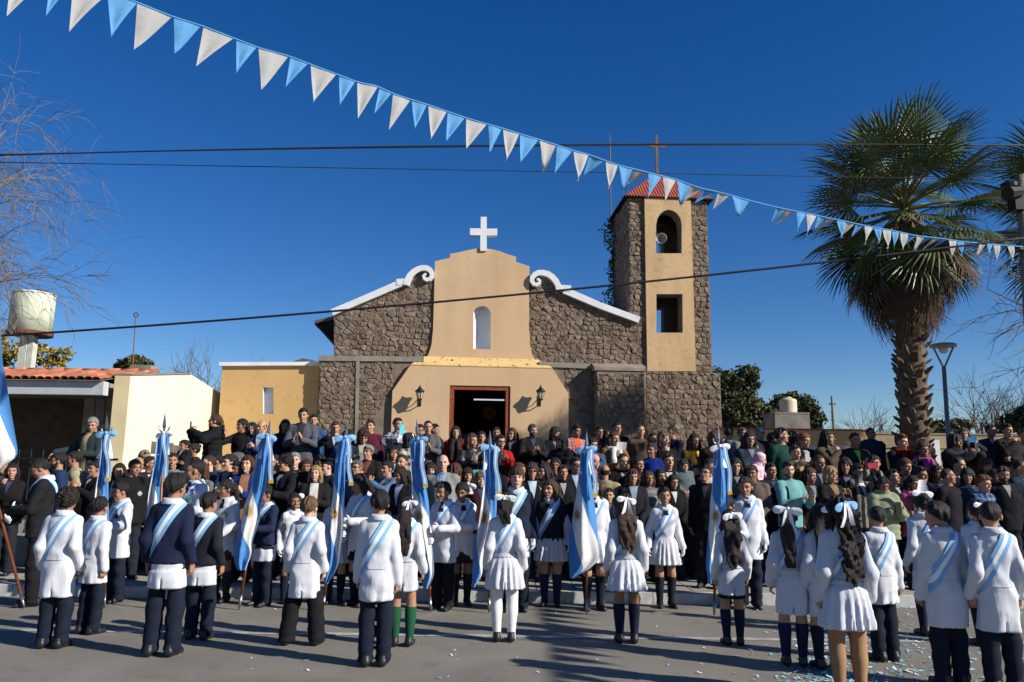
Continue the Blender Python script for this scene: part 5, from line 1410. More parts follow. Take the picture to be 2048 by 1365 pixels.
# ------------------------------------------------------------------ water tower on the left
WY = 22.0
b0, b1 = at(60, 665, WY), at(60, 590, WY); rad = (at(98, 630, WY).x - at(20, 630, WY).x) / 2
wt = tag(empty('water_tower', (b0.x, WY, 0)), 'pale green round water tank on a concrete column behind the house', 'water tower')
M_TANK = mat('pale_green_paint', (.56, .60, .46), rough=.7, var=.14, scale=2.2, bump=.1, bscale=14)
mb = MB(); mb.lathe([(rad, b0.z), (rad, b1.z - .05), (rad * .95, b1.z), (rad * .5, b1.z + .07), (.01, b1.z + .09)], 40); mb.build('tank', M_TANK, wt, True)
mb = MB(); mb.lathe([(rad * 1.06, b0.z - .10), (rad * 1.08, b0.z - .004), (rad * .9, b0.z - .004)], 32); mb.build('platform', mat('rust', (.14, .055, .03), .9, .35, 6), wt)
mb = MB(); mb.lathe([(rad * 1.0, b1.z - .02), (rad * 1.03, b1.z - .01), (rad * 1.03, b1.z + .02), (rad, b1.z + .03)], 32); mb.build('rim', M_WHITE, wt)
mb = MB(); mb.box((-.08, 0, (b0.z - .1) / 2), (.22, .26, b0.z - .1)); mb.box((.12, 0, (b0.z - .1) / 2), (.14, .22, b0.z - .102)); mb.build('column', mat('pale_concrete', (.52, .53, .46), .9, .15, 3), wt)

# ------------------------------------------------------------------ right side: boundary wall, low house, tank, posts, lamps
def wall_px(name, label, x0, x1, ytop, Y, z0, m, cat='wall', thick=.2, cap=None):
    a, b = at(x0, ytop, Y), at(x1, ytop, Y); zt_ = (a.z + b.z) / 2
    t = tag(empty(name, ((a.x + b.x) / 2, Y + thick / 2, 0)), label, cat); L = b.x - a.x
    mb = MB(); mb.box((0, 0, (zt_ - .3 + z0) / 2), (L, thick, zt_ - .3 - z0)); mb.build('lower_wall', m[1], t)
    mb = MB(); mb.box((0, -.012, zt_ - .15), (L, thick + .03, .298)); mb.build('upper_band', m[0], t)
    mb = MB(); mb.box((0, -.012, zt_ + .02), (L + .04, thick + .07, .036)); mb.build('cap', m[2], t)
    return t
M_GWALL = mat('grey_white_wall_paint', (.42, .42, .40), .9, .12, 3, bump=.2)
wall_px('boundary_wall', 'long low wall with an ochre band between the tower and the palm', 1436, 1738, 861, 17.6, 0, (M_YEL2, M_GWALL, M_REDT))
M_BEIGE = mat('beige_plaster', (.30, .235, .15), .9, .15, 3, bump=.2)
wall_px('low_beige_building', 'low beige flat roofed building behind the palm trunk', 1738, 2110, 871, 17.9, 0, (M_BEIGE, M_BEIGE, M_CEMENT), 'building', 1.5)
acp = at(1851, 905, 17.3); ac = tag(empty('air_conditioner', acp), 'white air conditioner unit on the beige wall by the palm', 'air conditioner')
mb = MB(); mb.box((0, .25, 0), (.75, .3, .55)); mb.build('casing', M_WHITE, ac); mb = MB(); mb.lathe([(.2, 0), (.2, .02), (.17, .02)], 20); mb.build('fan_grille', M_IRON, ac, M=Matrix.Translation((-.1, .095, 0)) @ Matrix.Rotation(R(90), 4, 'X'))
# rooftop tank on its block
TY = 26.0
k0, k1 = at(1551, 862, TY), at(1619, 829, TY); blk = tag(empty('tank_base', ((k0.x + k1.x) / 2, TY + .6, 0)), 'weathered concrete block structure carrying the beige plastic tank', 'building')
mb = MB(); mb.box((0, 0, k1.z / 2), (k1.x - k0.x, 1.2, k1.z)); mb.build('block', mat('stained_concrete', (.19, .175, .155), .95, .35, 2.2, bump=.4), blk)
mb = MB(); mb.box((0, 0, k1.z + .03), (k1.x - k0.x + .02, 1.22, .058)); mb.build('slab', mat('stained_concrete', (.19, .175, .155), .95, .35, 2.2, bump=.4), blk)
zz0, zz1 = k1.z + .06, at(1590, 792, TY).z; rr = (at(1606, 812, TY).x - at(1572, 812, TY).x) / 2; hgt = zz1 - zz0
tk = tag(empty('plastic_water_tank', (at(1589, 812, TY).x, TY + .6, zz0)), 'beige ribbed plastic water tank on the concrete block', 'tank')
M_BTANK = mat('beige_plastic', (.55, .47, .35), .5, .06, 3)
mb = MB(); mb.lathe([(rr, 0)] + [(rr * (1 + .02 * (i % 2)), hgt * .82 * i / 12) for i in range(1, 13)] + [(rr * .9, hgt * .88), (rr * .5, hgt * .95)], 32); mb.build('body', M_BTANK, tk, True)
mb = MB(); mb.lathe([(rr * .42, hgt * .94), (rr * .42, hgt), (rr * .3, hgt + .02)], 20); mb.build('lid', M_BTANK, tk, True)
# thin utility post beyond the wall
p0, p1 = at(1668, 862, 30), at(1663.5, 793, 30); up = tag(empty('utility_post', (p0.x, 30, 0)), 'thin grey utility post beyond the ochre wall', 'utility post')
mb = MB(); mb.tube([(0, 0, 0), (p1.x - p0.x, 0, p1.z)], [.06, .045], 8); mb.build('post', M_CEMENT, up); mb = MB(); mb.box((p1.x - p0.x, 0, p1.z - .3), (.24, .05, .05)); mb.build('crossbar', M_IRON, up)
# street lamp
LY = 16.2; b, tpp = at(1893, 862, LY), at(1886, 690, LY); x0, ztop = b.x, tpp.z
lamp = tag(empty('street_lamp', (x0, LY, 0)), 'grey street lamp with a flat round head on a forked pole', 'street lamp'); M_LAMP = mat('lamp_grey_paint', (.20, .215, .23), .45, .1, metal=.3)
zf_ = at(1890, 735, LY).z; dx = tpp.x - x0
mb = MB(); mb.tube([(0, 0, 0), (0, 0, 1.2), (dx * .2, 0, 1.25), (dx * .7, 0, zf_)], [.075, .07, .05, .04], 10); mb.build('pole', M_LAMP, lamp, True)
for s_ in (-1, 1):
    mb = MB(); mb.tube([(dx * .7, 0, zf_ - .03), (dx + s_ * .21, 0, ztop - .05)], .020, 6); mb.build('arm', M_LAMP, lamp)
mb = MB(); mb.lathe([(.255, ztop - .045), (.26, ztop - .03), (.24, ztop + .01), (.1, ztop + .035), (.01, ztop + .04)], 28, (dx, 0, 0)); mb.build('lamp_head', M_LAMP, lamp, True)
mb = MB(); mb.lathe([(.05, ztop - .18), (.085, ztop - .14), (.095, ztop - .05)], 14, (dx, 0, 0)); mb.build('lamp_glass', mat('lamp_lens', (.55, .54, .48), .3, .05), lamp, True)
# power pole at the frame's edge
QY = 11.9; q0, q1 = at(2050, 700, QY), at(2043, 352, QY); pole = tag(empty('power_pole', (q0.x, QY, 0)), 'concrete power pole with a lamp fitting and the bunting tied to it', 'power pole')
mb = MB(); mb.tube([(.05, 0, 0), (q1.x - q0.x, 0, q1.z)], [.14, .095], 12); mb.build('shaft', M_CEMENT, pole, True)
fz = at(2040, 395, QY).z; mb = MB(); mb.tube([(q1.x - q0.x - .02, -.1, fz + .1), (q1.x - q0.x - .2, -.15, fz + .02), (q1.x - q0.x - .38, -.2, fz - .02)], [.05, .1, .12], 8); mb.box((q1.x - q0.x - .1, -.06, fz - .15), (.28, .2, .2)); mb.build('fitting', M_IRON, pole)
for zz in (at(2043, 500, QY).z, at(2043, 372, QY).z): mb = MB(); mb.lathe([(.12, zz - .03), (.125, zz + .03)], 12); mb.build('clamp', M_IRON, pole)

# ------------------------------------------------------------------ overhead wires
M_WIRE = mat('black_cable', (.012, .012, .014), .6, .1)
def wire(label, pts, Y0, Y1, r_, n=24):
    P = []; xs = [p[0] for p in pts]
    for i in range(n + 1):
        x = xs[0] + (xs[-1] - xs[0]) * i / n; y = float(np.interp(x, xs, [p[1] for p in pts]))
        P.append(at(x, y, Y0 + (Y1 - Y0) * i / n))
    o = P[0].copy(); mb = MB(); mb.tube([p - o for p in P], r_, 5); w = mb.build('overhead_cable', M_WIRE, None, True); w.location = o; tag(w, label, 'cable', 'overhead cables')
def quad(x0, y0, x1, y1, x2, y2, n=13):     # parabola through three pixels
    c = np.polyfit([x0, x1, x2], [y0, y1, y2], 2); return [(x, float(np.polyval(c, x))) for x in np.linspace(x0, x2, n)]
wire('upper of the paired cables crossing the sky behind the bunting', quad(-60, 313, 1000, 291, 2100, 292), 9.5, 12, .010)
wire('cable hanging a hair below the topmost sky cable', quad(-60, 311, 1000, 293.5, 2100, 290), 9.5, 12, .007)
wire('thin middle cable crossing just under the tower cross', quad(-60, 324, 1000, 342, 2100, 362), 9.7, 12.2, .006)
wire('thick low cable sagging across the church gable', quad(-60, 676, 860, 606, 2100, 470), 10.8, 10.8, .016)
# ------------------------------------------------------------------ hills and vegetation
def hill(name, pts, Y, m):
    P = [at(x, y, Y) for x, y in pts]; mb = MB(); vs = []; fs = []
    for p in P: vs += [(p.x, Y, p.z), (p.x, Y + 120, -5), (p.x, Y - 90, -5)]
    for i in range(len(P) - 1):
        a = 3 * i; fs += [(a, a + 3, a + 4, a + 1), (a + 2, a + 5, a + 3, a)]
    mb.add(vs, fs); return tag(mb.build(name, m, None, True), kind='structure')
hill('hill', [(-900, 945), (100, 935), (430, 800), (500, 762), (560, 735), (590, 722), (606, 717), (625, 720), (660, 735), (760, 790), (900, 850), (1300, 905), (1700, 915), (2100, 905), (2900, 945)], 700, mat('hill_scrub', (.085, .095, .10), .95, .3, .02))
M_BARK = mat('pale_twig_bark', (.165, .14, .118), .9, .25, 8)
M_BARK2 = mat('grey_brown_bark', (.13, .10, .08), .9, .25, 8)
def branch_tree(label, base, trunk_pts, spec, m, seed, droop=0.0, name='bare_tree', group=None, extra=None):
    """Bare tree: a trunk part and a joined crown of forking limbs and twigs."""
    r = random.Random(seed); t = tag(empty(name, base), label, 'tree', group); B = Vector(base)
    mb = MB(); mb.tube([Vector(p) - B for p, _ in trunk_pts], [q for _, q in trunk_pts], 9); mb.build('trunk', m, t, True)
    mb = MB()
    def grow(p, d, L, rad, lev):
        n = 5 if lev < 2 else 4; pts = [p]; rs = [rad]; dd = d.copy()
        for i in range(n):
            dd = (dd + Vector((r.gauss(0, .16), r.gauss(0, .16), r.gauss(0, .12) - droop * lev * .10 + .03))).normalized()
            pts.append(pts[-1] + dd * L / n); rs.append(rad * (1 - .55 * (i + 1) / n))
        mb.tube([q - B for q in pts], rs, 5 if lev < 2 else (4 if lev < 3 else 3), False)
        if lev >= spec['levels']: return
        for c in range(spec['kids'][lev]):
            k = r.randint(1, n); o = Vector((r.gauss(0, 1), r.gauss(0, 1), r.gauss(0, .8))); o = (o - dd * o.dot(dd)).normalized()
            nd = (dd * r.uniform(.5, 1.0) + o * r.uniform(.4, .8)).normalized()
            grow(pts[k], nd, L * r.uniform(.5, .78), max(rs[k] * .62, spec['min']), lev + 1)
    for p, d, L, rad in spec['limbs']: grow(Vector(p), Vector(d).normalized(), L, rad, 1)
    me = mb.mesh('crown'); me.materials.append(m); link('crown', me, t)
    return t
# the bare street tree whose crown reaches in at the left of the sky
bx = Vector((-10.6, 12.6, 0)); limbs = []
r = random.Random(8)
for (px, py, x1, y1, rad) in ((-160, 420, 60, 110, .05), (-160, 470, 130, 160, .05), (-170, 520, 110, 330, .055), (-160, 560, 110, 420, .055), (-150, 590, 120, 530, .05), (-170, 610, 60, 600, .05), (-200, 470, 30, 250, .05), (-170, 640, 20, 680, .04), (-190, 540, 70, 480, .05)):
    a = at(px, py, 12.6 + r.uniform(-.6, .6)); b = at(x1, y1, 12.4 + r.uniform(-1.2, 1.2)); limbs.append((a, (b - a), (b - a).length * .60, rad * .55))
tr = [((-10.6, 12.6, 0), .22), ((-10.5, 12.6, 2.2), .17), ((-10.45, 12.6, 4.2), .11), (tuple(at(-170, 400, 12.6)), .06)]
branch_tree('bare winter tree with fine drooping twigs over the porch house', bx, tr, dict(levels=4, kids={1: 7, 2: 6, 3: 5}, min=.0042, limbs=limbs), M_BARK, 21, droop=.5)
# bare branch reaching in beside the palm at the right
limbs = []
for (px, py, x1, y1, rad) in ((2130, 640, 1930, 560, .05), (2130, 660, 1960, 640, .045), (2150, 600, 1980, 480, .05), (2140, 700, 1950, 690, .04)):
    a = at(px, py, 13.5); b = at(x1, y1, 13.3); limbs.append((a, b - a, (b - a).length * .75, rad * .45))
c_ = at(2150, 700, 13.6); branch_tree('bare dark branched tree half hidden behind the power pole', (c_.x, 13.6, 0), [((c_.x, 13.6, 0), .2), ((c_.x, 13.6, 3), .13), ((c_.x, 13.6, c_.z + .5), .08)],
    dict(levels=3, kids={1: 6, 2: 4}, min=.006, limbs=limbs), M_BARK2, 4, droop=.4)
def bush_tree(label, px0, py0, px1, py1, Y, seed, m=M_BARK2, n=9, name='bare_tree', lev=3):
    r = random.Random(seed); a = at((px0 + px1) / 2, py1, Y); top = at((px0 + px1) / 2, py0, Y); w = at(px1, py1, Y).x - at(px0, py1, Y).x
    base = Vector((a.x, Y, 0)); h = top.z; limbs = []
    for i in range(n):
        f = (i + .5) / n - .5; limbs.append(((a.x + f * w * .1, Y + r.uniform(-.3, .3), h * .42), (f * w * .9, r.uniform(-1, 1), h * .55 * (1 - abs(f))), h * .36 + abs(f) * w * .22, .045))
    return branch_tree(label, base, [(base, .2), (base + Vector((0, 0, h * .46)), .12)], dict(levels=lev, kids={1: 6, 2: 5}, min=.010, limbs=limbs), m, seed, name=name)
bush_tree('rounded bare tree beyond the street lamp', 1900, 768, 2060, 862, 34, 31, n=14)
bush_tree('small thin bare tree between the utility post and the palm', 1690, 815, 1800, 870, 30, 32, n=8)
bush_tree('bare shrub showing above the cream wall', 320, 715, 445, 800, 30, 33, n=10)
M_LEAFD = [mat('leaf_%d' % i, c, .7, .35, 3) for i, c in enumerate(((.045, .058, .020), (.075, .085, .028), (.095, .092, .034), (.032, .042, .018)))]
def leaf_tree(label, name, blobs, Y, seed, n, size, mats, thick=1.0, trunk=None):
    """blobs: (px, py, rx px, ry px) clumps at distance Y; leaves cluster in sprays inside them."""
    r = np.random.RandomState(seed); k = Y / F_PX; P = []; 
    for (px, py, rx, ry) in blobs:
        c = at(px, py, Y); m_ = max(6, int(n * (rx * ry) / sum(b[2] * b[3] for b in blobs) / 26))
        for _ in range(m_):
            d = r.normal(0, 1, 3); d /= np.linalg.norm(d); q = r.uniform(.45, 1.05) ** .6
            cc = np.array((c.x, c.y + r.uniform(-.2, .2), c.z)) + d * q * np.array((rx * k, rx * k * thick, ry * k))
            P.append(cc + r.normal(0, 1, (26, 3)) * np.array((rx, rx, ry)) * k * .13)
    P = np.concatenate(P); base = Vector((at(blobs[0][0], blobs[0][1], Y).x, Y, 0)); t = tag(empty(name, base), label, 'tree')
    me = leaves_mesh(P - np.array(base), size, seed + 1)
    for m in mats: me.materials.append(m)
    me.polygons.foreach_set('material_index', r.randint(0, len(mats), len(me.polygons)).astype(np.int32)); link('crown', me, t)
    zb = at(blobs[0][0], blobs[0][1], Y).z; mb = MB(); mb.tube([(0, 0, 0), (.1, 0, zb * .6), (0, 0, zb)], [.25, .18, .06], 8)
    r2 = random.Random(seed)
    for b in blobs:
        q = at(b[0], b[1], Y) - base; mb.tube([(0.05, 0, zb * .5), (q.x * .6, 0, zb * .5 + (q.z - zb * .5) * .55), (q.x, 0, q.z)], [.1, .07, .03], 5)
    mb.build('trunk', M_BARK2, t, True); return t
leaf_tree('tall dark green tree just beyond the tower', 'evergreen_tree', [(1442, 790, 32, 50), (1482, 775, 30, 36), (1500, 760, 24, 26), (1470, 825, 50, 40), (1515, 835, 34, 34), (1445, 758, 18, 18), (1530, 850, 24, 20)], 31, 41, 15000, .085, M_LEAFD)
leaf_tree('dark leafy tree behind the plastic water tank', 'evergreen_tree', [(1562, 815, 24, 22), (1605, 812, 26, 20), (1628, 838, 18, 24), (1585, 800, 24, 14), (1620, 860, 22, 18)], 34, 42, 8000, .085, [M_LEAFD[0], M_LEAFD[1], M_LEAFD[3]])
leaf_tree('dark conifer at the far end of the low beige building', 'conifer_tree', [(2040, 842, 26, 16), (2020, 855, 20, 14), (2065, 830, 26, 22)], 32, 43, 2500, .11, [M_LEAFD[0], M_LEAFD[3]])
leaf_tree('low olive green shrub tree behind the palm trunk', 'evergreen_tree', [(1880, 855, 26, 14), (1915, 852, 26, 14), (1860, 862, 20, 10)], 40, 44, 2500, .12, [M_LEAFD[1], M_LEAFD[2]])
leaf_tree('dark clipped conifer showing above the house roof', 'conifer_tree', [(268, 730, 30, 16), (245, 737, 16, 9), (290, 734, 14, 12)], 28, 45, 2600, .09, [M_LEAFD[0], mat('leaf_olive', (.075, .07, .02), .7, .3, 3)])
M_YL = [mat('leaf_yellow_%d' % i, c, .7, .3, 4) for i, c in enumerate(((.34, .22, .02), (.24, .20, .03), (.16, .12, .03), (.38, .27, .05), (.10, .10, .02)))]
leaf_tree('yellow autumn tree behind the round water tower', 'autumn_tree', [(10, 700, 40, 34), (75, 715, 34, 26), (110, 705, 30, 26), (40, 722, 40, 18), (130, 722, 26, 16), (-20, 690, 30, 40)], 25, 46, 2600, .075, M_YL)

# ------------------------------------------------------------------ fan palms
M_FROND = [mat('palm_green_%d' % i, c, .38, .3, 5, spec=.5) for i, c in enumerate(((.055, .082, .016), (.075, .105, .022), (.10, .115, .03)))]
M_DEADF = [mat('palm_dead_%d' % i, c, .8, .3, 5) for i, c in enumerate(((.085, .050, .026), (.055, .032, .018), (.125, .080, .042)))]
M_STALK = mat('palm_stalk', (.13, .13, .04), .5, .25, 6)
def frond_mesh(seed, dead=False, petiole=.9, blade=.92):
    """Fan leaf along +X: ridged stalk and folded finger segments, joined at their bases and splitting to limp tips."""
    r = random.Random(seed); mb = MB(); nseg = 34; sp = R(118 if not dead else 60)
    mb.tube([(0, 0, 0), (petiole * .5, 0, .03), (petiole, 0, 0)], [.028, .020, .012], 5)
    nst = len(mb.f); hub = Vector((petiole, 0, 0))
    for i in range(nseg):
        a = -sp + 2 * sp * (i + .5) / nseg + r.uniform(-.02, .02); L = blade * (1 - .28 * (abs(a) / sp) ** 2) * r.uniform(.88, 1.06); w = L * math.tan(sp / nseg) * .95
        d = Vector((math.cos(a), math.sin(a), 0)); s_ = Vector((-math.sin(a), math.cos(a), 0)); vs = []
        tw = r.uniform(-.5, .5)
        for k, (t, ww) in enumerate(((.04, .10), (.35, .62), (.60, .80), (.82, .42), (1.0, .02))):
            drop = -.10 * t * t * L - (.26 if not dead else .75) * max(0, t - .5) ** 1.7 * L * (1 + r.uniform(-.3, .6)) + .10 * math.cos(a) * t * (1 if not dead else -1.5)
            c = hub + d * (t * L * (1 - .12 * max(0, t - .6))) + Vector((0, 0, drop)); sd = (s_ * math.cos(tw * max(0, t - .5)) + Vector((0, 0, math.sin(tw * max(0, t - .5)))))
            vs += [c - sd * w * ww * .5, c + Vector((0, 0, w * ww * .22)), c + sd * w * ww * .5]
        fs = []
        for k in range(4): fs += [(3 * k, 3 * k + 1, 3 * k + 4, 3 * k + 3), (3 * k + 1, 3 * k + 2, 3 * k + 5, 3 * k + 4)]
        mb.add(vs, fs)
    me = mb.mesh('frond', False); return me, nst
def palm(label, px, Y, pz_crown, hw, n_live, n_dead, seed, R_=2.15, group=None, crown_px=None):
    r = random.Random(seed); base = at(px, 870, Y); top = at(crown_px or px, pz_crown, Y); bx_ = Vector((base.x, Y, 0)); t = tag(empty('fan_palm', bx_), label, 'palm', group)
    hT = top.z; lean = top.x - base.x
    mb = MB(); n = 26; pts = []; rs = []
    for i in range(n + 1):
        f = i / n; pts.append((lean * f, 0, hT * f)); rs.append(hw * (1.12 - .22 * min(1, f * 2.5)) * (1 + .03 * math.sin(i * 2.1)))
    rs[-1] *= .3; rs[-2] *= .7; mb.tube(pts, rs, 16); M_TR = mat('palm_trunk', (.115, .078, .050), .95, .35, 5, bump=.8, bscale=12); mb.build('trunk', M_TR, t, True)
    # old leaf bases: one wedge-shaped boot each, in a spiral
    bmb = MB(); bmb.add([(-.09, 0, 0), (.09, 0, 0), (.055, .10, .12), (-.055, .10, .12), (-.075, .02, .16), (.075, .02, .16), (-.05, .15, .24), (.05, .15, .24), (-.04, .12, .26), (.04, .12, .26)],
        [(0, 1, 2, 3), (3, 2, 7, 6), (6, 7, 9, 8), (8, 9, 5, 4), (1, 5, 9, 7, 2), (0, 3, 6, 8, 4), (0, 4, 5, 1)]); bme = bmb.mesh('leaf_base')
    BOOT = [mat('palm_boot_%d' % i, c, .9, .3, 8) for i, c in enumerate(((.115, .075, .042), (.075, .050, .032), (.17, .115, .065)))]
    nb_ = int((hT - .9) / .021); nb_ = min(nb_, 260)
    for i in range(nb_):
        z = .6 + (hT - .9) * i / nb_; a = i * 2.39996; rad = hw * .93 * (1.12 - .22 * min(1, z / hT * 2.5))
        link('leaf_base', bme, t, BOOT[r.randrange(3)], Matrix.Translation((lean * z / hT + math.cos(a) * rad, math.sin(a) * rad, z)) @ Matrix.Rotation(a - math.pi / 2, 4, 'Z') @ Matrix.Rotation(r.uniform(-.35, .15), 4, 'X') @ Matrix.Scale(r.uniform(.5, .9) * hw / .30, 4))
    live = [frond_mesh(seed + k, False, R_ * .50, R_ * .50) for k in range(4)]; dead = [frond_mesh(seed + 20 + k, True, R_ * .33, R_ * .42) for k in range(3)]
    for me, ns in live + dead:
        me.materials.append(None); me.materials.append(None); me.polygons.foreach_set('material_index', [1 if i < ns else 0 for i in range(len(me.polygons))])
    C = Vector((lean, 0, hT))
    for i in range(n_live):
        f = (i + .5) / n_live; el = math.asin(max(-1, 1 - 1.88 * f ** 1.02))
        el += r.uniform(-.10, .10); az = i * 2.39996 + r.uniform(-.25, .25); s_ = r.uniform(.86, 1.12)
        M = Matrix.Translation(C + Vector((0, 0, .1 - .25 * f))) @ Matrix.Rotation(az, 4, 'Z') @ Matrix.Rotation(-el, 4, 'Y') @ Matrix.Rotation(r.uniform(-.5, .5), 4, 'X') @ Matrix.Scale(s_, 4)
        link('frond', live[r.randrange(4)][0], t, [M_FROND[r.choice((0, 0, 1, 1, 2))], M_STALK], M)
    for i in range(n_dead):
        f = (i + .5) / n_dead; az = i * 2.39996 + r.uniform(-.3, .3); el = -R(44) - R(30) * f + r.uniform(-.12, .12)
        M = Matrix.Translation(C + Vector((math.cos(az) * hw * .7, math.sin(az) * hw * .7, -.35 - .62 * f))) @ Matrix.Rotation(az, 4, 'Z') @ Matrix.Rotation(-el, 4, 'Y') @ Matrix.Rotation(r.uniform(-.7, .7), 4, 'X') @ Matrix.Scale(r.uniform(.8, 1.15), 4)
        m = M_DEADF[r.randrange(3)]; link('dead_frond', dead[r.randrange(3)][0], t, [m, m], M)
    return t
palm('tall fan palm with a shaggy skirt of dead brown fronds', 1823, 13.25, 415, .245, 52, 46, 61, 1.95, crown_px=1808)
palm('second fan palm cut off behind the power pole', 2165, 15.0, 420, .28, 44, 60, 77, 2.2)

# ------------------------------------------------------------------ bunting
M_PW = mat('white_pennant', (.50, .495, .48), .9, .05, 6); M_PB = mat('light_blue_pennant', (.13, .37, .68), .9, .06, 6)
for m in (M_PW, M_PB):      # thin cloth lets some light through
    n, l = nodes(m); b = n['Principled BSDF']; tl_ = n.new('ShaderNodeBsdfTranslucent'); mx = n.new('ShaderNodeMixShader'); mx.inputs[0].default_value = .30
    l.new(b.inputs['Base Color'].links[0].from_socket, tl_.inputs[0]); l.new(b.outputs[0], mx.inputs[1]); l.new(tl_.outputs[0], mx.inputs[2]); l.new(mx.outputs[0], n['Material Output'].inputs[0])
def pennant_mesh(seed, blow):
    r = random.Random(seed); nu, nv = 5, 6; V = []; Fq = []
    lx, curl, ph = r.uniform(-.52, -.08), r.uniform(.04, .14), r.uniform(0, 6)
    for i in range(nv + 1):
        v = i / nv
        for k in range(nu + 1):
            u = k / nu - .5; w = 1 - v
            x = u * w * 1.0 + lx * v + .0; z = -v * 1.42 * (1 - blow * .75); y = curl * math.sin(v * 3.2 + ph + u * 2.2) * v + blow * 1.0 * v + .10 * math.sin(u * 6 + ph) * w * v * 2
            V.append((x - blow * .4 * v, y, z))
    for i in range(nv):
        for k in range(nu): a = i * (nu + 1) + k; Fq.append((a, a + 1, a + nu + 2, a + nu + 1))
    mb = MB(); mb.add(V, Fq); return mb.mesh('pennant', True)
calm = [pennant_mesh(s, 0) for s in range(7)]; windy = [pennant_mesh(40 + s, .28 + .09 * s) for s in range(5)]
BPX = [(-120, -95), (30, -60), (150, -28), (260, 0), (345, 34), (408, 54), (472, 79), (519, 97), (581, 114), (622, 130), (675, 150), (718, 166), (754, 173), (788, 189), (822, 200), (858, 211), (895, 224), (933, 237), (974, 249), (1007, 258), (1041, 269), (1078, 280), (1114, 291), (1147, 302), (1178, 310), (1210, 322), (1236, 331), (1266, 338), (1297, 346), (1326, 353), (1354, 360), (1380, 370), (1405, 378), (1434, 384), (1461, 391), (1508, 404),
       (1552, 415), (1591, 423), (1627, 430), (1658, 437), (1690, 443), (1721, 450), (1753, 456), (1792, 463), (1832, 472), (1887, 478), (1926, 484), (1970, 488), (2046, 494)]
bxs, bys = [p[0] for p in BPX], [p[1] for p in BPX]
def bpoint(x):
    y = float(np.interp(x, bxs, bys)); iv = 1 / 6.0 + (1 / 11.8 - 1 / 6.0) * x / 2046.0; return at(x, y, 1 / iv)
bunt = tag(empty('bunting', bpoint(1000)), 'string of light blue and white pennants strung across the sky', 'bunting'); BO = bpoint(1000)
mb = MB(); mb.tube([bpoint(x) - BO for x in np.linspace(-120, 2046, 160)], .009, 5); mb.build('string', M_PB, bunt, True)
starts = [28, 98, 150, 215, 279, 345, 409, 470, 520, 578, 622, 676, 716, 757, 788, 822, 858, 895, 933, 976, 1007, 1040, 1080, 1114, 1148, 1178, 1212, 1237, 1268, 1297, 1326, 1354, 1384, 1406, 1436, 1461, 1505]
cur = 1552
while cur < 2040: starts.append(cur); cur += 21 - 8 * (cur - 1552) / 500
for i in range(len(starts) - 1):
    x0, x1 = starts[i], starts[i + 1]
    if x0 == 1505: continue
    a, b = bpoint(x0), bpoint(x1 - .06 * (x1 - x0)); d = (b - a); L = min(d.length, .42); c = (a + b) / 2 - BO; ux = d.normalized(); uz = (Vector((0, 0, 1)) - ux * ux.z * .55).normalized(); uy = uz.cross(ux).normalized()
    far = i > 24
    me = windy[rng.randrange(5)] if (far and rng.random() < (.45 if x0 < 1640 else .6)) else calm[rng.randrange(7)]
    k = (rng.uniform(1.0, 1.14) if i % 2 == 0 else rng.uniform(.84, 1.0)); hs = float(np.interp(x0, (300, 1100, 1560, 2000), (.265, .23, .19, .16))) * k; L *= k
    M = Matrix(((ux.x * L, uy.x * .26, uz.x * hs, c.x), (ux.y * L, uy.y * .26, uz.y * hs, c.y), (ux.z * L, uy.z * .26, uz.z * hs, c.z), (0, 0, 0, 1)))
    link('pennant', me, bunt, M_PW if i % 2 == 0 else M_PB, M)

# ------------------------------------------------------------------ paper confetti on the road
r_ = np.random.RandomState(12); V = []; Fq = []; mi = []
def paper(x, y, s, k):
    a = r_.uniform(0, 6.28); d = np.array((math.cos(a), math.sin(a), 0)) * s; e = np.array((-math.sin(a), math.cos(a), 0)) * s * r_.uniform(.3, .6); z = .006 + r_.uniform(0, .004)
    up = np.array((0, 0, s * r_.uniform(.0, .7))); p = np.array((x, y, z)); n = len(V)
    V.extend([p - d - e, p - e + up * .15, p + d - e + up, p + d + e + up, p + e + up * .15, p - d + e]); Fq.extend([(n, n + 1, n + 4, n + 5), (n + 1, n + 2, n + 3, n + 4)]); mi.extend([k, k])
for i in range(1000):
    px = 1700 + abs(r_.normal(0, 1)) * 170 * r_.choice((-.45, 1)); py = r_.uniform(1192, 1370); g = ground_at(px, py); paper(g.x, g.y, r_.uniform(.008, .027), r_.choice((0, 0, 1, 2)))
for i in range(70):
    g = ground_at(r_.uniform(500, 1750), r_.uniform(1205, 1362)); paper(g.x, g.y, r_.uniform(.008, .02), r_.choice((0, 1, 2)))
me = np_mesh('paper_confetti', np.array(V), np.array(Fq), False)
for m in (mat('aqua_paper', (.16, .55, .66), .8, .05), mat('pale_blue_paper', (.45, .68, .85), .8, .05), mat('white_paper', (.75, .75, .75), .8, .05)): me.materials.append(m)
me.polygons.foreach_set('material_index', np.array(mi, dtype=np.int32)); tag(link('paper_confetti', me), 'torn light blue and white paper confetti scattered on the asphalt', 'confetti', kind='stuff')

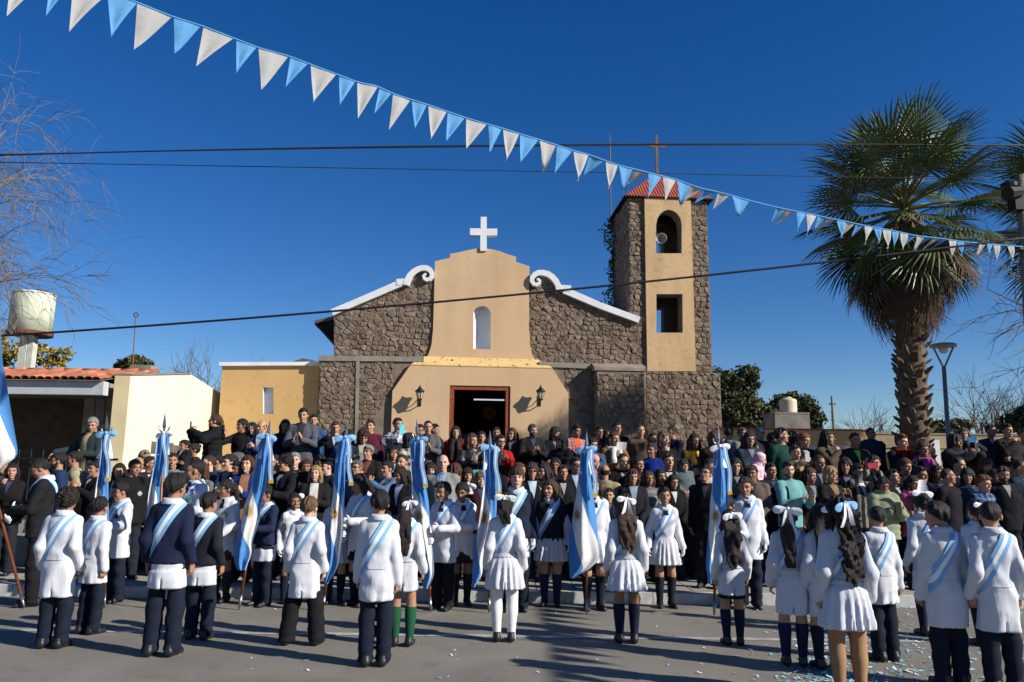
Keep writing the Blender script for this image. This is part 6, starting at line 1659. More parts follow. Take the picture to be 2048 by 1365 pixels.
# ------------------------------------------------------------------ ceremonial flags
M_SUN = mat('gold_sun', (.36, .225, .07), .8, .15, 20); M_SUND = mat('brown_sun_rays', (.24, .135, .03), .8, .1)
M_GOLD = mat('gold_fringe', (.55, .34, .05), .6, .2, 30); M_POLE = mat('varnished_pole_wood', (.17, .055, .022), .4, .2, 8, spec=.5); M_CHROME = mat('polished_steel', (.24, .25, .26), .3, .1, metal=.85)
M_FB = mat('flag_light_blue', (.075, .245, .56), .75, .06, 5, bump=.1); M_FW = mat('flag_white', (.72, .71, .69), .8, .05, 5, bump=.1)
for m in (M_FB, M_FW):
    n, l = nodes(m); b = n['Principled BSDF']; tl_ = n.new('ShaderNodeBsdfTranslucent'); mx = n.new('ShaderNodeMixShader'); mx.inputs[0].default_value = .22
    l.new(b.inputs['Base Color'].links[0].from_socket, tl_.inputs[0]); l.new(b.outputs[0], mx.inputs[1]); l.new(tl_.outputs[0], mx.inputs[2]); l.new(mx.outputs[0], n['Material Output'].inputs[0])
def flag(label, Y, spear, foot, rows, sun=None, seed=0, bow=True, tailside=1):
    """rows: (y px, x0, x1, x2, x3) edges of lower blue, white and upper blue across the hanging cloth."""
    rr = random.Random(seed); ft = at(foot[0], foot[1], Y); base = Vector((ft.x, Y, 0)); fl = tag(empty('flag', base), label, 'flag', 'flags on poles')
    tip = at(spear[0], spear[1], Y) - base; up = tip.normalized(); L = tip.length
    mb = MB(); mb.tube([up * .16, up * (L - .30)], .017, 10); mb.build('pole', M_POLE, fl, True)
    mb = MB(); mb.tube([up * .005, up * .05, up * .17], [.008, .016, .021], 10); mb.build('ferrule', M_CHROME, fl, True)
    mb = MB(); mb.tube([up * (L - .32), up * (L - .20)], [.020, .013], 8); sd = Vector((1, 0, 0)); sd = (sd - up * sd.dot(up)).normalized(); nr = up.cross(sd)
    bl = [(0, .0), (.024, .05), (.017, .11), (0, .22)]; c0 = up * (L - .22); vs = []; fs = []
    for w, h in bl: vs += [c0 + up * h - sd * w, c0 + up * h - nr * w * .35, c0 + up * h + sd * w, c0 + up * h + nr * w * .35]
    for i in range(3):
        for k in range(4): fs.append((4 * i + k, 4 * i + (k + 1) % 4, 4 * i + 4 + (k + 1) % 4, 4 * i + 4 + k))
    mb.add(vs, fs); mb.build('spearhead', M_CHROME, fl)
    mb = MB(); mb.tube([c0 + sd * .062 * math.sin(a) + up * (.048 - .068 * math.cos(a)) for a in np.linspace(-1.75, 1.75, 13)], [.003] + [.009] * 11 + [.003], 6); mb.build('crescent', M_CHROME, fl, True)
    # cloth: three bands with shared edges and folds running down it
    ys = np.array([q[0] for q in rows], float); nv = 44; yy = np.linspace(ys[0], ys[-1], nv); X = [np.interp(yy, ys, [q[k + 1] for q in rows]) for k in range(4)]
    for k in range(4): X[k] = np.convolve(np.pad(X[k], 2, mode='edge'), [.1, .2, .4, .2, .1], 'valid')
    ph = rr.uniform(0, 6)
    for k in (1, 2, 3): X[k] = np.maximum(X[k], X[k - 1] + .8)
    def depth(x, y, i):
        f = i / (nv - 1); w = (X[3][i] - X[0][i]) + 1e-3; s_ = (x - X[0][i]) / w
        return -.055 - .040 * math.sin(s_ * 7.5 + ph + f * 2.2) * min(1, .35 + f * 1.5) - .022 * math.sin(s_ * 14 + ph * 2 - f * 5) - .03 * math.sin(s_ * math.pi)
    def pt(x, y, i): return at(x, y, Y + depth(x, y, i)) - base
    for name, (ka, kb), m, nc in (('light_blue_band', (0, 1), M_FB, 6), ('white_band', (1, 2), M_FW, 9), ('light_blue_band', (2, 3), M_FB, 9)):
        V = []; Fq = []
        for i in range(nv):
            for c in range(nc + 1): V.append(pt(X[ka][i] + (X[kb][i] - X[ka][i]) * c / nc, yy[i], i))
        for i in range(nv - 1):
            for c in range(nc): a = i * (nc + 1) + c; Fq.append((a, a + 1, a + nc + 2, a + nc + 1))
        if Fq: mb = MB(); mb.add(V, Fq); mb.build(name, m, fl, True)
    if sun:
        sx, sy, rw, rh = sun; i0 = int(np.clip((sy - ys[0]) / (ys[-1] - ys[0]) * (nv - 1), 0, nv - 1))
        sm_ = MB(); 
        def sp(a, q, off=.012):
            x, y = sx + rw * q * math.cos(a), sy + rh * q * math.sin(a); i = int(np.clip((y - ys[0]) / (ys[-1] - ys[0]) * (nv - 1), 0, nv - 1)); x = min(max(x, X[1][i] + .5), X[2][i] - .5)
            d = at(x, y, Y + depth(x, y, i) - off) - base; return d
        ray_ = MB(); nR = 24
        for k in range(nR):
            a = 2 * math.pi * k / nR; ray_.add([sp(a - .075, .36), sp(a + .075, .36), sp(a + (.03 if k % 2 else 0), 1.0 if k % 2 == 0 else .88)], [(0, 1, 2)])
        em = ray_.build('sun_rays', M_SUND, fl)
        c = [sp(0, 0, .017)] + [sp(2 * math.pi * k / 18, .38, .016) for k in range(18)]; sm_.add(c, [(0, 1 + (k + 1) % 18, 1 + k) for k in range(18)]); sm_.build('sun_disc', M_SUN, em)
        fm = MB()
        for (ex, ey, q) in ((-.16, -.10, .05), (.16, -.10, .05), (0, .06, .05), (0, .20, .07)): fm.add([sp(math.atan2(ey + dy, ex + dx), math.hypot(ex + dx, ey + dy), .020) for dx, dy in ((-q, -q * .4), (q, -q * .4), (q, q * .4), (-q, q * .4))], [(0, 1, 2, 3)])
        fm.build('sun_face', M_SUND, em)
    if bow:
        bm = bow_mesh(.115, .30, seed % 3); bt_ = at((rows[0][1] + rows[0][4]) / 2, rows[0][0] - 6, Y - .09) - base
        link('bow', bm, fl, [WHT if seed in (4, 10) else CEL, WHT], Matrix.Translation(bt_) @ Matrix.Rotation(rr.uniform(-.3, .3), 4, 'Z'))
        # two-colour ribbon tails ending in gold fringe
        for s_, ln in ((1, .50),):
            p0 = bt_ + Vector((.02 * s_, -.035, -.02)); pts = [p0 + Vector((s_ * tailside * (.03 + .05 * t) + .012 * math.sin(t * 7 + seed), -.03 - .02 * math.sin(t * 5), -t * ln)) for t in np.linspace(0, 1, 10)]
            for off, m, wd in ((-.016, CEL, .018), (0, WHT, .014), (.016, CEL, .018)):
                v, q = ribbon_np([(p.x + off, p.y, p.z) for p in pts], wd, (1, .1, 0)); me = np_mesh('ribbon', v, q, True); link('ribbon', me, fl, m)
            e = pts[-1]; mb = MB(); mb.box(e + Vector((0, 0, -.022)), (.052, .012, .045)); mb.build('fringe', M_GOLD, fl)
    return fl
YF = 9.47
flag('raised flag cut off at the frame edge', 9.4, (-120, 560), (52, 1190), [(600, -120, -120, -120, 0), (720, -120, -118, -60, 4), (760, -120, -118, -30, 12), (810, -120, -118, -8, 20), (850, -120, -118, 8, 27), (880, -120, -118, 20, 32), (905, -100, -98, 33, 36.5), (918, -60, -58, 34, 36), (936, -10, -8, -2, 0), (940, -8, -7, -6, -5)], None, 1, False)
flag('flag on a spear-tipped pole before the porch house, tied with a big blue bow', YF, (214, 828), (209, 1215), [(872, 203, 203, 203, 221), (890, 203, 203, 203, 219), (912, 201, 201, 201, 217), (956, 195, 195, 195, 217), (968, 192, 192, 194, 217), (993, 189, 189, 208, 217), (1040, 186, 190, 214, 218), (1090, 184, 196, 213, 216), (1130, 188, 204, 210, 211)], (203, 1035, 13, 20), 3, tailside=1)
flag('flag on a spear-tipped pole before the cream wall plaques', YF, (330, 825), (312, 1215), [(872, 314, 314, 314, 340), (902, 311, 311, 311, 338), (932, 307, 307, 307, 331), (955, 303, 303, 304, 322), (968, 300, 300, 306, 320), (990, 296, 296, 314, 319), (1040, 291, 294, 316, 318), (1090, 289, 300, 314, 315), (1130, 292, 308, 310, 311)], (305, 1030, 12, 20), 4)
flag('slanting flag of the boy in the navy sweater before the ochre annex', YF, (541, 838), (478, 1216), [(876, 521, 521, 521, 547), (900, 517, 517, 517, 541), (920, 512, 512, 512, 537), (959, 505, 505, 505, 533), (980, 501, 501, 504, 530), (1010, 488, 488, 512, 522), (1040, 483, 484, 519, 520), (1064, 477, 481, 511, 512), (1085, 472, 493, 503, 504), (1106, 468, 503, 504.5, 505), (1130, 468, 493, 494, 494), (1141, 478, 489, 489, 489)], (497, 1022, 17, 22), 5)
flag('flag with a golden sun between the officer and the long haired teacher', YF, (695, 845), (645, 1220), [(880, 678, 678, 678, 702), (920, 670, 670, 670, 692), (955, 668, 668, 668, 690), (970, 667, 667, 669, 690), (998, 664, 664, 680, 688), (1025, 659, 659, 686, 688), (1070, 657, 661, 685, 686), (1100, 659, 671, 680, 681), (1130, 656, 675, 677, 678), (1160, 649, 661, 662, 662), (1168, 649, 652, 652, 652)], (668, 1028, 15, 22), 6)
flag('flag beside the bald man in the grey suit', YF, (833, 838), (862, 1222), [(884, 820, 820, 820, 851), (924, 821, 821, 821, 847), (958, 823, 823, 823, 850), (980, 824, 824, 829, 853), (1007, 824, 824, 841, 858), (1032, 826, 826, 858, 859), (1073, 832, 836, 860, 861), (1110, 840, 854, 866, 867), (1152, 846, 863, 868, 869), (1178, 846, 854, 855, 855)], (839, 1032, 14, 20), 7)
flag('flag in front of the tall boy in the dark sweater', YF, (980, 860), (978, 1226), [(898, 968, 968, 968, 996), (940, 967, 967, 967, 995), (970, 967, 967, 968, 994), (985, 965, 965, 972, 994), (1032, 959, 959, 983, 993), (1070, 953, 954, 980, 986), (1090, 949, 953, 974, 977), (1115, 946, 956, 966, 967), (1152, 944, 964, 965, 965), (1175, 944, 946, 946, 946)], (968, 1036, 12, 20), 8)
flag('flag spread widest, white corner swung before the long haired girl', YF, (1173, 862), (1173, 1223), [(902, 1161, 1161, 1161, 1184), (924, 1160, 1160, 1160, 1180), (960, 1156, 1156, 1156, 1182), (978, 1154, 1154, 1161, 1185), (1005, 1149, 1149, 1165, 1189), (1046, 1143, 1144, 1179, 1193), (1081, 1138, 1150, 1195, 1196.5), (1119, 1137, 1160, 1200, 1201), (1130, 1138, 1166, 1188, 1189), (1141, 1139, 1170, 1175, 1175), (1157, 1140, 1143, 1143, 1143)], (1154, 1030, 12, 19), 9)
flag('flag with a gold edged ribbon before the man in glasses and black', YF, (1437, 850), (1428, 1220), [(898, 1427, 1427, 1427, 1452), (924, 1426, 1426, 1426, 1453), (978, 1424, 1424, 1424, 1457), (999, 1420, 1420, 1426, 1457), (1032, 1419, 1419, 1444, 1456), (1069, 1416, 1417, 1449, 1452), (1090, 1414, 1419, 1446, 1448), (1131, 1411, 1424, 1428, 1429), (1168, 1417, 1428, 1428, 1428)], (1431, 1032, 13, 20), 10)

# ------------------------------------------------------------------ beyond the right edge of the picture: the second bunting whose shade falls on the road
bt2 = tag(empty('bunting', (7.4, 4.8, 4.2)), 'second string of pennants past the frame edge, seen by its spiky road shadow', 'bunting')
mb = MB(); mb.tube([(0, -2.6, .05), (0, 0, -.02), (0, 2.9, .05)], .009, 5); mb.build('string', M_PB, bt2)
for i in range(17): link('pennant', calm[i % 7], bt2, M_PW if i % 2 == 0 else M_PB, Matrix.Translation((0, -2.5 + i * .3, 0)) @ Matrix.Rotation(R(90), 4, 'Z') @ Matrix.Diagonal((.27, .3, .27, 1)))
# ------------------------------------------------------------------ students on the road
NAVY = (.009, .013, .025); BLACK = (.010, .010, .012); NAVYM = cloth(NAVY, 'navy_wool'); PI = math.pi
OUT = []
def road_person(label, hx, hy, fx, fy, tp, **k):
    g = ground_at(fx, fy); g *= min(1, 10.02 / g.y); d = ray(hx, hy); z = EYE + d.z * g.y / d.y
    H = z - .012
    o, hands = person(label, tp, (g.x, g.y, 0.0), H, **k); OUT.append((label[:40], round(H, 2))); return o, hands
BACK = dict(yaw=PI, fine=True)
def boy(label, hx, hy, fx, fy, seed, style='smock', hair=('short', 'dark'), trousers=NAVY, yaw=PI, leg='trousers', stance=.055, head=(0, 0), skin='olive', pose='down', sash='R', ex=()):
    return road_person(label, hx, hy, fx, fy, 'child', yaw=yaw, fine=True, seed=seed, pose=pose, top=(style, COATW), bottom=(leg, trousers), hair=hair, stance=stance, head=head, skin=skin, collar=COATW,
                       group='students lined up with their backs to the street', ex=[('sash', sash), ('patch', 'halfbelt', COATW)] + list(ex))
def girl(label, hx, hy, fx, fy, seed, hair, socks, yaw=PI, head=(0, 0), style='dress', skin='tan', ex=(), stance=.05, skirt=False, pose='down'):
    return road_person(label, hx, hy, fx, fy, 'girl', yaw=yaw, fine=True, seed=seed, pose=pose, top=(style, COATW), bottom=(('skirt', NAVY) if skirt else None), hair=hair, stance=stance, head=head, skin=skin, collar=COATW, socks=socks,
                       group='students lined up with their backs to the street', ex=[('sash', 'R'), ('patch', 'belt', COATW)] + list(ex))
boy('boy with curly dark hair and long white coat at the far end of the line', 120, 975, 104, 1296, 11, hair=('curly', 'dark'), style='smocklong', head=(.12, .1))
boy('small boy in a white coat turned slightly, just behind the curly haired boy', 190, 992, 176, 1268, 12, hair=('short', 'black'), yaw=PI - .35, head=(.25, 0), pose='side')
road_person('tall heavy boy in a navy sweater over a white coat, back turned', 338, 945, 322, 1312, 'child', yaw=PI, fine=True, seed=13, top=('jumper', (.010, .014, .040)), bottom=('under', NAVY), hair=('short', 'black'), head=(-.3, 0), skin='olive', collar=COATW, stance=.06,
            group='students lined up with their backs to the street', ex=[('sash', 'R')])
road_person('boy in a black sweater over a white coat behind the tall heavy boy', 405, 983, 396, 1279, 'child', yaw=PI - .1, fine=True, seed=14, top=('jumper', (.012, .014, .022)), bottom=('under', NAVY), hair=('short', 'black'), head=(-.2, 0), skin='olive', collar=COATW,
            group='students lined up with their backs to the street', ex=[('sash', 'R')])
boy('light brown haired boy with legs apart in white coat and wide black trousers', 612, 991, 603, 1290, 15, hair=('short', 'light'), style='smocklong', head=(-.15, .1), trousers=BLACK, leg='wide', stance=.105, skin='fair')
boy('boy nearest the road edge, white coat and navy trousers, sash over his back', 756, 979, 748, 1332, 16, hair=('short', 'black'), head=(.2, 0), yaw=PI + .12, pose='side', stance=.05)
girl('girl in green knee socks with a white bow on her long tail of hair', 803, 993, 804, 1292, 17, ('tail', 'dark'), ('knee', (.012, .075, .035)), style='smock', skin='olive', ex=[('bow', 'back', .33, WHT, WHT, .6, -.2)])
girl('girl in white tights with a pale green bow on short black hair', 1022, 984, 1008, 1283, 18, ('pony', 'black'), ('tights', (.66, .66, .66)), ex=[('bow', 'back', .42, cloth((.62, .70, .64), 'pale_green_ribbon'), cloth((.62, .70, .64), 'pale_green_ribbon'), .75)])
girl('girl with long straight brown hair and drooping white bow in the middle of the road', 1253, 988, 1254, 1286, 19, ('longer', 'brown'), ('knee', (.012, .014, .032)), ex=[('bow', 'back', .40, WHT, WHT, .8)], skin='brown')
girl('girl with a black skirt showing under her coat and very long straight hair', 1470, 1018, 1467, 1290, 20, ('mane', 'dark'), ('knee', (.012, .016, .036)), skirt=True, style='smock', ex=[('bow', 'back', .46, WHT, WHT, .25)])
girl('girl with a big white bow over a long brown tail, dark blue socks', 1600, 1008, 1590, 1332, 21, ('tail', 'dark'), ('knee', (.012, .016, .045)), style='smocklong', yaw=PI - .25, head=(-.1, 0), skin='tan', ex=[('bow', 'back', .50, WHT, WHT, 1.0)])
girl('half hidden girl with a white bow, behind the girl with long curls', 1662, 1008, 1655, 1338, 22, ('longer', 'dark'), ('knee', (.012, .012, .02)), style='smocklong', ex=[('bow', 'back', .38, WHT, WHT, .5, -.3)])
girl('tallest girl, long curly hair down her back, tan tights and blue ribbon', 1690, 993, 1702, 1402, 23, ('curlylong', 'dark'), ('tights', (.30, .17, .09)), yaw=PI - .1, head=(.35, 0), ex=[('bow', 'back', .40, CEL, WHT, .8, .15)])
boy('slim boy in white coat beside the girl with long curls, hands low', 1755, 1010, 1772, 1322, 24, hair=('crop', 'black'), yaw=PI + .22, stance=.05, pose='side', head=(-.2, .05))
boy('stout boy in a long white coat standing over the thickest confetti', 1898, 1001, 1905, 1372, 25, hair=('short', 'black'), style='smocklong', skin='olive', head=(.45, .1), yaw=PI + .1, pose='side')
boy('close cropped boy at the end of the line by the frame edge', 2020, 1001, 2010, 1385, 26, hair=('crop', 'dark'), style='smocklong', skin='tan', yaw=PI - .12, head=(-.25, 0))
girl('girl with a high white bow half hidden behind the stout boy', 1880, 985, 1862, 1272, 27, ('bun', 'black'), ('knee', (.012, .014, .03)), style='smocklong', ex=[('bow', 'top', .42, WHT, WHT, .9)])
girl('girl whose white bow peeps out behind the close cropped boy', 1985, 1000, 1975, 1292, 28, ('pony', 'dark'), ('knee', (.012, .014, .03)), style='smocklong', ex=[('bow', 'back', .36, WHT, WHT, .4)])
# flag bearers and escorts facing the street
FRONT = dict(fine=True, glove=True)
GF = 'flag bearers and escorts'
def esc(label, hx, hy, fx, fy, tp, seed, pose, top, bottom, hair, yaw=0., head=(0, 0), skin='tan', ex=(), socks=None, collar=COATW, glove=True, stance=.05):
    return road_person(label, hx, hy, fx, fy, tp, yaw=yaw, fine=True, seed=seed, pose=pose, top=top, bottom=bottom, hair=hair, head=head, skin=skin, ex=ex, socks=socks, collar=collar, glove=glove, stance=stance, group=GF)
WC = ('smock', COATW)
esc('young man in a black tracksuit with a broad sash, head bowed over his pole', 68, 912, 62, 1212, 'man', 31, 'carry', ('jacket', (.012, .013, .015)), ('trousers', BLACK), ('short', 'black'), -1.15, (0, .5), 'olive', [('sash', 'L')], collar=COATW)
esc('student in white coat whose face is hidden by the flag with the big bow', 226, 962, 226, 1205, 'child', 33, 'flag', WC, ('trousers', NAVY), ('short', 'black'), -.5, (-.3, .2), 'olive', [('sash', 'L'), ('patch', 'badge', (.02, .05, .2))])
esc('tall boy with shaved sides turned away, white coat with a bright medal', 366, 918, 372, 1206, 'child', 34, 'flag', WC, ('trousers', NAVY), ('crop', 'black'), -.5, (-.7, 0), 'olive', [('sash', 'L'), ('patch', 'badge', (.10, .30, .22)), ('patch', 'shorttie', NAVY)])
esc('girl with a white flat bow and colourful medal, gloved hands folded', 453, 958, 440, 1190, 'girl', 35, 'fold', WC, ('skirt', (.05, .02, .02)), ('tail', 'black'), -.3, (-.6, .05), 'brown', [('bow', 'top', .40, WHT, WHT, .1), ('patch', 'badge', (.12, .32, .22)), ('patch', 'shorttie', NAVY)], ('knee', (.014, .022, .022)))
esc('boy in a navy sweater over white coat gripping the slanting flag', 540, 968, 522, 1212, 'child', 36, 'flag', ('jumper', (.013, .018, .05)), ('under', NAVY), ('short', 'black'), -.55, (-.3, .3), 'brown', [('sash', 'L')])
esc('girl half seen behind the navy sweater boy, white bow at her neck', 572, 985, 578, 1198, 'girl', 37, 'down', WC, ('skirt', NAVY), ('pony', 'black'), .5, (0, 0), 'brown', [('bow', 'back', .45, WHT, WHT, .8, .2)], ('knee', NAVY))
esc('student in white coat and pleated skirt partly behind the golden sun flag', 668, 975, 668, 1206, 'girl', 38, 'fold', ('dress', COATW), None, ('long', 'dark'), .2, (0, 0), 'tan', [('sash', 'L')], ('knee', NAVY))
esc('girl with long black hair over her face, black skirt, gripping a flag', 720, 945, 716, 1212, 'girl', 39, 'flag', WC, ('skirt', BLACK), ('longer', 'black'), -.5, (-.5, .35), 'olive', [('sash', 'L')], ('knee', BLACK))
esc('boy in white coat with dark tie, gloved hand on the flag beside the bald man', 872, 962, 884, 1220, 'child', 40, 'flag', WC, ('trousers', BLACK), ('short', 'black'), -.35, (-.4, .1), 'olive', [('sash', 'L'), ('patch', 'shorttie', NAVY)])
esc('girl in a white coat with white hair ribbon, gloved hands crossed', 930, 963, 922, 1200, 'girl', 41, 'cross', WC, ('skirt', (.03, .02, .02)), ('bun', 'black'), .15, (-.4, .2), 'brown', [('sash', 'L'), ('bow', 'back', .45, WHT, WHT, .6, .2), ('patch', 'shorttie', NAVY)], ('knee', (.015, .022, .02)))
esc('tall pale boy with brown fringe in a dark sweater and white collar', 1015, 932, 1030, 1222, 'child', 42, 'down', ('jumper', (.012, .017, .032)), ('under', NAVY), ('fringe', 'brown'), .05, (0, 0), 'fair', [('sash', 'L')])
esc('girl in a black sweater above a flaring white pleated skirt', 1104, 958, 1101, 1204, 'girl', 43, 'wide', ('dress', COATW), None, ('wavy', 'brown'), -.1, (-.5, 0), 'tan', [], ('knee', (.016, .022, .06)))
esc('girl with long loose dark hair smiling beside the widest flag', 1190, 952, 1188, 1220, 'girl', 44, 'down', ('dress', COATW), ('skirt', BLACK), ('longer', 'black'), .1, (-.1, 0), 'tan', [('sash', 'L'), ('patch', 'shorttie', NAVY)], ('knee', (.01, .012, .02)))
esc('short haired girl standing alone in white smock and gloves, arms hanging', 1332, 973, 1332, 1203, 'girl', 45, 'wide', ('dress', COATW), None, ('short', 'dark'), .05, (0, 0), 'olive', [('sash', 'L'), ('patch', 'shorttie', NAVY)], ('knee', (.012, .013, .02)))
esc('boy looking down at the flag, dark fringe, white coat with large collar', 1472, 985, 1466, 1214, 'child', 46, 'flag', WC, ('trousers', NAVY), ('fringe', 'black'), -.4, (-.2, .55), 'olive', [('patch', 'shorttie', NAVY)])
esc('tall boy in white coat, gloved arm hanging, behind the boy looking down', 1488, 952, 1500, 1206, 'child', 47, 'down', WC, ('trousers', NAVY), ('short', 'black'), -.15, (-.3, .1), 'olive', [('sash', 'L'), ('patch', 'shorttie', NAVY)])
# black sweater of the girl with the flaring skirt: worn over the dress
_g = [o for o in bpy.data.objects if o.get('label', '').startswith('girl in a black sweater')][0]
link('sweater', top_mesh('girl', 'wide', 'jumper', 43, .0125), _g, cloth((.012, .016, .022))); link('sash', sash_mesh('girl', 'wide', 'jumper', 43, .0125, 'L'), _g, [CEL, WHT])

# ------------------------------------------------------------------ the crowd
ROWS = {'F': (11.0, SZ), 'M': (11.8, SZ), 'A': (12.9, STEP1), 'B': (13.9, STEP2)}
RNG = {'man': (1.58, 1.90), 'woman': (1.46, 1.78), 'child': (1.15, 1.62), 'girl': (1.15, 1.62), 'tot': (.85, 1.15)}
M_PHONE = mat('black_phone', (.012, .012, .014), .25, .05, spec=.6); M_LENS = mat('phone_lens', (.05, .05, .06), .1, .02, spec=.8)
def phone_me():
    mb = MB(); w, h, t, c = .038, .079, .0055, .010
    p = [(-w + c, -h), (w - c, -h), (w, -h + c), (w, h - c), (w - c, h), (-w + c, h), (-w, h - c), (-w, -h + c)]
    mb.prism(p, lambda u, v, q: Vector((u, q, v)), t, -t); return mb.mesh('phone')
PME = phone_me(); _lm = MB(); _lm.lathe([(.007, 0), (.007, .003), (.005, .004)], 8); LME = _lm.mesh('lens')
def phone(label, p, yaw, m=None, wide=False, tilt=0.0):
    t = empty('phone', p, yaw); t.rotation_euler = (tilt, R(90) if wide else 0, yaw); tag(t, label, 'phone', 'phones held up in the crowd')
    link('phone_body', PME, t, m or M_PHONE); link('lens', LME, t, M_LENS, Matrix.Translation((-.02, -.0055, .055)) @ Matrix.Rotation(R(90), 4, 'X'))
_seed = [100]
crowd_y = {}
def C(label, x, y, row, tp, pose, yaw, head, top, hair, skin='tan', ex=(), bottom=('trousers', (.015, .017, .024)), ph=None, dy=None, base=None):
    _seed[0] += 1; Y0, z0 = ROWS[row]; r = random.Random(_seed[0]); Y = Y0 + (dy if dy is not None else r.uniform(-.18, .18))
    if base is not None: z0 = base
    d = ray(x, y); z = EYE + d.z * Y / d.y; lo, hi = RNG[tp]; H = z - .015 - z0
    if not lo <= H <= hi:
        OUT.append(('!' + label[:34], row, round(H, 2)))
        # stand nearer or farther inside the row until the height is a human one
        H = min(max(H, lo), hi)
    p = at(x, y, Y)
    o, hands = person(label, tp, (p.x, Y, z0), H, yaw=yaw, pose=pose, top=top, bottom=bottom, hair=hair, skin=skin, head=(head[0], head[1]), ex=ex, seed=_seed[0], group='crowd watching the ceremony')
    if ph:
        hp = hands['R'] if pose in ('phone1', 'wave') else (hands['L'] + hands['R']) / 2
        f = Matrix.Rotation(yaw, 3, 'Z') @ Vector((0, -.015, .02)); phone(ph[0], hp + f, yaw, ph[1] if len(ph) > 1 else None, ph[2] if len(ph) > 2 else False)
    return o, hands
J, P, K, L_, SW = 'jacket', 'puffer', 'jacket', 'longcoat', 'sweater'
bk = (.010, .010, .012); dk = (.022, .022, .026); nv = (.013, .018, .042)
SH = lambda c: ('patch', 'shirt', c); OP = lambda c: ('patch', 'open', c)
# beside the porch house
C('grey haired man in a green jacket leaning out and pointing from the porch', 188, 832, 'A', 'man', 'point', -.35, (.5, .4), (J, (.032, .050, .056)), ('short', 'grey'), 'tan', [OP((.42, .32, .17))], ('trousers', (.10, .17, .30)), base=.72)
C('bearded man in a bright blue jacket looking towards the raised flag', 120, 905, 'M', 'man', 'down', -.9, (-.3, .05), (J, (.015, .040, .10)), ('short', 'black'), 'olive', [('beard', 'black')], dy=-.3)
C('man in a cream sweater seen behind the bearded man in blue', 152, 902, 'M', 'man', 'down', -1.0, (-.2, 0), (SW, (.42, .37, .24)), ('short', 'dark'), 'olive', dy=.25)
C('person in black clapping beside the flag with the big blue bow', 192, 922, 'M', 'woman', 'claphi', -.6, (0, 0), (J, bk), ('short', 'black'), 'olive', dy=.1)
C('teenage girl with very long dark hair and turquoise sleeves before the porch', 240, 926, 'F', 'woman', 'cross', .1, (.1, 0), (J, (.020, .025, .030)), ('longer', 'black'), 'tan', [OP((.5, .5, .52)), ('patch', 'stripes', (.25, .55, .58))])
C('bald man with a heavy brow turned sideways near the cream wall', 275, 912, 'M', 'man', 'down', .6, (.5, .1), (J, (.02, .022, .028)), None, 'olive')
C('man in a beige cap behind the bald man by the cream wall', 289, 901, 'M', 'man', 'down', .5, (.4, 0), (J, bk), ('short', 'dark'), 'olive', [('cap', 'beanie', (.22, .18, .12))], dy=.5)
C('dark haired man looking away at the foot of the cream wall', 300, 912, 'M', 'man', 'down', .9, (.5, 0), (J, dk), ('short', 'black'), 'olive', dy=.2)
C('man in a black hooded top with pale print next to the plaques', 268, 930, 'F', 'man', 'down', .7, (.3, .1), (J, (.012, .012, .014)), ('short', 'black'), 'olive', [('patch', 'badge', (.35, .35, .35))])
C('girl with dark hair biting her hand behind the raised flag', 26, 926, 'F', 'woman', 'mouth', .2, (.2, 0), (J, (.015, .012, .014)), ('long', 'black'), 'tan')
C('man in dark clothes at the frame edge behind the raised flag', 8, 935, 'M', 'man', 'down', .1, (0, 0), (J, bk), ('short', 'black'), 'olive')
C('woman in black puffer jacket filming with arms high against the cream wall', 430, 828, 'B', 'woman', 'phone', -.95, (-.2, -.1), (P, (.012, .012, .014)), ('tail', 'brown'), 'tan', ph=('black phone held up by the woman against the cream wall',), dy=-.3)
C('small boy in black hoodie lifted up beside the cream wall', 371, 879, 'A', 'tot', 'cross', -.5, (-.3, 0), (J, (.02, .02, .024)), ('short', 'black'), 'olive', base=1.02)
C('woman in a brown sweater holding up the small boy', 390, 886, 'A', 'woman', 'carry', -.8, (-.3, 0), (SW, (.085, .05, .032)), ('bun', 'dark'), 'olive')
C('man in grey jacket partly covered by the flag at the cream wall', 345, 905, 'M', 'man', 'down', .2, (.2, 0), (J, (.20, .20, .20)), ('short', 'dark'), 'olive')
C('young woman in a black hoodie with white drawstrings before the orange annex', 486, 837, 'B', 'woman', 'phone1', -.35, (-.4, 0), (J, (.014, .014, .016)), ('tail', 'black'), 'brown', [('patch', 'stripes', (.6, .6, .6), 'drawstring')], ph=('dark phone in front of the orange annex wall',), dy=-.1)
C('woman in a dark hood peering between two people on the terrace', 505, 845, 'B', 'woman', 'fold', -.1, (0, 0), (J, bk), ('long', 'black'), 'tan', [('cap', 'hood', (.02, .02, .022))], dy=.3)
C('balding smiling man with white collar before the slot window', 527, 840, 'B', 'man', 'clap', -.3, (-.3, .1), (J, (.03, .07, .16)), ('ring', 'black'), 'tan', [SH((.7, .7, .7))], dy=-.2)
C('long haired woman in a navy jacket under the slot window', 571, 838, 'B', 'woman', 'fold', .1, (.1, .1), (J, nv), ('longer', 'black'), 'olive', [('patch', 'badge', (.6, .6, .62))], dy=.1)
C('tall smiling young man in a slate grey zip jacket looking at his hands', 608, 815, 'B', 'man', 'clap', .05, (.05, .15), (J, (.10, .105, .125)), ('short', 'black'), 'tan', [SH((.03, .03, .035))], ('trousers', (.055, .052, .04)), dy=-.15)
C('boy peeking over the shoulder of the slate grey jacket', 627, 828, 'B', 'man', 'down', 0, (.2, 0), (J, (.03, .09, .22)), ('short', 'black'), 'tan', dy=.35)
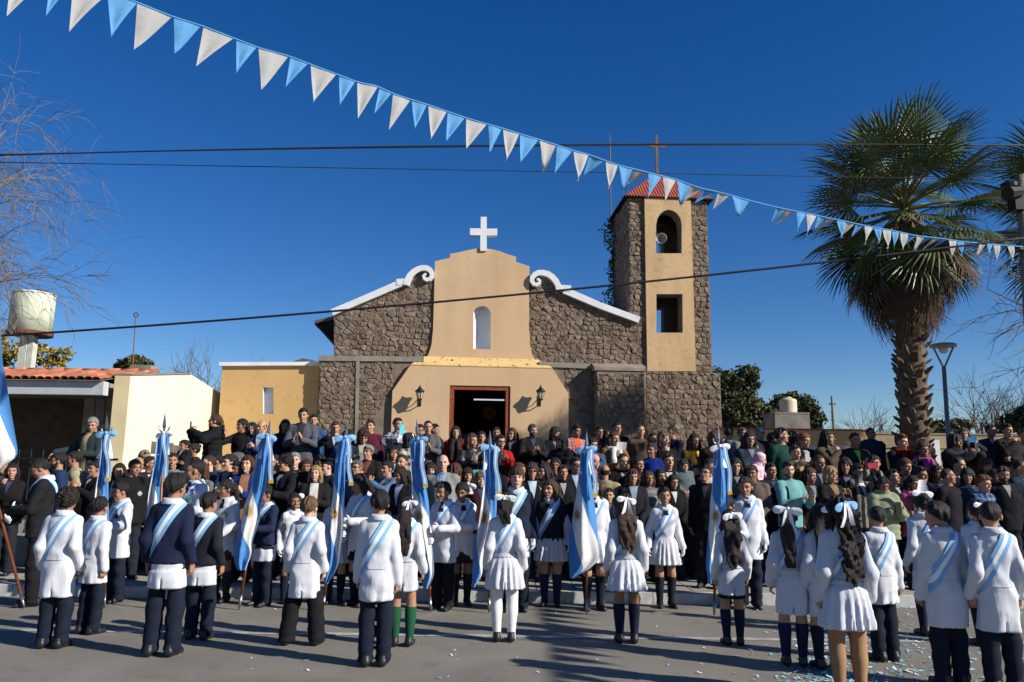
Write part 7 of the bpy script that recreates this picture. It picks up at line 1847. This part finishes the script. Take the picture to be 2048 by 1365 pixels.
# in front of the annex, lower row
C('round faced woman with chestnut hair in a grey blazer', 407, 925, 'F', 'woman', 'cross', -.25, (-.3, .1), (J, (.16, .165, .165)), ('bob', 'auburn'), 'fair', [SH((.06, .07, .10)), ('patch', 'badge', (.5, .5, .5))])
C('man with receding hair in a blue suit behind the grey blazer', 420, 909, 'M', 'man', 'down', -.7, (-.4, 0), (J, (.022, .045, .09)), ('crop', 'brown'), 'fair', [SH((.5, .6, .7))])
C('young man with shaved neck looking along the street', 437, 907, 'M', 'man', 'down', -1.1, (-.3, 0), (J, (.05, .09, .14)), ('crop', 'black'), 'olive', dy=.3)
C('smiling man in dark jersey with striped collar', 461, 908, 'M', 'man', 'clap', -.4, (-.4, 0), (SW, (.07, .065, .07)), ('short', 'dark'), 'fair', [SH((.3, .26, .26))], dy=-.1)
C('grey haired man in glasses behind the striped collar', 478, 904, 'M', 'man', 'down', -.6, (-.4, 0), (J, dk), ('short', 'dgrey'), 'olive', [('glasses', False)], dy=.45)
C('woman with wavy brown hair in a royal blue cardigan clapping', 497, 910, 'F', 'woman', 'clap', .0, (-.1, 0), (J, (.012, .028, .15)), ('wavy', 'brown'), 'fair', [OP((.30, .14, .075))])
C('ruddy bald man between the blue cardigan and the slanting flag', 518, 906, 'M', 'man', 'down', .2, (.2, 0), (J, dk), ('ring', 'dark'), 'tan', dy=.2)
C('man with short beard looking out behind the slanting flag', 551, 908, 'M', 'man', 'down', -.5, (-.2, 0), (J, (.25, .23, .2)), ('crop', 'dark'), 'olive', dy=.3)
C('big man with thick black hair in a long black coat clapping', 573, 908, 'F', 'man', 'clap', -.6, (-.35, .05), (L_, (.014, .014, .015)), ('curly', 'black'), 'tan', dy=.15)
C('grey haired man in black clapping behind the big black coat', 590, 904, 'M', 'man', 'claphi', .1, (.1, 0), (J, (.016, .016, .018)), ('short', 'grey'), 'fair', dy=.2)
C('blond woman in black blazer and pale blouse clapping', 632, 930, 'F', 'woman', 'clap', .15, (-.1, 0), (J, (.015, .015, .018)), ('long', 'blond'), 'fair', [OP((.5, .5, .48))])
C('police officer in dark uniform and peaked cap with yellow band', 656, 917, 'M', 'man', 'down', -.7, (-.3, 0), (J, (.012, .018, .028)), ('crop', 'dark'), 'fair', [('cap', 'officer', cloth((.014, .017, .024), 'cap_cloth')), ('patch', 'badge', (.4, .28, .06))], dy=-.05)
_o = [o for o in bpy.data.objects if o.get('label', '').startswith('police officer')][0]
_cb = Field((-.7, -.8, .0), (.7, .8, .8), .05); _cb.rings([.33, .40], [.43, .44], [.49, .50], [.03, .03], 0); _V, _Q = _cb.nets(); link("cap_band", np_mesh("cap_band", _V, _Q), _o, cloth((.55, .36, .04)), [c for c in _o.children if c.name.startswith("cap")][0].matrix_local.copy())
C('stooping photographer in a navy coat before the stone wall corner', 672, 842, 'B', 'man', 'phone', .1, (.1, .1), (J, nv), ('short', 'brown'), 'tan', dy=.0, ph=('black camera phone at the face of the stooping photographer',))
C('dark haired woman in blue bending beside the photographer', 694, 856, 'A', 'woman', 'down', .3, (.2, .5), (J, (.022, .035, .085)), ('bob', 'black'), 'olive', dy=.3)
C('curly haired woman in a teal vest reading her phone by the stone wall', 727, 846, 'A', 'woman', 'phonelow', .15, (.1, .45), (J, (.025, .045, .052)), ('curly', 'brown'), 'tan', [SH((.35, .33, .25))], ph=('pale phone of the curly haired woman by the stone wall', mat('grey_phone', (.25, .26, .27), .3, .05)), dy=.35)
C('smiling man in a maroon sweater against the stone wall', 742, 839, 'B', 'man', 'down', .1, (-.2, 0), (SW, (.105, .014, .028)), ('short', 'black'), 'tan', dy=.2)
C('boy in a silver and navy shiny jacket filming with a light blue phone', 795, 835, 'B', 'man', 'phone', .35, (.4, 0), (J, striped((.02, .025, .06), (.42, .44, .48), 6, 2, 0, 'shiny_patchwork')), ('short', 'black'), 'tan', ph=('light blue phone held up in front of the yellow porch', mat('sky_blue_phone', (.10, .55, .80), .3, .05)), dy=-.3)
C('woman in a checked cream coat with her back half turned', 818, 866, 'A', 'woman', 'fold', .9, (.5, 0), (J, striped((.42, .36, .26), (.04, .04, .04), 9, 2, 0, 'check_coat')), ('bob', 'black'), 'tan', dy=.0)
C('woman with black hair smiling upward below the shiny jacket', 786, 892, 'A', 'woman', 'clap', .2, (.3, -.1), (J, (.025, .018, .016)), ('long', 'black'), 'tan', dy=-.2, base=.33)
C('silver haired man in black clapping below the maroon sweater', 738, 889, 'A', 'man', 'clap', -.15, (-.2, 0), (J, (.018, .016, .016)), ('short', 'grey'), 'tan', [SH((.2, .05, .04))], dy=-.25, base=.33)
C('grey haired man with glasses behind the golden sun flag', 716, 919, 'M', 'man', 'down', -.3, (-.3, 0), (J, (.10, .17, .30)), ('short', 'dgrey'), 'tan', [('glasses', False)])
C('young man in a suit stretching both arms out to film', 776, 921, 'M', 'man', 'phone', -.8, (0, 0), (J, (.10, .17, .30)), ('short', 'black'), 'tan', ph=('black phone held sideways by the young man in the suit', None, True), dy=-.3)
C('man with neat dark hair next to the filming suit', 806, 908, 'M', 'man', 'down', -.2, (-.2, 0), (J, bk), ('crop', 'dark'), 'tan', dy=.2)
C('long haired teacher in a dark blazer looking down by the sun flag', 806, 931, 'F', 'woman', 'fold', -.5, (-.4, .3), (J, (.016, .017, .022)), ('longer', 'dark'), 'olive', [SH((.45, .5, .62))], dy=-.3)
# on the terrace in front of the door
C('woman in glasses behind the spear tip by the church porch', 840, 848, 'B', 'woman', 'down', .1, (.1, 0), (J, dk), ('bun', 'dark'), 'tan', [('glasses', False)], dy=.2)
C('man in a grey denim jacket with folded hands before the porch', 856, 840, 'B', 'man', 'clap', .1, (.1, .1), (J, (.12, .12, .115)), ('crop', 'black'), 'tan', [SH((.035, .038, .02))], dy=-.2)
C('dark haired man half hidden behind the grey denim jacket', 868, 847, 'B', 'man', 'down', .8, (.5, 0), (J, (.016, .024, .05)), ('short', 'black'), 'olive', dy=.3)
C('woman with long hair in a red top at the edge of the church door', 911, 852, 'B', 'woman', 'fold', .05, (.1, 0), (SW, (.25, .012, .010)), ('longer', 'dark'), 'tan', [('scarf', (.02, .02, .022), True)], dy=-.25)
C('laughing woman in black leather clapping below the church door', 943, 866, 'A', 'woman', 'claphi', .3, (.4, -.05), (J, mat('black_leather_jacket', (.014, .014, .015), .4, .2, 8, spec=.5)), ('wavy', 'brown'), 'tan', dy=.2)
C('smiling woman in a pale top inside the church door', 963, 862, 'B', 'woman', 'down', .1, (.1, 0), (SW, (.42, .38, .34)), ('tail', 'dark'), 'tan', dy=.1)
C('dim figure standing in the dark church doorway', 993, 857, 'B', 'man', 'down', 0, (0, 0), (J, dk), ('short', 'black'), 'olive', dy=.9)
C('woman in glasses with red sleeves clapping below the door', 1000, 869, 'A', 'woman', 'claphi', .2, (.2, 0), (J, (.42, .014, .012)), ('short', 'dark'), 'tan', [('glasses', False), OP((.03, .028, .028))], dy=.2)
C('woman in dark glasses with straight hair by the door frame', 1025, 855, 'B', 'woman', 'down', -.3, (-.2, 0), (J, (.035, .032, .034)), ('longer', 'auburn'), 'tan', [('glasses', True)], dy=-.2)
C('woman in a turquoise patterned blouse below the smiling woman', 968, 905, 'A', 'woman', 'down', .2, (.1, .1), (SW, striped((.10, .42, .40), (.02, .10, .12), 14, 2, 0, 'turquoise_print')), ('bob', 'dark'), 'tan', dy=-.3, base=.2)
C('bearded man in a brown black jacket clapping beside the door frame', 1064, 853, 'B', 'man', 'clap', .2, (.3, .1), (J, (.022, .019, .016)), ('short', 'dgrey'), 'tan', [('beard', 'dark')], dy=-.3)
C('person filming in an orange jacket with a crimson phone', 862, 925, 'M', 'woman', 'phone', .1, (.0, 0), (P, (.40, .12, .02)), ('bob', 'dark'), 'tan', ph=('crimson phone next to the bald man in the grey suit', mat('crimson_phone', (.22, .012, .04), .4, .05), True), dy=.2)
C('woman with straight hair in a quilted orange jacket, back turned', 911, 925, 'M', 'woman', 'down', PI - .4, (0, 0), (P, (.46, .17, .035)), ('long', 'auburn'), 'tan', dy=.0)
C('bald man in a pale grey suit with striped tie and blue shirt', 886, 908, 'F', 'man', 'down', -.05, (.1, -.05), (J, (.27, .28, .265)), None, 'fair', [SH((.17, .30, .55)), ('patch', 'tie', striped((.03, .035, .06), (.5, .5, .5), 38, 2, None, 'striped_tie'))], dy=.1)
C('laughing woman with short blond hair in a wine coloured coat', 960, 942, 'F', 'woman', 'down', .2, (.1, .1), (J, (.06, .016, .02)), ('bob', 'light'), 'fair', dy=.2)
C('woman with brown hair behind the tall pale boy', 1038, 925, 'M', 'woman', 'down', .9, (.4, 0), (J, bk), ('long', 'auburn'), 'tan', dy=-.1)
C('woman in sunglasses and black cardigan beside the tall pale boy', 1064, 925, 'F', 'woman', 'fold', .1, (0, 0), (J, bk), ('bob', 'brown'), 'tan', [('glasses', True), SH((.38, .52, .58))], dy=.2)
C('woman in a white top under a black jacket raising her clapping hands', 1090, 926, 'F', 'woman', 'claphi', -.4, (-.5, 0), (J, (.014, .014, .016)), ('longer', 'dark'), 'fair', [OP((.52, .54, .55)), ('glasses', False)], dy=.45)
# between door and buttress
C('person in a black hooded coat clapping at the edge of the porch', 1108, 853, 'B', 'woman', 'clap', .3, (.5, .1), (L_, bk), ('bob', 'black'), 'olive', dy=-.2)
C('woman in a black padded jacket turned towards the door', 1124, 869, 'A', 'woman', 'clap', -.7, (-.3, 0), (P, (.016, .016, .018)), ('bob', 'black'), 'olive', dy=.0)
C('man in a pink check shirt over an orange top', 1150, 857, 'B', 'man', 'clap', .4, (.4, .1), (J, striped((.38, .20, .20), (.22, .10, .11), 16, 2, 0, 'pink_check')), ('short', 'black'), 'brown', [OP((.60, .09, .025))], dy=-.2)
C('man in a dark suit and sunglasses behind the widest flag', 1150, 913, 'M', 'man', 'down', .2, (.2, 0), (J, (.012, .012, .015)), ('short', 'black'), 'olive', [('glasses', True), SH((.3, .36, .5))])
C('woman in blue jeans jacket holding a baby wrapped in pink', 1184, 874, 'A', 'woman', 'carry', .15, (.1, .1), (J, (.05, .09, .16)), ('bun', 'dark'), 'tan', [('glasses', False)], dy=-.2, base=.5)
C('baby wrapped in a pink suit held against the jeans jacket', 1188, 905, 'A', 'tot', 'cross', .3, (.2, 0), (SW, (.62, .25, .27)), None, 'fair', [('cap', 'beanie', (.62, .28, .30))], ('trousers', (.62, .25, .27)), base=.72, dy=-.55)
C('dark haired man looking over in the shade of the buttress', 1199, 860, 'B', 'man', 'down', .1, (.1, 0), (J, (.05, .02, .05)), ('short', 'black'), 'olive', dy=.2)
C('man with thin hair and tan sweater, back to the street', 1210, 928, 'F', 'man', 'down', PI - .3, (.2, 0), (SW, (.36, .29, .17)), ('ring', 'black'), 'olive', dy=.6)
C('boy peering out behind the widest flag', 1218, 975, 'F', 'child', 'down', -.2, (0, 0), (J, nv), ('short', 'black'), 'tan', dy=.1)
C('smiling woman in a camel coat with a striped scarf and white paper', 1227, 862, 'A', 'woman', 'clap', .2, (.2, 0), (L_, (.24, .125, .05)), ('longer', 'auburn'), 'tan', [('scarf', striped((.55, .54, .48), (.05, .08, .06), 0.001, 2, None, 'cream_scarf'), True), OP(striped((.52, .52, .47), (.05, .07, .06), 10, 0, None, 'striped_shawl'))], dy=.1)
C('tall man in black behind the camel coat by the buttress', 1233, 843, 'B', 'man', 'down', .1, (.2, 0), (J, bk), ('short', 'black'), 'olive', dy=.1)
C('woman with dark hair just behind the camel coat shoulder', 1212, 858, 'B', 'woman', 'down', .2, (.1, 0), (J, (.02, .02, .03)), ('long', 'black'), 'olive', dy=.35)
C('large smiling man in a brown sweater against the rubble wall', 1280, 848, 'B', 'man', 'down', .05, (.1, 0), (SW, (.13, .078, .05)), ('crop', 'brown'), 'tan', dy=-.1)
C('boy in a royal blue football shirt looking sideways', 1304, 885, 'A', 'child', 'down', -.2, (-.5, 0), (SW, (.010, .032, .26)), ('short', 'dark'), 'brown', dy=-.2, base=.60)
C('blond woman with her hand across her mouth', 1326, 862, 'A', 'woman', 'mouth', .2, (.2, 0), (J, bk), ('bob', 'light'), 'fair', dy=.2)
C('woman with dark hair between the brown sweater and the blond woman', 1306, 866, 'B', 'woman', 'down', .1, (0, 0), (J, bk), ('short', 'black'), 'olive', dy=-.1)
C('man in a navy jacket turned away at the tower wall', 1345, 858, 'B', 'man', 'cross', -.9, (-.3, .1), (J, nv), ('crop', 'black'), 'olive', dy=-.1)
C('woman with a grey fringe and reddish hair in a dark coat', 1265, 936, 'F', 'woman', 'fold', .0, (0, .1), (J, (.016, .018, .022)), ('long', 'auburn'), 'tan', [SH((.25, .3, .36))], dy=.1)
C('woman in a ribbed grey sweater behind the long brown hair and bow', 1296, 941, 'F', 'woman', 'cross', .1, (.1, 0), (SW, striped((.17, .17, .165), (.11, .11, .11), 12, 2, None, 'ribbed_grey')), ('long', 'brown'), 'brown', dy=.3)
C('woman with very long black hair lost in shade', 1320, 937, 'M', 'woman', 'down', .0, (.2, 0), (J, (.03, .03, .035)), ('longer', 'black'), 'olive')
C('small child in a grey hoodie standing on the wall behind the lone girl', 1366, 918, 'M', 'tot', 'fold', .1, (.2, 0), (SW, (.13, .16, .18)), ('bob', 'dark'), 'tan', bottom=('trousers', (.06, .07, .07)), base=.78)
C('child in dark blue next to the grey hoodie child', 1386, 927, 'M', 'child', 'down', .3, (.3, 0), (J, (.04, .06, .09)), ('short', 'dark'), 'tan', dy=.2)
C('long haired woman in a mustard sweater holding a yellow cup', 1388, 867, 'A', 'woman', 'fold', .1, (.1, 0), (SW, (.11, .065, .010)), ('longer', 'black'), 'brown', dy=.3)
C('woman in glasses in front of the tower corner', 1428, 861, 'A', 'woman', 'down', .1, (.1, 0), (J, (.03, .014, .016)), ('bob', 'auburn'), 'tan', [('glasses', False)], dy=.2)
C('man bending his head down beside the gold edged flag', 1419, 912, 'M', 'man', 'down', -.1, (-.1, .5), (J, (.03, .035, .03)), ('crop', 'black'), 'olive', dy=.1)
C('heavy man in glasses and a black jacket gazing upward', 1411, 937, 'F', 'man', 'down', -.4, (-.2, -.2), (J, (.012, .012, .013)), ('short', 'black'), 'tan', [('glasses', False)], dy=-.2)
# in front of the low ochre wall
C('dark haired man in a pale grey jacket, turned to the tower', 1458, 863, 'B', 'man', 'down', 2.2, (.4, 0), (J, (.23, .24, .24)), ('short', 'black'), 'olive', dy=-.1)
C('man with greying hair below the ochre wall beside the denim jacket', 1483, 858, 'B', 'man', 'down', .2, (.2, 0), (J, bk), ('short', 'dgrey'), 'olive', dy=.1)
C('long haired woman in a dark denim jacket carrying a child', 1497, 861, 'A', 'woman', 'carry', .1, (.0, .1), (J, (.035, .05, .075)), ('longer', 'black'), 'olive', dy=.1)
C('toddler in a pink and white snowsuit held by the denim jacket', 1516, 898, 'A', 'tot', 'fold', .8, (.4, .2), (SW, striped((.60, .26, .36), (.72, .62, .64), 13, 2, 0, 'pink_white_print')), None, 'fair', [('cap', 'hood', striped((.60, .26, .36), (.72, .62, .64), 3, 2, 0, 'pink_hood_print'))], ('trousers', (.03, .04, .10)), base=.80, dy=-.3)
C('man in a grey flat cap and half grey jacket', 1517, 857, 'B', 'man', 'down', .4, (.3, .1), (J, (.035, .035, .036)), ('crop', 'grey'), 'tan', [('cap', 'cap', (.13, .16, .19)), ('patch', 'stripes', (.28, .28, .28))], dy=-.3)
C('dark curly haired woman in shade under the ochre band', 1545, 866, 'B', 'woman', 'down', .7, (.3, 0), (J, bk), ('curly', 'dark'), 'olive', dy=.1)
C('young man in a bottle green sweater looking up sideways', 1562, 855, 'A', 'man', 'down', .5, (.6, -.1), (SW, (.010, .058, .046)), ('short', 'black'), 'tan', dy=.25)
C('woman with a round head of black hair facing away from the sun', 1584, 862, 'B', 'woman', 'down', 2.6, (.2, 0), (J, bk), ('bob', 'black'), 'olive', dy=.0)
C('woman with bright red hair in a navy coat', 1605, 860, 'A', 'woman', 'fold', .2, (.2, .1), (J, (.015, .015, .026)), ('bun', 'red'), 'tan', dy=.25)
C('boy in a camouflage jacket filming with a silver phone', 1589, 889, 'A', 'child', 'phone', .2, (.1, 0), (J, striped((.10, .075, .04), (.30, .25, .12), 6, 2, 0, 'camouflage')), ('short', 'brown'), 'tan', ph=('silver phone of the boy in camouflage', mat('silver_phone', (.40, .42, .42), .3, .05)), dy=-.3, base=.60)
C('man in a taupe shirt looking down behind the tall white coated boy', 1505, 929, 'F', 'man', 'fold', -.3, (-.3, .1), (J, (.155, .125, .10)), ('short', 'dark'), 'brown', dy=.5)
C('bearded man in a mint green sweatshirt filming with his phone', 1576, 921, 'F', 'man', 'phonelow', .45, (-.5, .1), (SW, (.17, .40, .39)), ('short', 'brown'), 'fair', [('beard', 'light'), ('patch', 'stripes', (.01, .012, .012))], ph=('black phone held by the man in mint green',), dy=-.1)
C('woman with long reddish hair smiling behind the mint sweatshirt', 1616, 934, 'M', 'woman', 'down', .4, (.3, .1), (J, (.04, .024, .02)), ('long', 'auburn'), 'tan', dy=-.2)
C('blond woman in a black coat clapping behind the big white bow', 1659, 932, 'F', 'woman', 'claphi', .3, (.05, 0), (J, (.016, .015, .014)), ('bob', 'blond'), 'tan', [SH((.20, .13, .07))], dy=.05)
C('man in a striped dark jersey stretching a tablet overhead', 1713, 926, 'F', 'man', 'high', .2, (0, .1), (J, striped((.014, .014, .014), (.20, .19, .17), 9, 0, None, 'dark_stripes')), ('short', 'black'), 'brown', [('beard', 'black')], ph=('flat red tablet raised over the striped jersey', mat('red_tablet_case', (.30, .012, .03), .4, .05), True), dy=.45)
C('man in an olive brown jacket with a sand shoulder holding something yellow', 1653, 860, 'A', 'man', 'mouth', .5, (.4, 0), (J, (.085, .068, .045)), ('longer', 'black'), 'olive', [('patch', 'stripes', (.45, .34, .10))], dy=.15)
C('man in dark jacket with a lime green collar holding a tablet', 1707, 864, 'A', 'man', 'phonelow', .05, (.1, .1), (J, (.024, .030, .026)), ('crop', 'black'), 'olive', [('patch', 'vneck', (.26, .50, .05), 'collar')], ph=('dark tablet of the man with the lime collar',), dy=.15)
C('bald dark man in a shiny navy padded jacket by the wall end', 1740, 857, 'B', 'man', 'down', .1, (.1, 0), (P, (.035, .040, .075)), ('crop', 'black'), 'brown', dy=-.35)
C('orange haired woman in a dark coat with red scarf holding a phone', 1799, 866, 'A', 'woman', 'phonelow', .25, (.3, .1), (J, (.014, .016, .028)), ('short', 'red'), 'fair', [('scarf', (.17, .014, .009), True)], ph=('dark phone of the orange haired woman by the palm',), dy=.2)
C('woman with a big mop of curly brown hair beside the palm trunk', 1847, 864, 'B', 'woman', 'down', .2, (.2, 0), (J, bk), ('curlylong', 'brown'), 'tan', dy=-.3)
C('woman in a dark teal jacket with a pink and purple scarf', 1844, 884, 'A', 'woman', 'down', .1, (.0, .05), (J, (.022, .036, .042)), ('tail', 'brown'), 'brown', [('scarf', (.34, .06, .20), True)], dy=-.1, base=.42)
C('girl in a pale green padded jacket bent over her phone', 1763, 951, 'F', 'woman', 'phonelow', .1, (-.1, .4), (P, (.30, .34, .22)), ('bun', 'black'), 'brown', ph=('phone with a bright lens in the hands of the pale green jacket',), dy=-.2)
C('woman with dark hair gazing up behind the pale green jacket', 1785, 938, 'M', 'woman', 'down', .4, (.3, -.1), (J, bk), ('short', 'black'), 'tan', dy=-.1)
C('girl with dark wavy hair and a long rose pink scarf', 1822, 950, 'F', 'woman', 'cross', .2, (.1, .1), (J, (.30, .07, .15)), ('wavy', 'black'), 'brown', [('scarf', (.58, .17, .29), True)], dy=-.1)
C('boy in dark blue behind the rose pink scarf', 1838, 932, 'M', 'child', 'down', .2, (.2, 0), (J, (.03, .06, .12)), ('short', 'dark'), 'brown')
C('woman in a black quilted jacket with a camera at her eye', 1908, 864, 'A', 'woman', 'phone', .3, (.3, 0), (P, (.024, .028, .030)), ('bob', 'black'), 'brown', ph=('black camera raised by the woman in the quilted jacket',), dy=.15)
C('woman filming with a bright blue phone behind the quilted jacket', 1926, 855, 'B', 'woman', 'phone', -.2, (-.1, 0), (J, (.028, .028, .036)), ('long', 'auburn'), 'tan', ph=('bright blue phone beyond the street lamp', mat('blue_phone', (.05, .28, .62), .3, .05), True), dy=-.2)
C('man in a navy and white sports jacket with open mouth', 1980, 848, 'B', 'man', 'down', .0, (.0, 0), (J, (.018, .030, .085)), ('short', 'black'), 'brown', [SH((.35, .4, .5))], dy=-.3)
C('man in black resting his hand on his mouth', 2012, 847, 'B', 'man', 'mouth', .1, (.15, 0), (J, (.018, .018, .019)), ('short', 'black'), 'tan', dy=-.5)
C('grey jacketed person cut by the frame edge near the power pole', 2046, 858, 'B', 'man', 'down', -.2, (0, 0), (J, (.16, .17, .165)), ('short', 'dgrey'), 'tan', dy=-.3)
C('man in a black t-shirt with his face turned to the sun', 1895, 936, 'F', 'man', 'down', .5, (.5, -.1), (SW, (.014, .012, .018)), ('crop', 'dark'), 'olive', dy=.1)
C('woman in a dull teal jacket next to the black t-shirt', 1934, 936, 'M', 'woman', 'down', -.2, (-.2, 0), (J, (.035, .065, .075)), ('bob', 'black'), 'olive', dy=-.2)
C('red haired child in a star patterned top', 1962, 948, 'F', 'child', 'down', .2, (.2, .1), (SW, striped((.012, .025, .09), (.12, .2, .34), 13, 2, 0, 'star_print')), ('short', 'red'), 'tan', dy=.1)
C('bearded man in black towering over the red haired child', 2004, 930, 'F', 'man', 'down', -.1, (-.1, .2), (J, (.012, .013, .018)), ('short', 'black'), 'olive', [('beard', 'black')], dy=.3)
C('man in blue turned to the street at the frame edge', 2038, 918, 'M', 'man', 'down', .4, (.4, 0), (J, (.020, .035, .07)), ('crop', 'dark'), 'tan', dy=.1)
C('woman in black standing in deep shade behind the black t-shirt', 1872, 930, 'M', 'woman', 'down', .1, (.1, 0), (J, bk), ('long', 'black'), 'olive', dy=.3)
C('person in a dark red jacket behind the bearded man in black', 1988, 938, 'M', 'woman', 'down', .1, (.1, 0), (J, (.08, .015, .022)), ('long', 'dark'), 'olive', dy=.2)
C('man in dark grey filling the gap behind the taupe shirt', 1540, 925, 'M', 'man', 'down', .2, (.1, 0), (J, dk), ('short', 'black'), 'olive', dy=.2)
C('woman in black standing behind the lone short haired girl', 1345, 948, 'F', 'woman', 'fold', .1, (.1, .1), (J, bk), ('long', 'black'), 'olive', dy=.5)
C('woman in brown and black behind the tall boy with medal', 385, 932, 'M', 'woman', 'down', -.2, (-.2, 0), (J, (.03, .022, .02)), ('long', 'dark'), 'tan', dy=-.3)
C('young man in black behind the girl with the white flat bow', 478, 935, 'F', 'man', 'down', -.3, (-.2, .1), (L_, bk), ('short', 'black'), 'olive', dy=.5)
C('woman in a maroon coat behind the gloved hands of the escort', 935, 935, 'M', 'woman', 'down', .1, (.1, 0), (L_, (.04, .012, .014)), ('bob', 'dark'), 'tan', dy=-.3)
C('man in black behind the girl with the flaring white skirt', 1125, 930, 'F', 'man', 'down', .1, (.1, 0), (L_, bk), ('short', 'black'), 'olive', dy=.6)
for a_ in (('man in black leaning in behind the grey blazer', 395, 915, 'M', 'man', .3), ('woman in dark clothes behind the blond clapping woman', 614, 918, 'M', 'woman', .3), ('man in dark clothes behind the police officer', 640, 908, 'M', 'man', .5),
           ('woman in black just behind the bald man in grey', 845, 915, 'M', 'woman', .3), ('man in black behind the laughing woman in wine', 985, 915, 'M', 'man', .3), ('woman in black between the sunglasses woman and the padded jacket', 1110, 915, 'M', 'woman', .3),
           ('man in dark clothes under the camel coat', 1245, 905, 'M', 'man', .4), ('woman in black under the brown sweater', 1275, 912, 'M', 'woman', .3), ('man in black below the blond woman covering her mouth', 1335, 905, 'M', 'man', .45),
           ('woman in black behind the taupe shirt', 1470, 915, 'M', 'woman', .4), ('man in black squeezed behind the long reddish hair', 1635, 908, 'M', 'man', .5), ('woman in black under the lime collar', 1690, 915, 'M', 'woman', .5), ('man in black under the navy padded jacket', 1748, 910, 'M', 'man', .4),
           ('woman in dark clothes under the orange haired woman', 1806, 915, 'M', 'woman', .4), ('man in dark clothes under the quilted jacket with the camera', 1912, 912, 'M', 'man', .4), ('woman in dark clothes under the open mouthed man', 1968, 915, 'M', 'woman', .45)):
    C(a_[0], a_[1], a_[2], a_[3], a_[4], rng.choice(('down', 'fold', 'clap', 'cross')), rng.uniform(-.4, .5), (rng.uniform(-.3, .4), rng.uniform(0, .15)), ('jacket', rng.choice((bk, dk, nv))), (rng.choice(('short', 'crop')) if a_[4] == 'man' else rng.choice(('long', 'bob', 'tail')), rng.choice(('black', 'dark', 'brown'))), rng.choice(('olive', 'tan', 'brown')), dy=a_[5])
# things in hands
def paper_thing(name, label, p, size, yaw, tilt, m, cat):
    mb = MB(); n = 6; vs = []; fs = []
    for i in range(n + 1):
        for k in (0, 1): vs.append(((i / n - .5) * size[0], .015 * math.sin(i / n * 3.1), (k - .5) * size[1]))
    for i in range(n): a = 2 * i; fs.append((a, a + 2, a + 3, a + 1))
    mb.add(vs, fs); o = mb.build(name, m, None, True); o.location = p; o.rotation_euler = (tilt, 0, yaw); tag(o, label, cat); return o
paper_thing('paper_sheet', 'white paper held against the camel coat', at(1243, 893, 12.45), (.17, .13), .3, .35, cloth((.62, .58, .62)), 'paper')
paper_thing('paper_sheet', 'tall white card held beside the rose pink scarf', at(1841, 990, 10.55), (.12, .40), .2, .3, cloth((.70, .72, .78)), 'card')
mb = MB(); mb.lathe([(.026, 0), (.034, .09), (.030, .09), (.024, .01)], 12); o = mb.build('paper_cup', cloth((.62, .34, .02)), None, True); o.location = at(1394, 914, 12.95); tag(o, 'yellow paper cup held by the woman in mustard', 'cup')
print('HEIGHTS', [o for o in OUT if o[0].startswith('!')]); print('ROAD', [o for o in OUT if not o[0].startswith('!')])
print('TIME', time.time() - T0, 'OBJ', len(bpy.data.objects), 'TRIS unique', sum(sum(len(p.vertices) - 2 for p in m.polygons) for m in bpy.data.meshes))
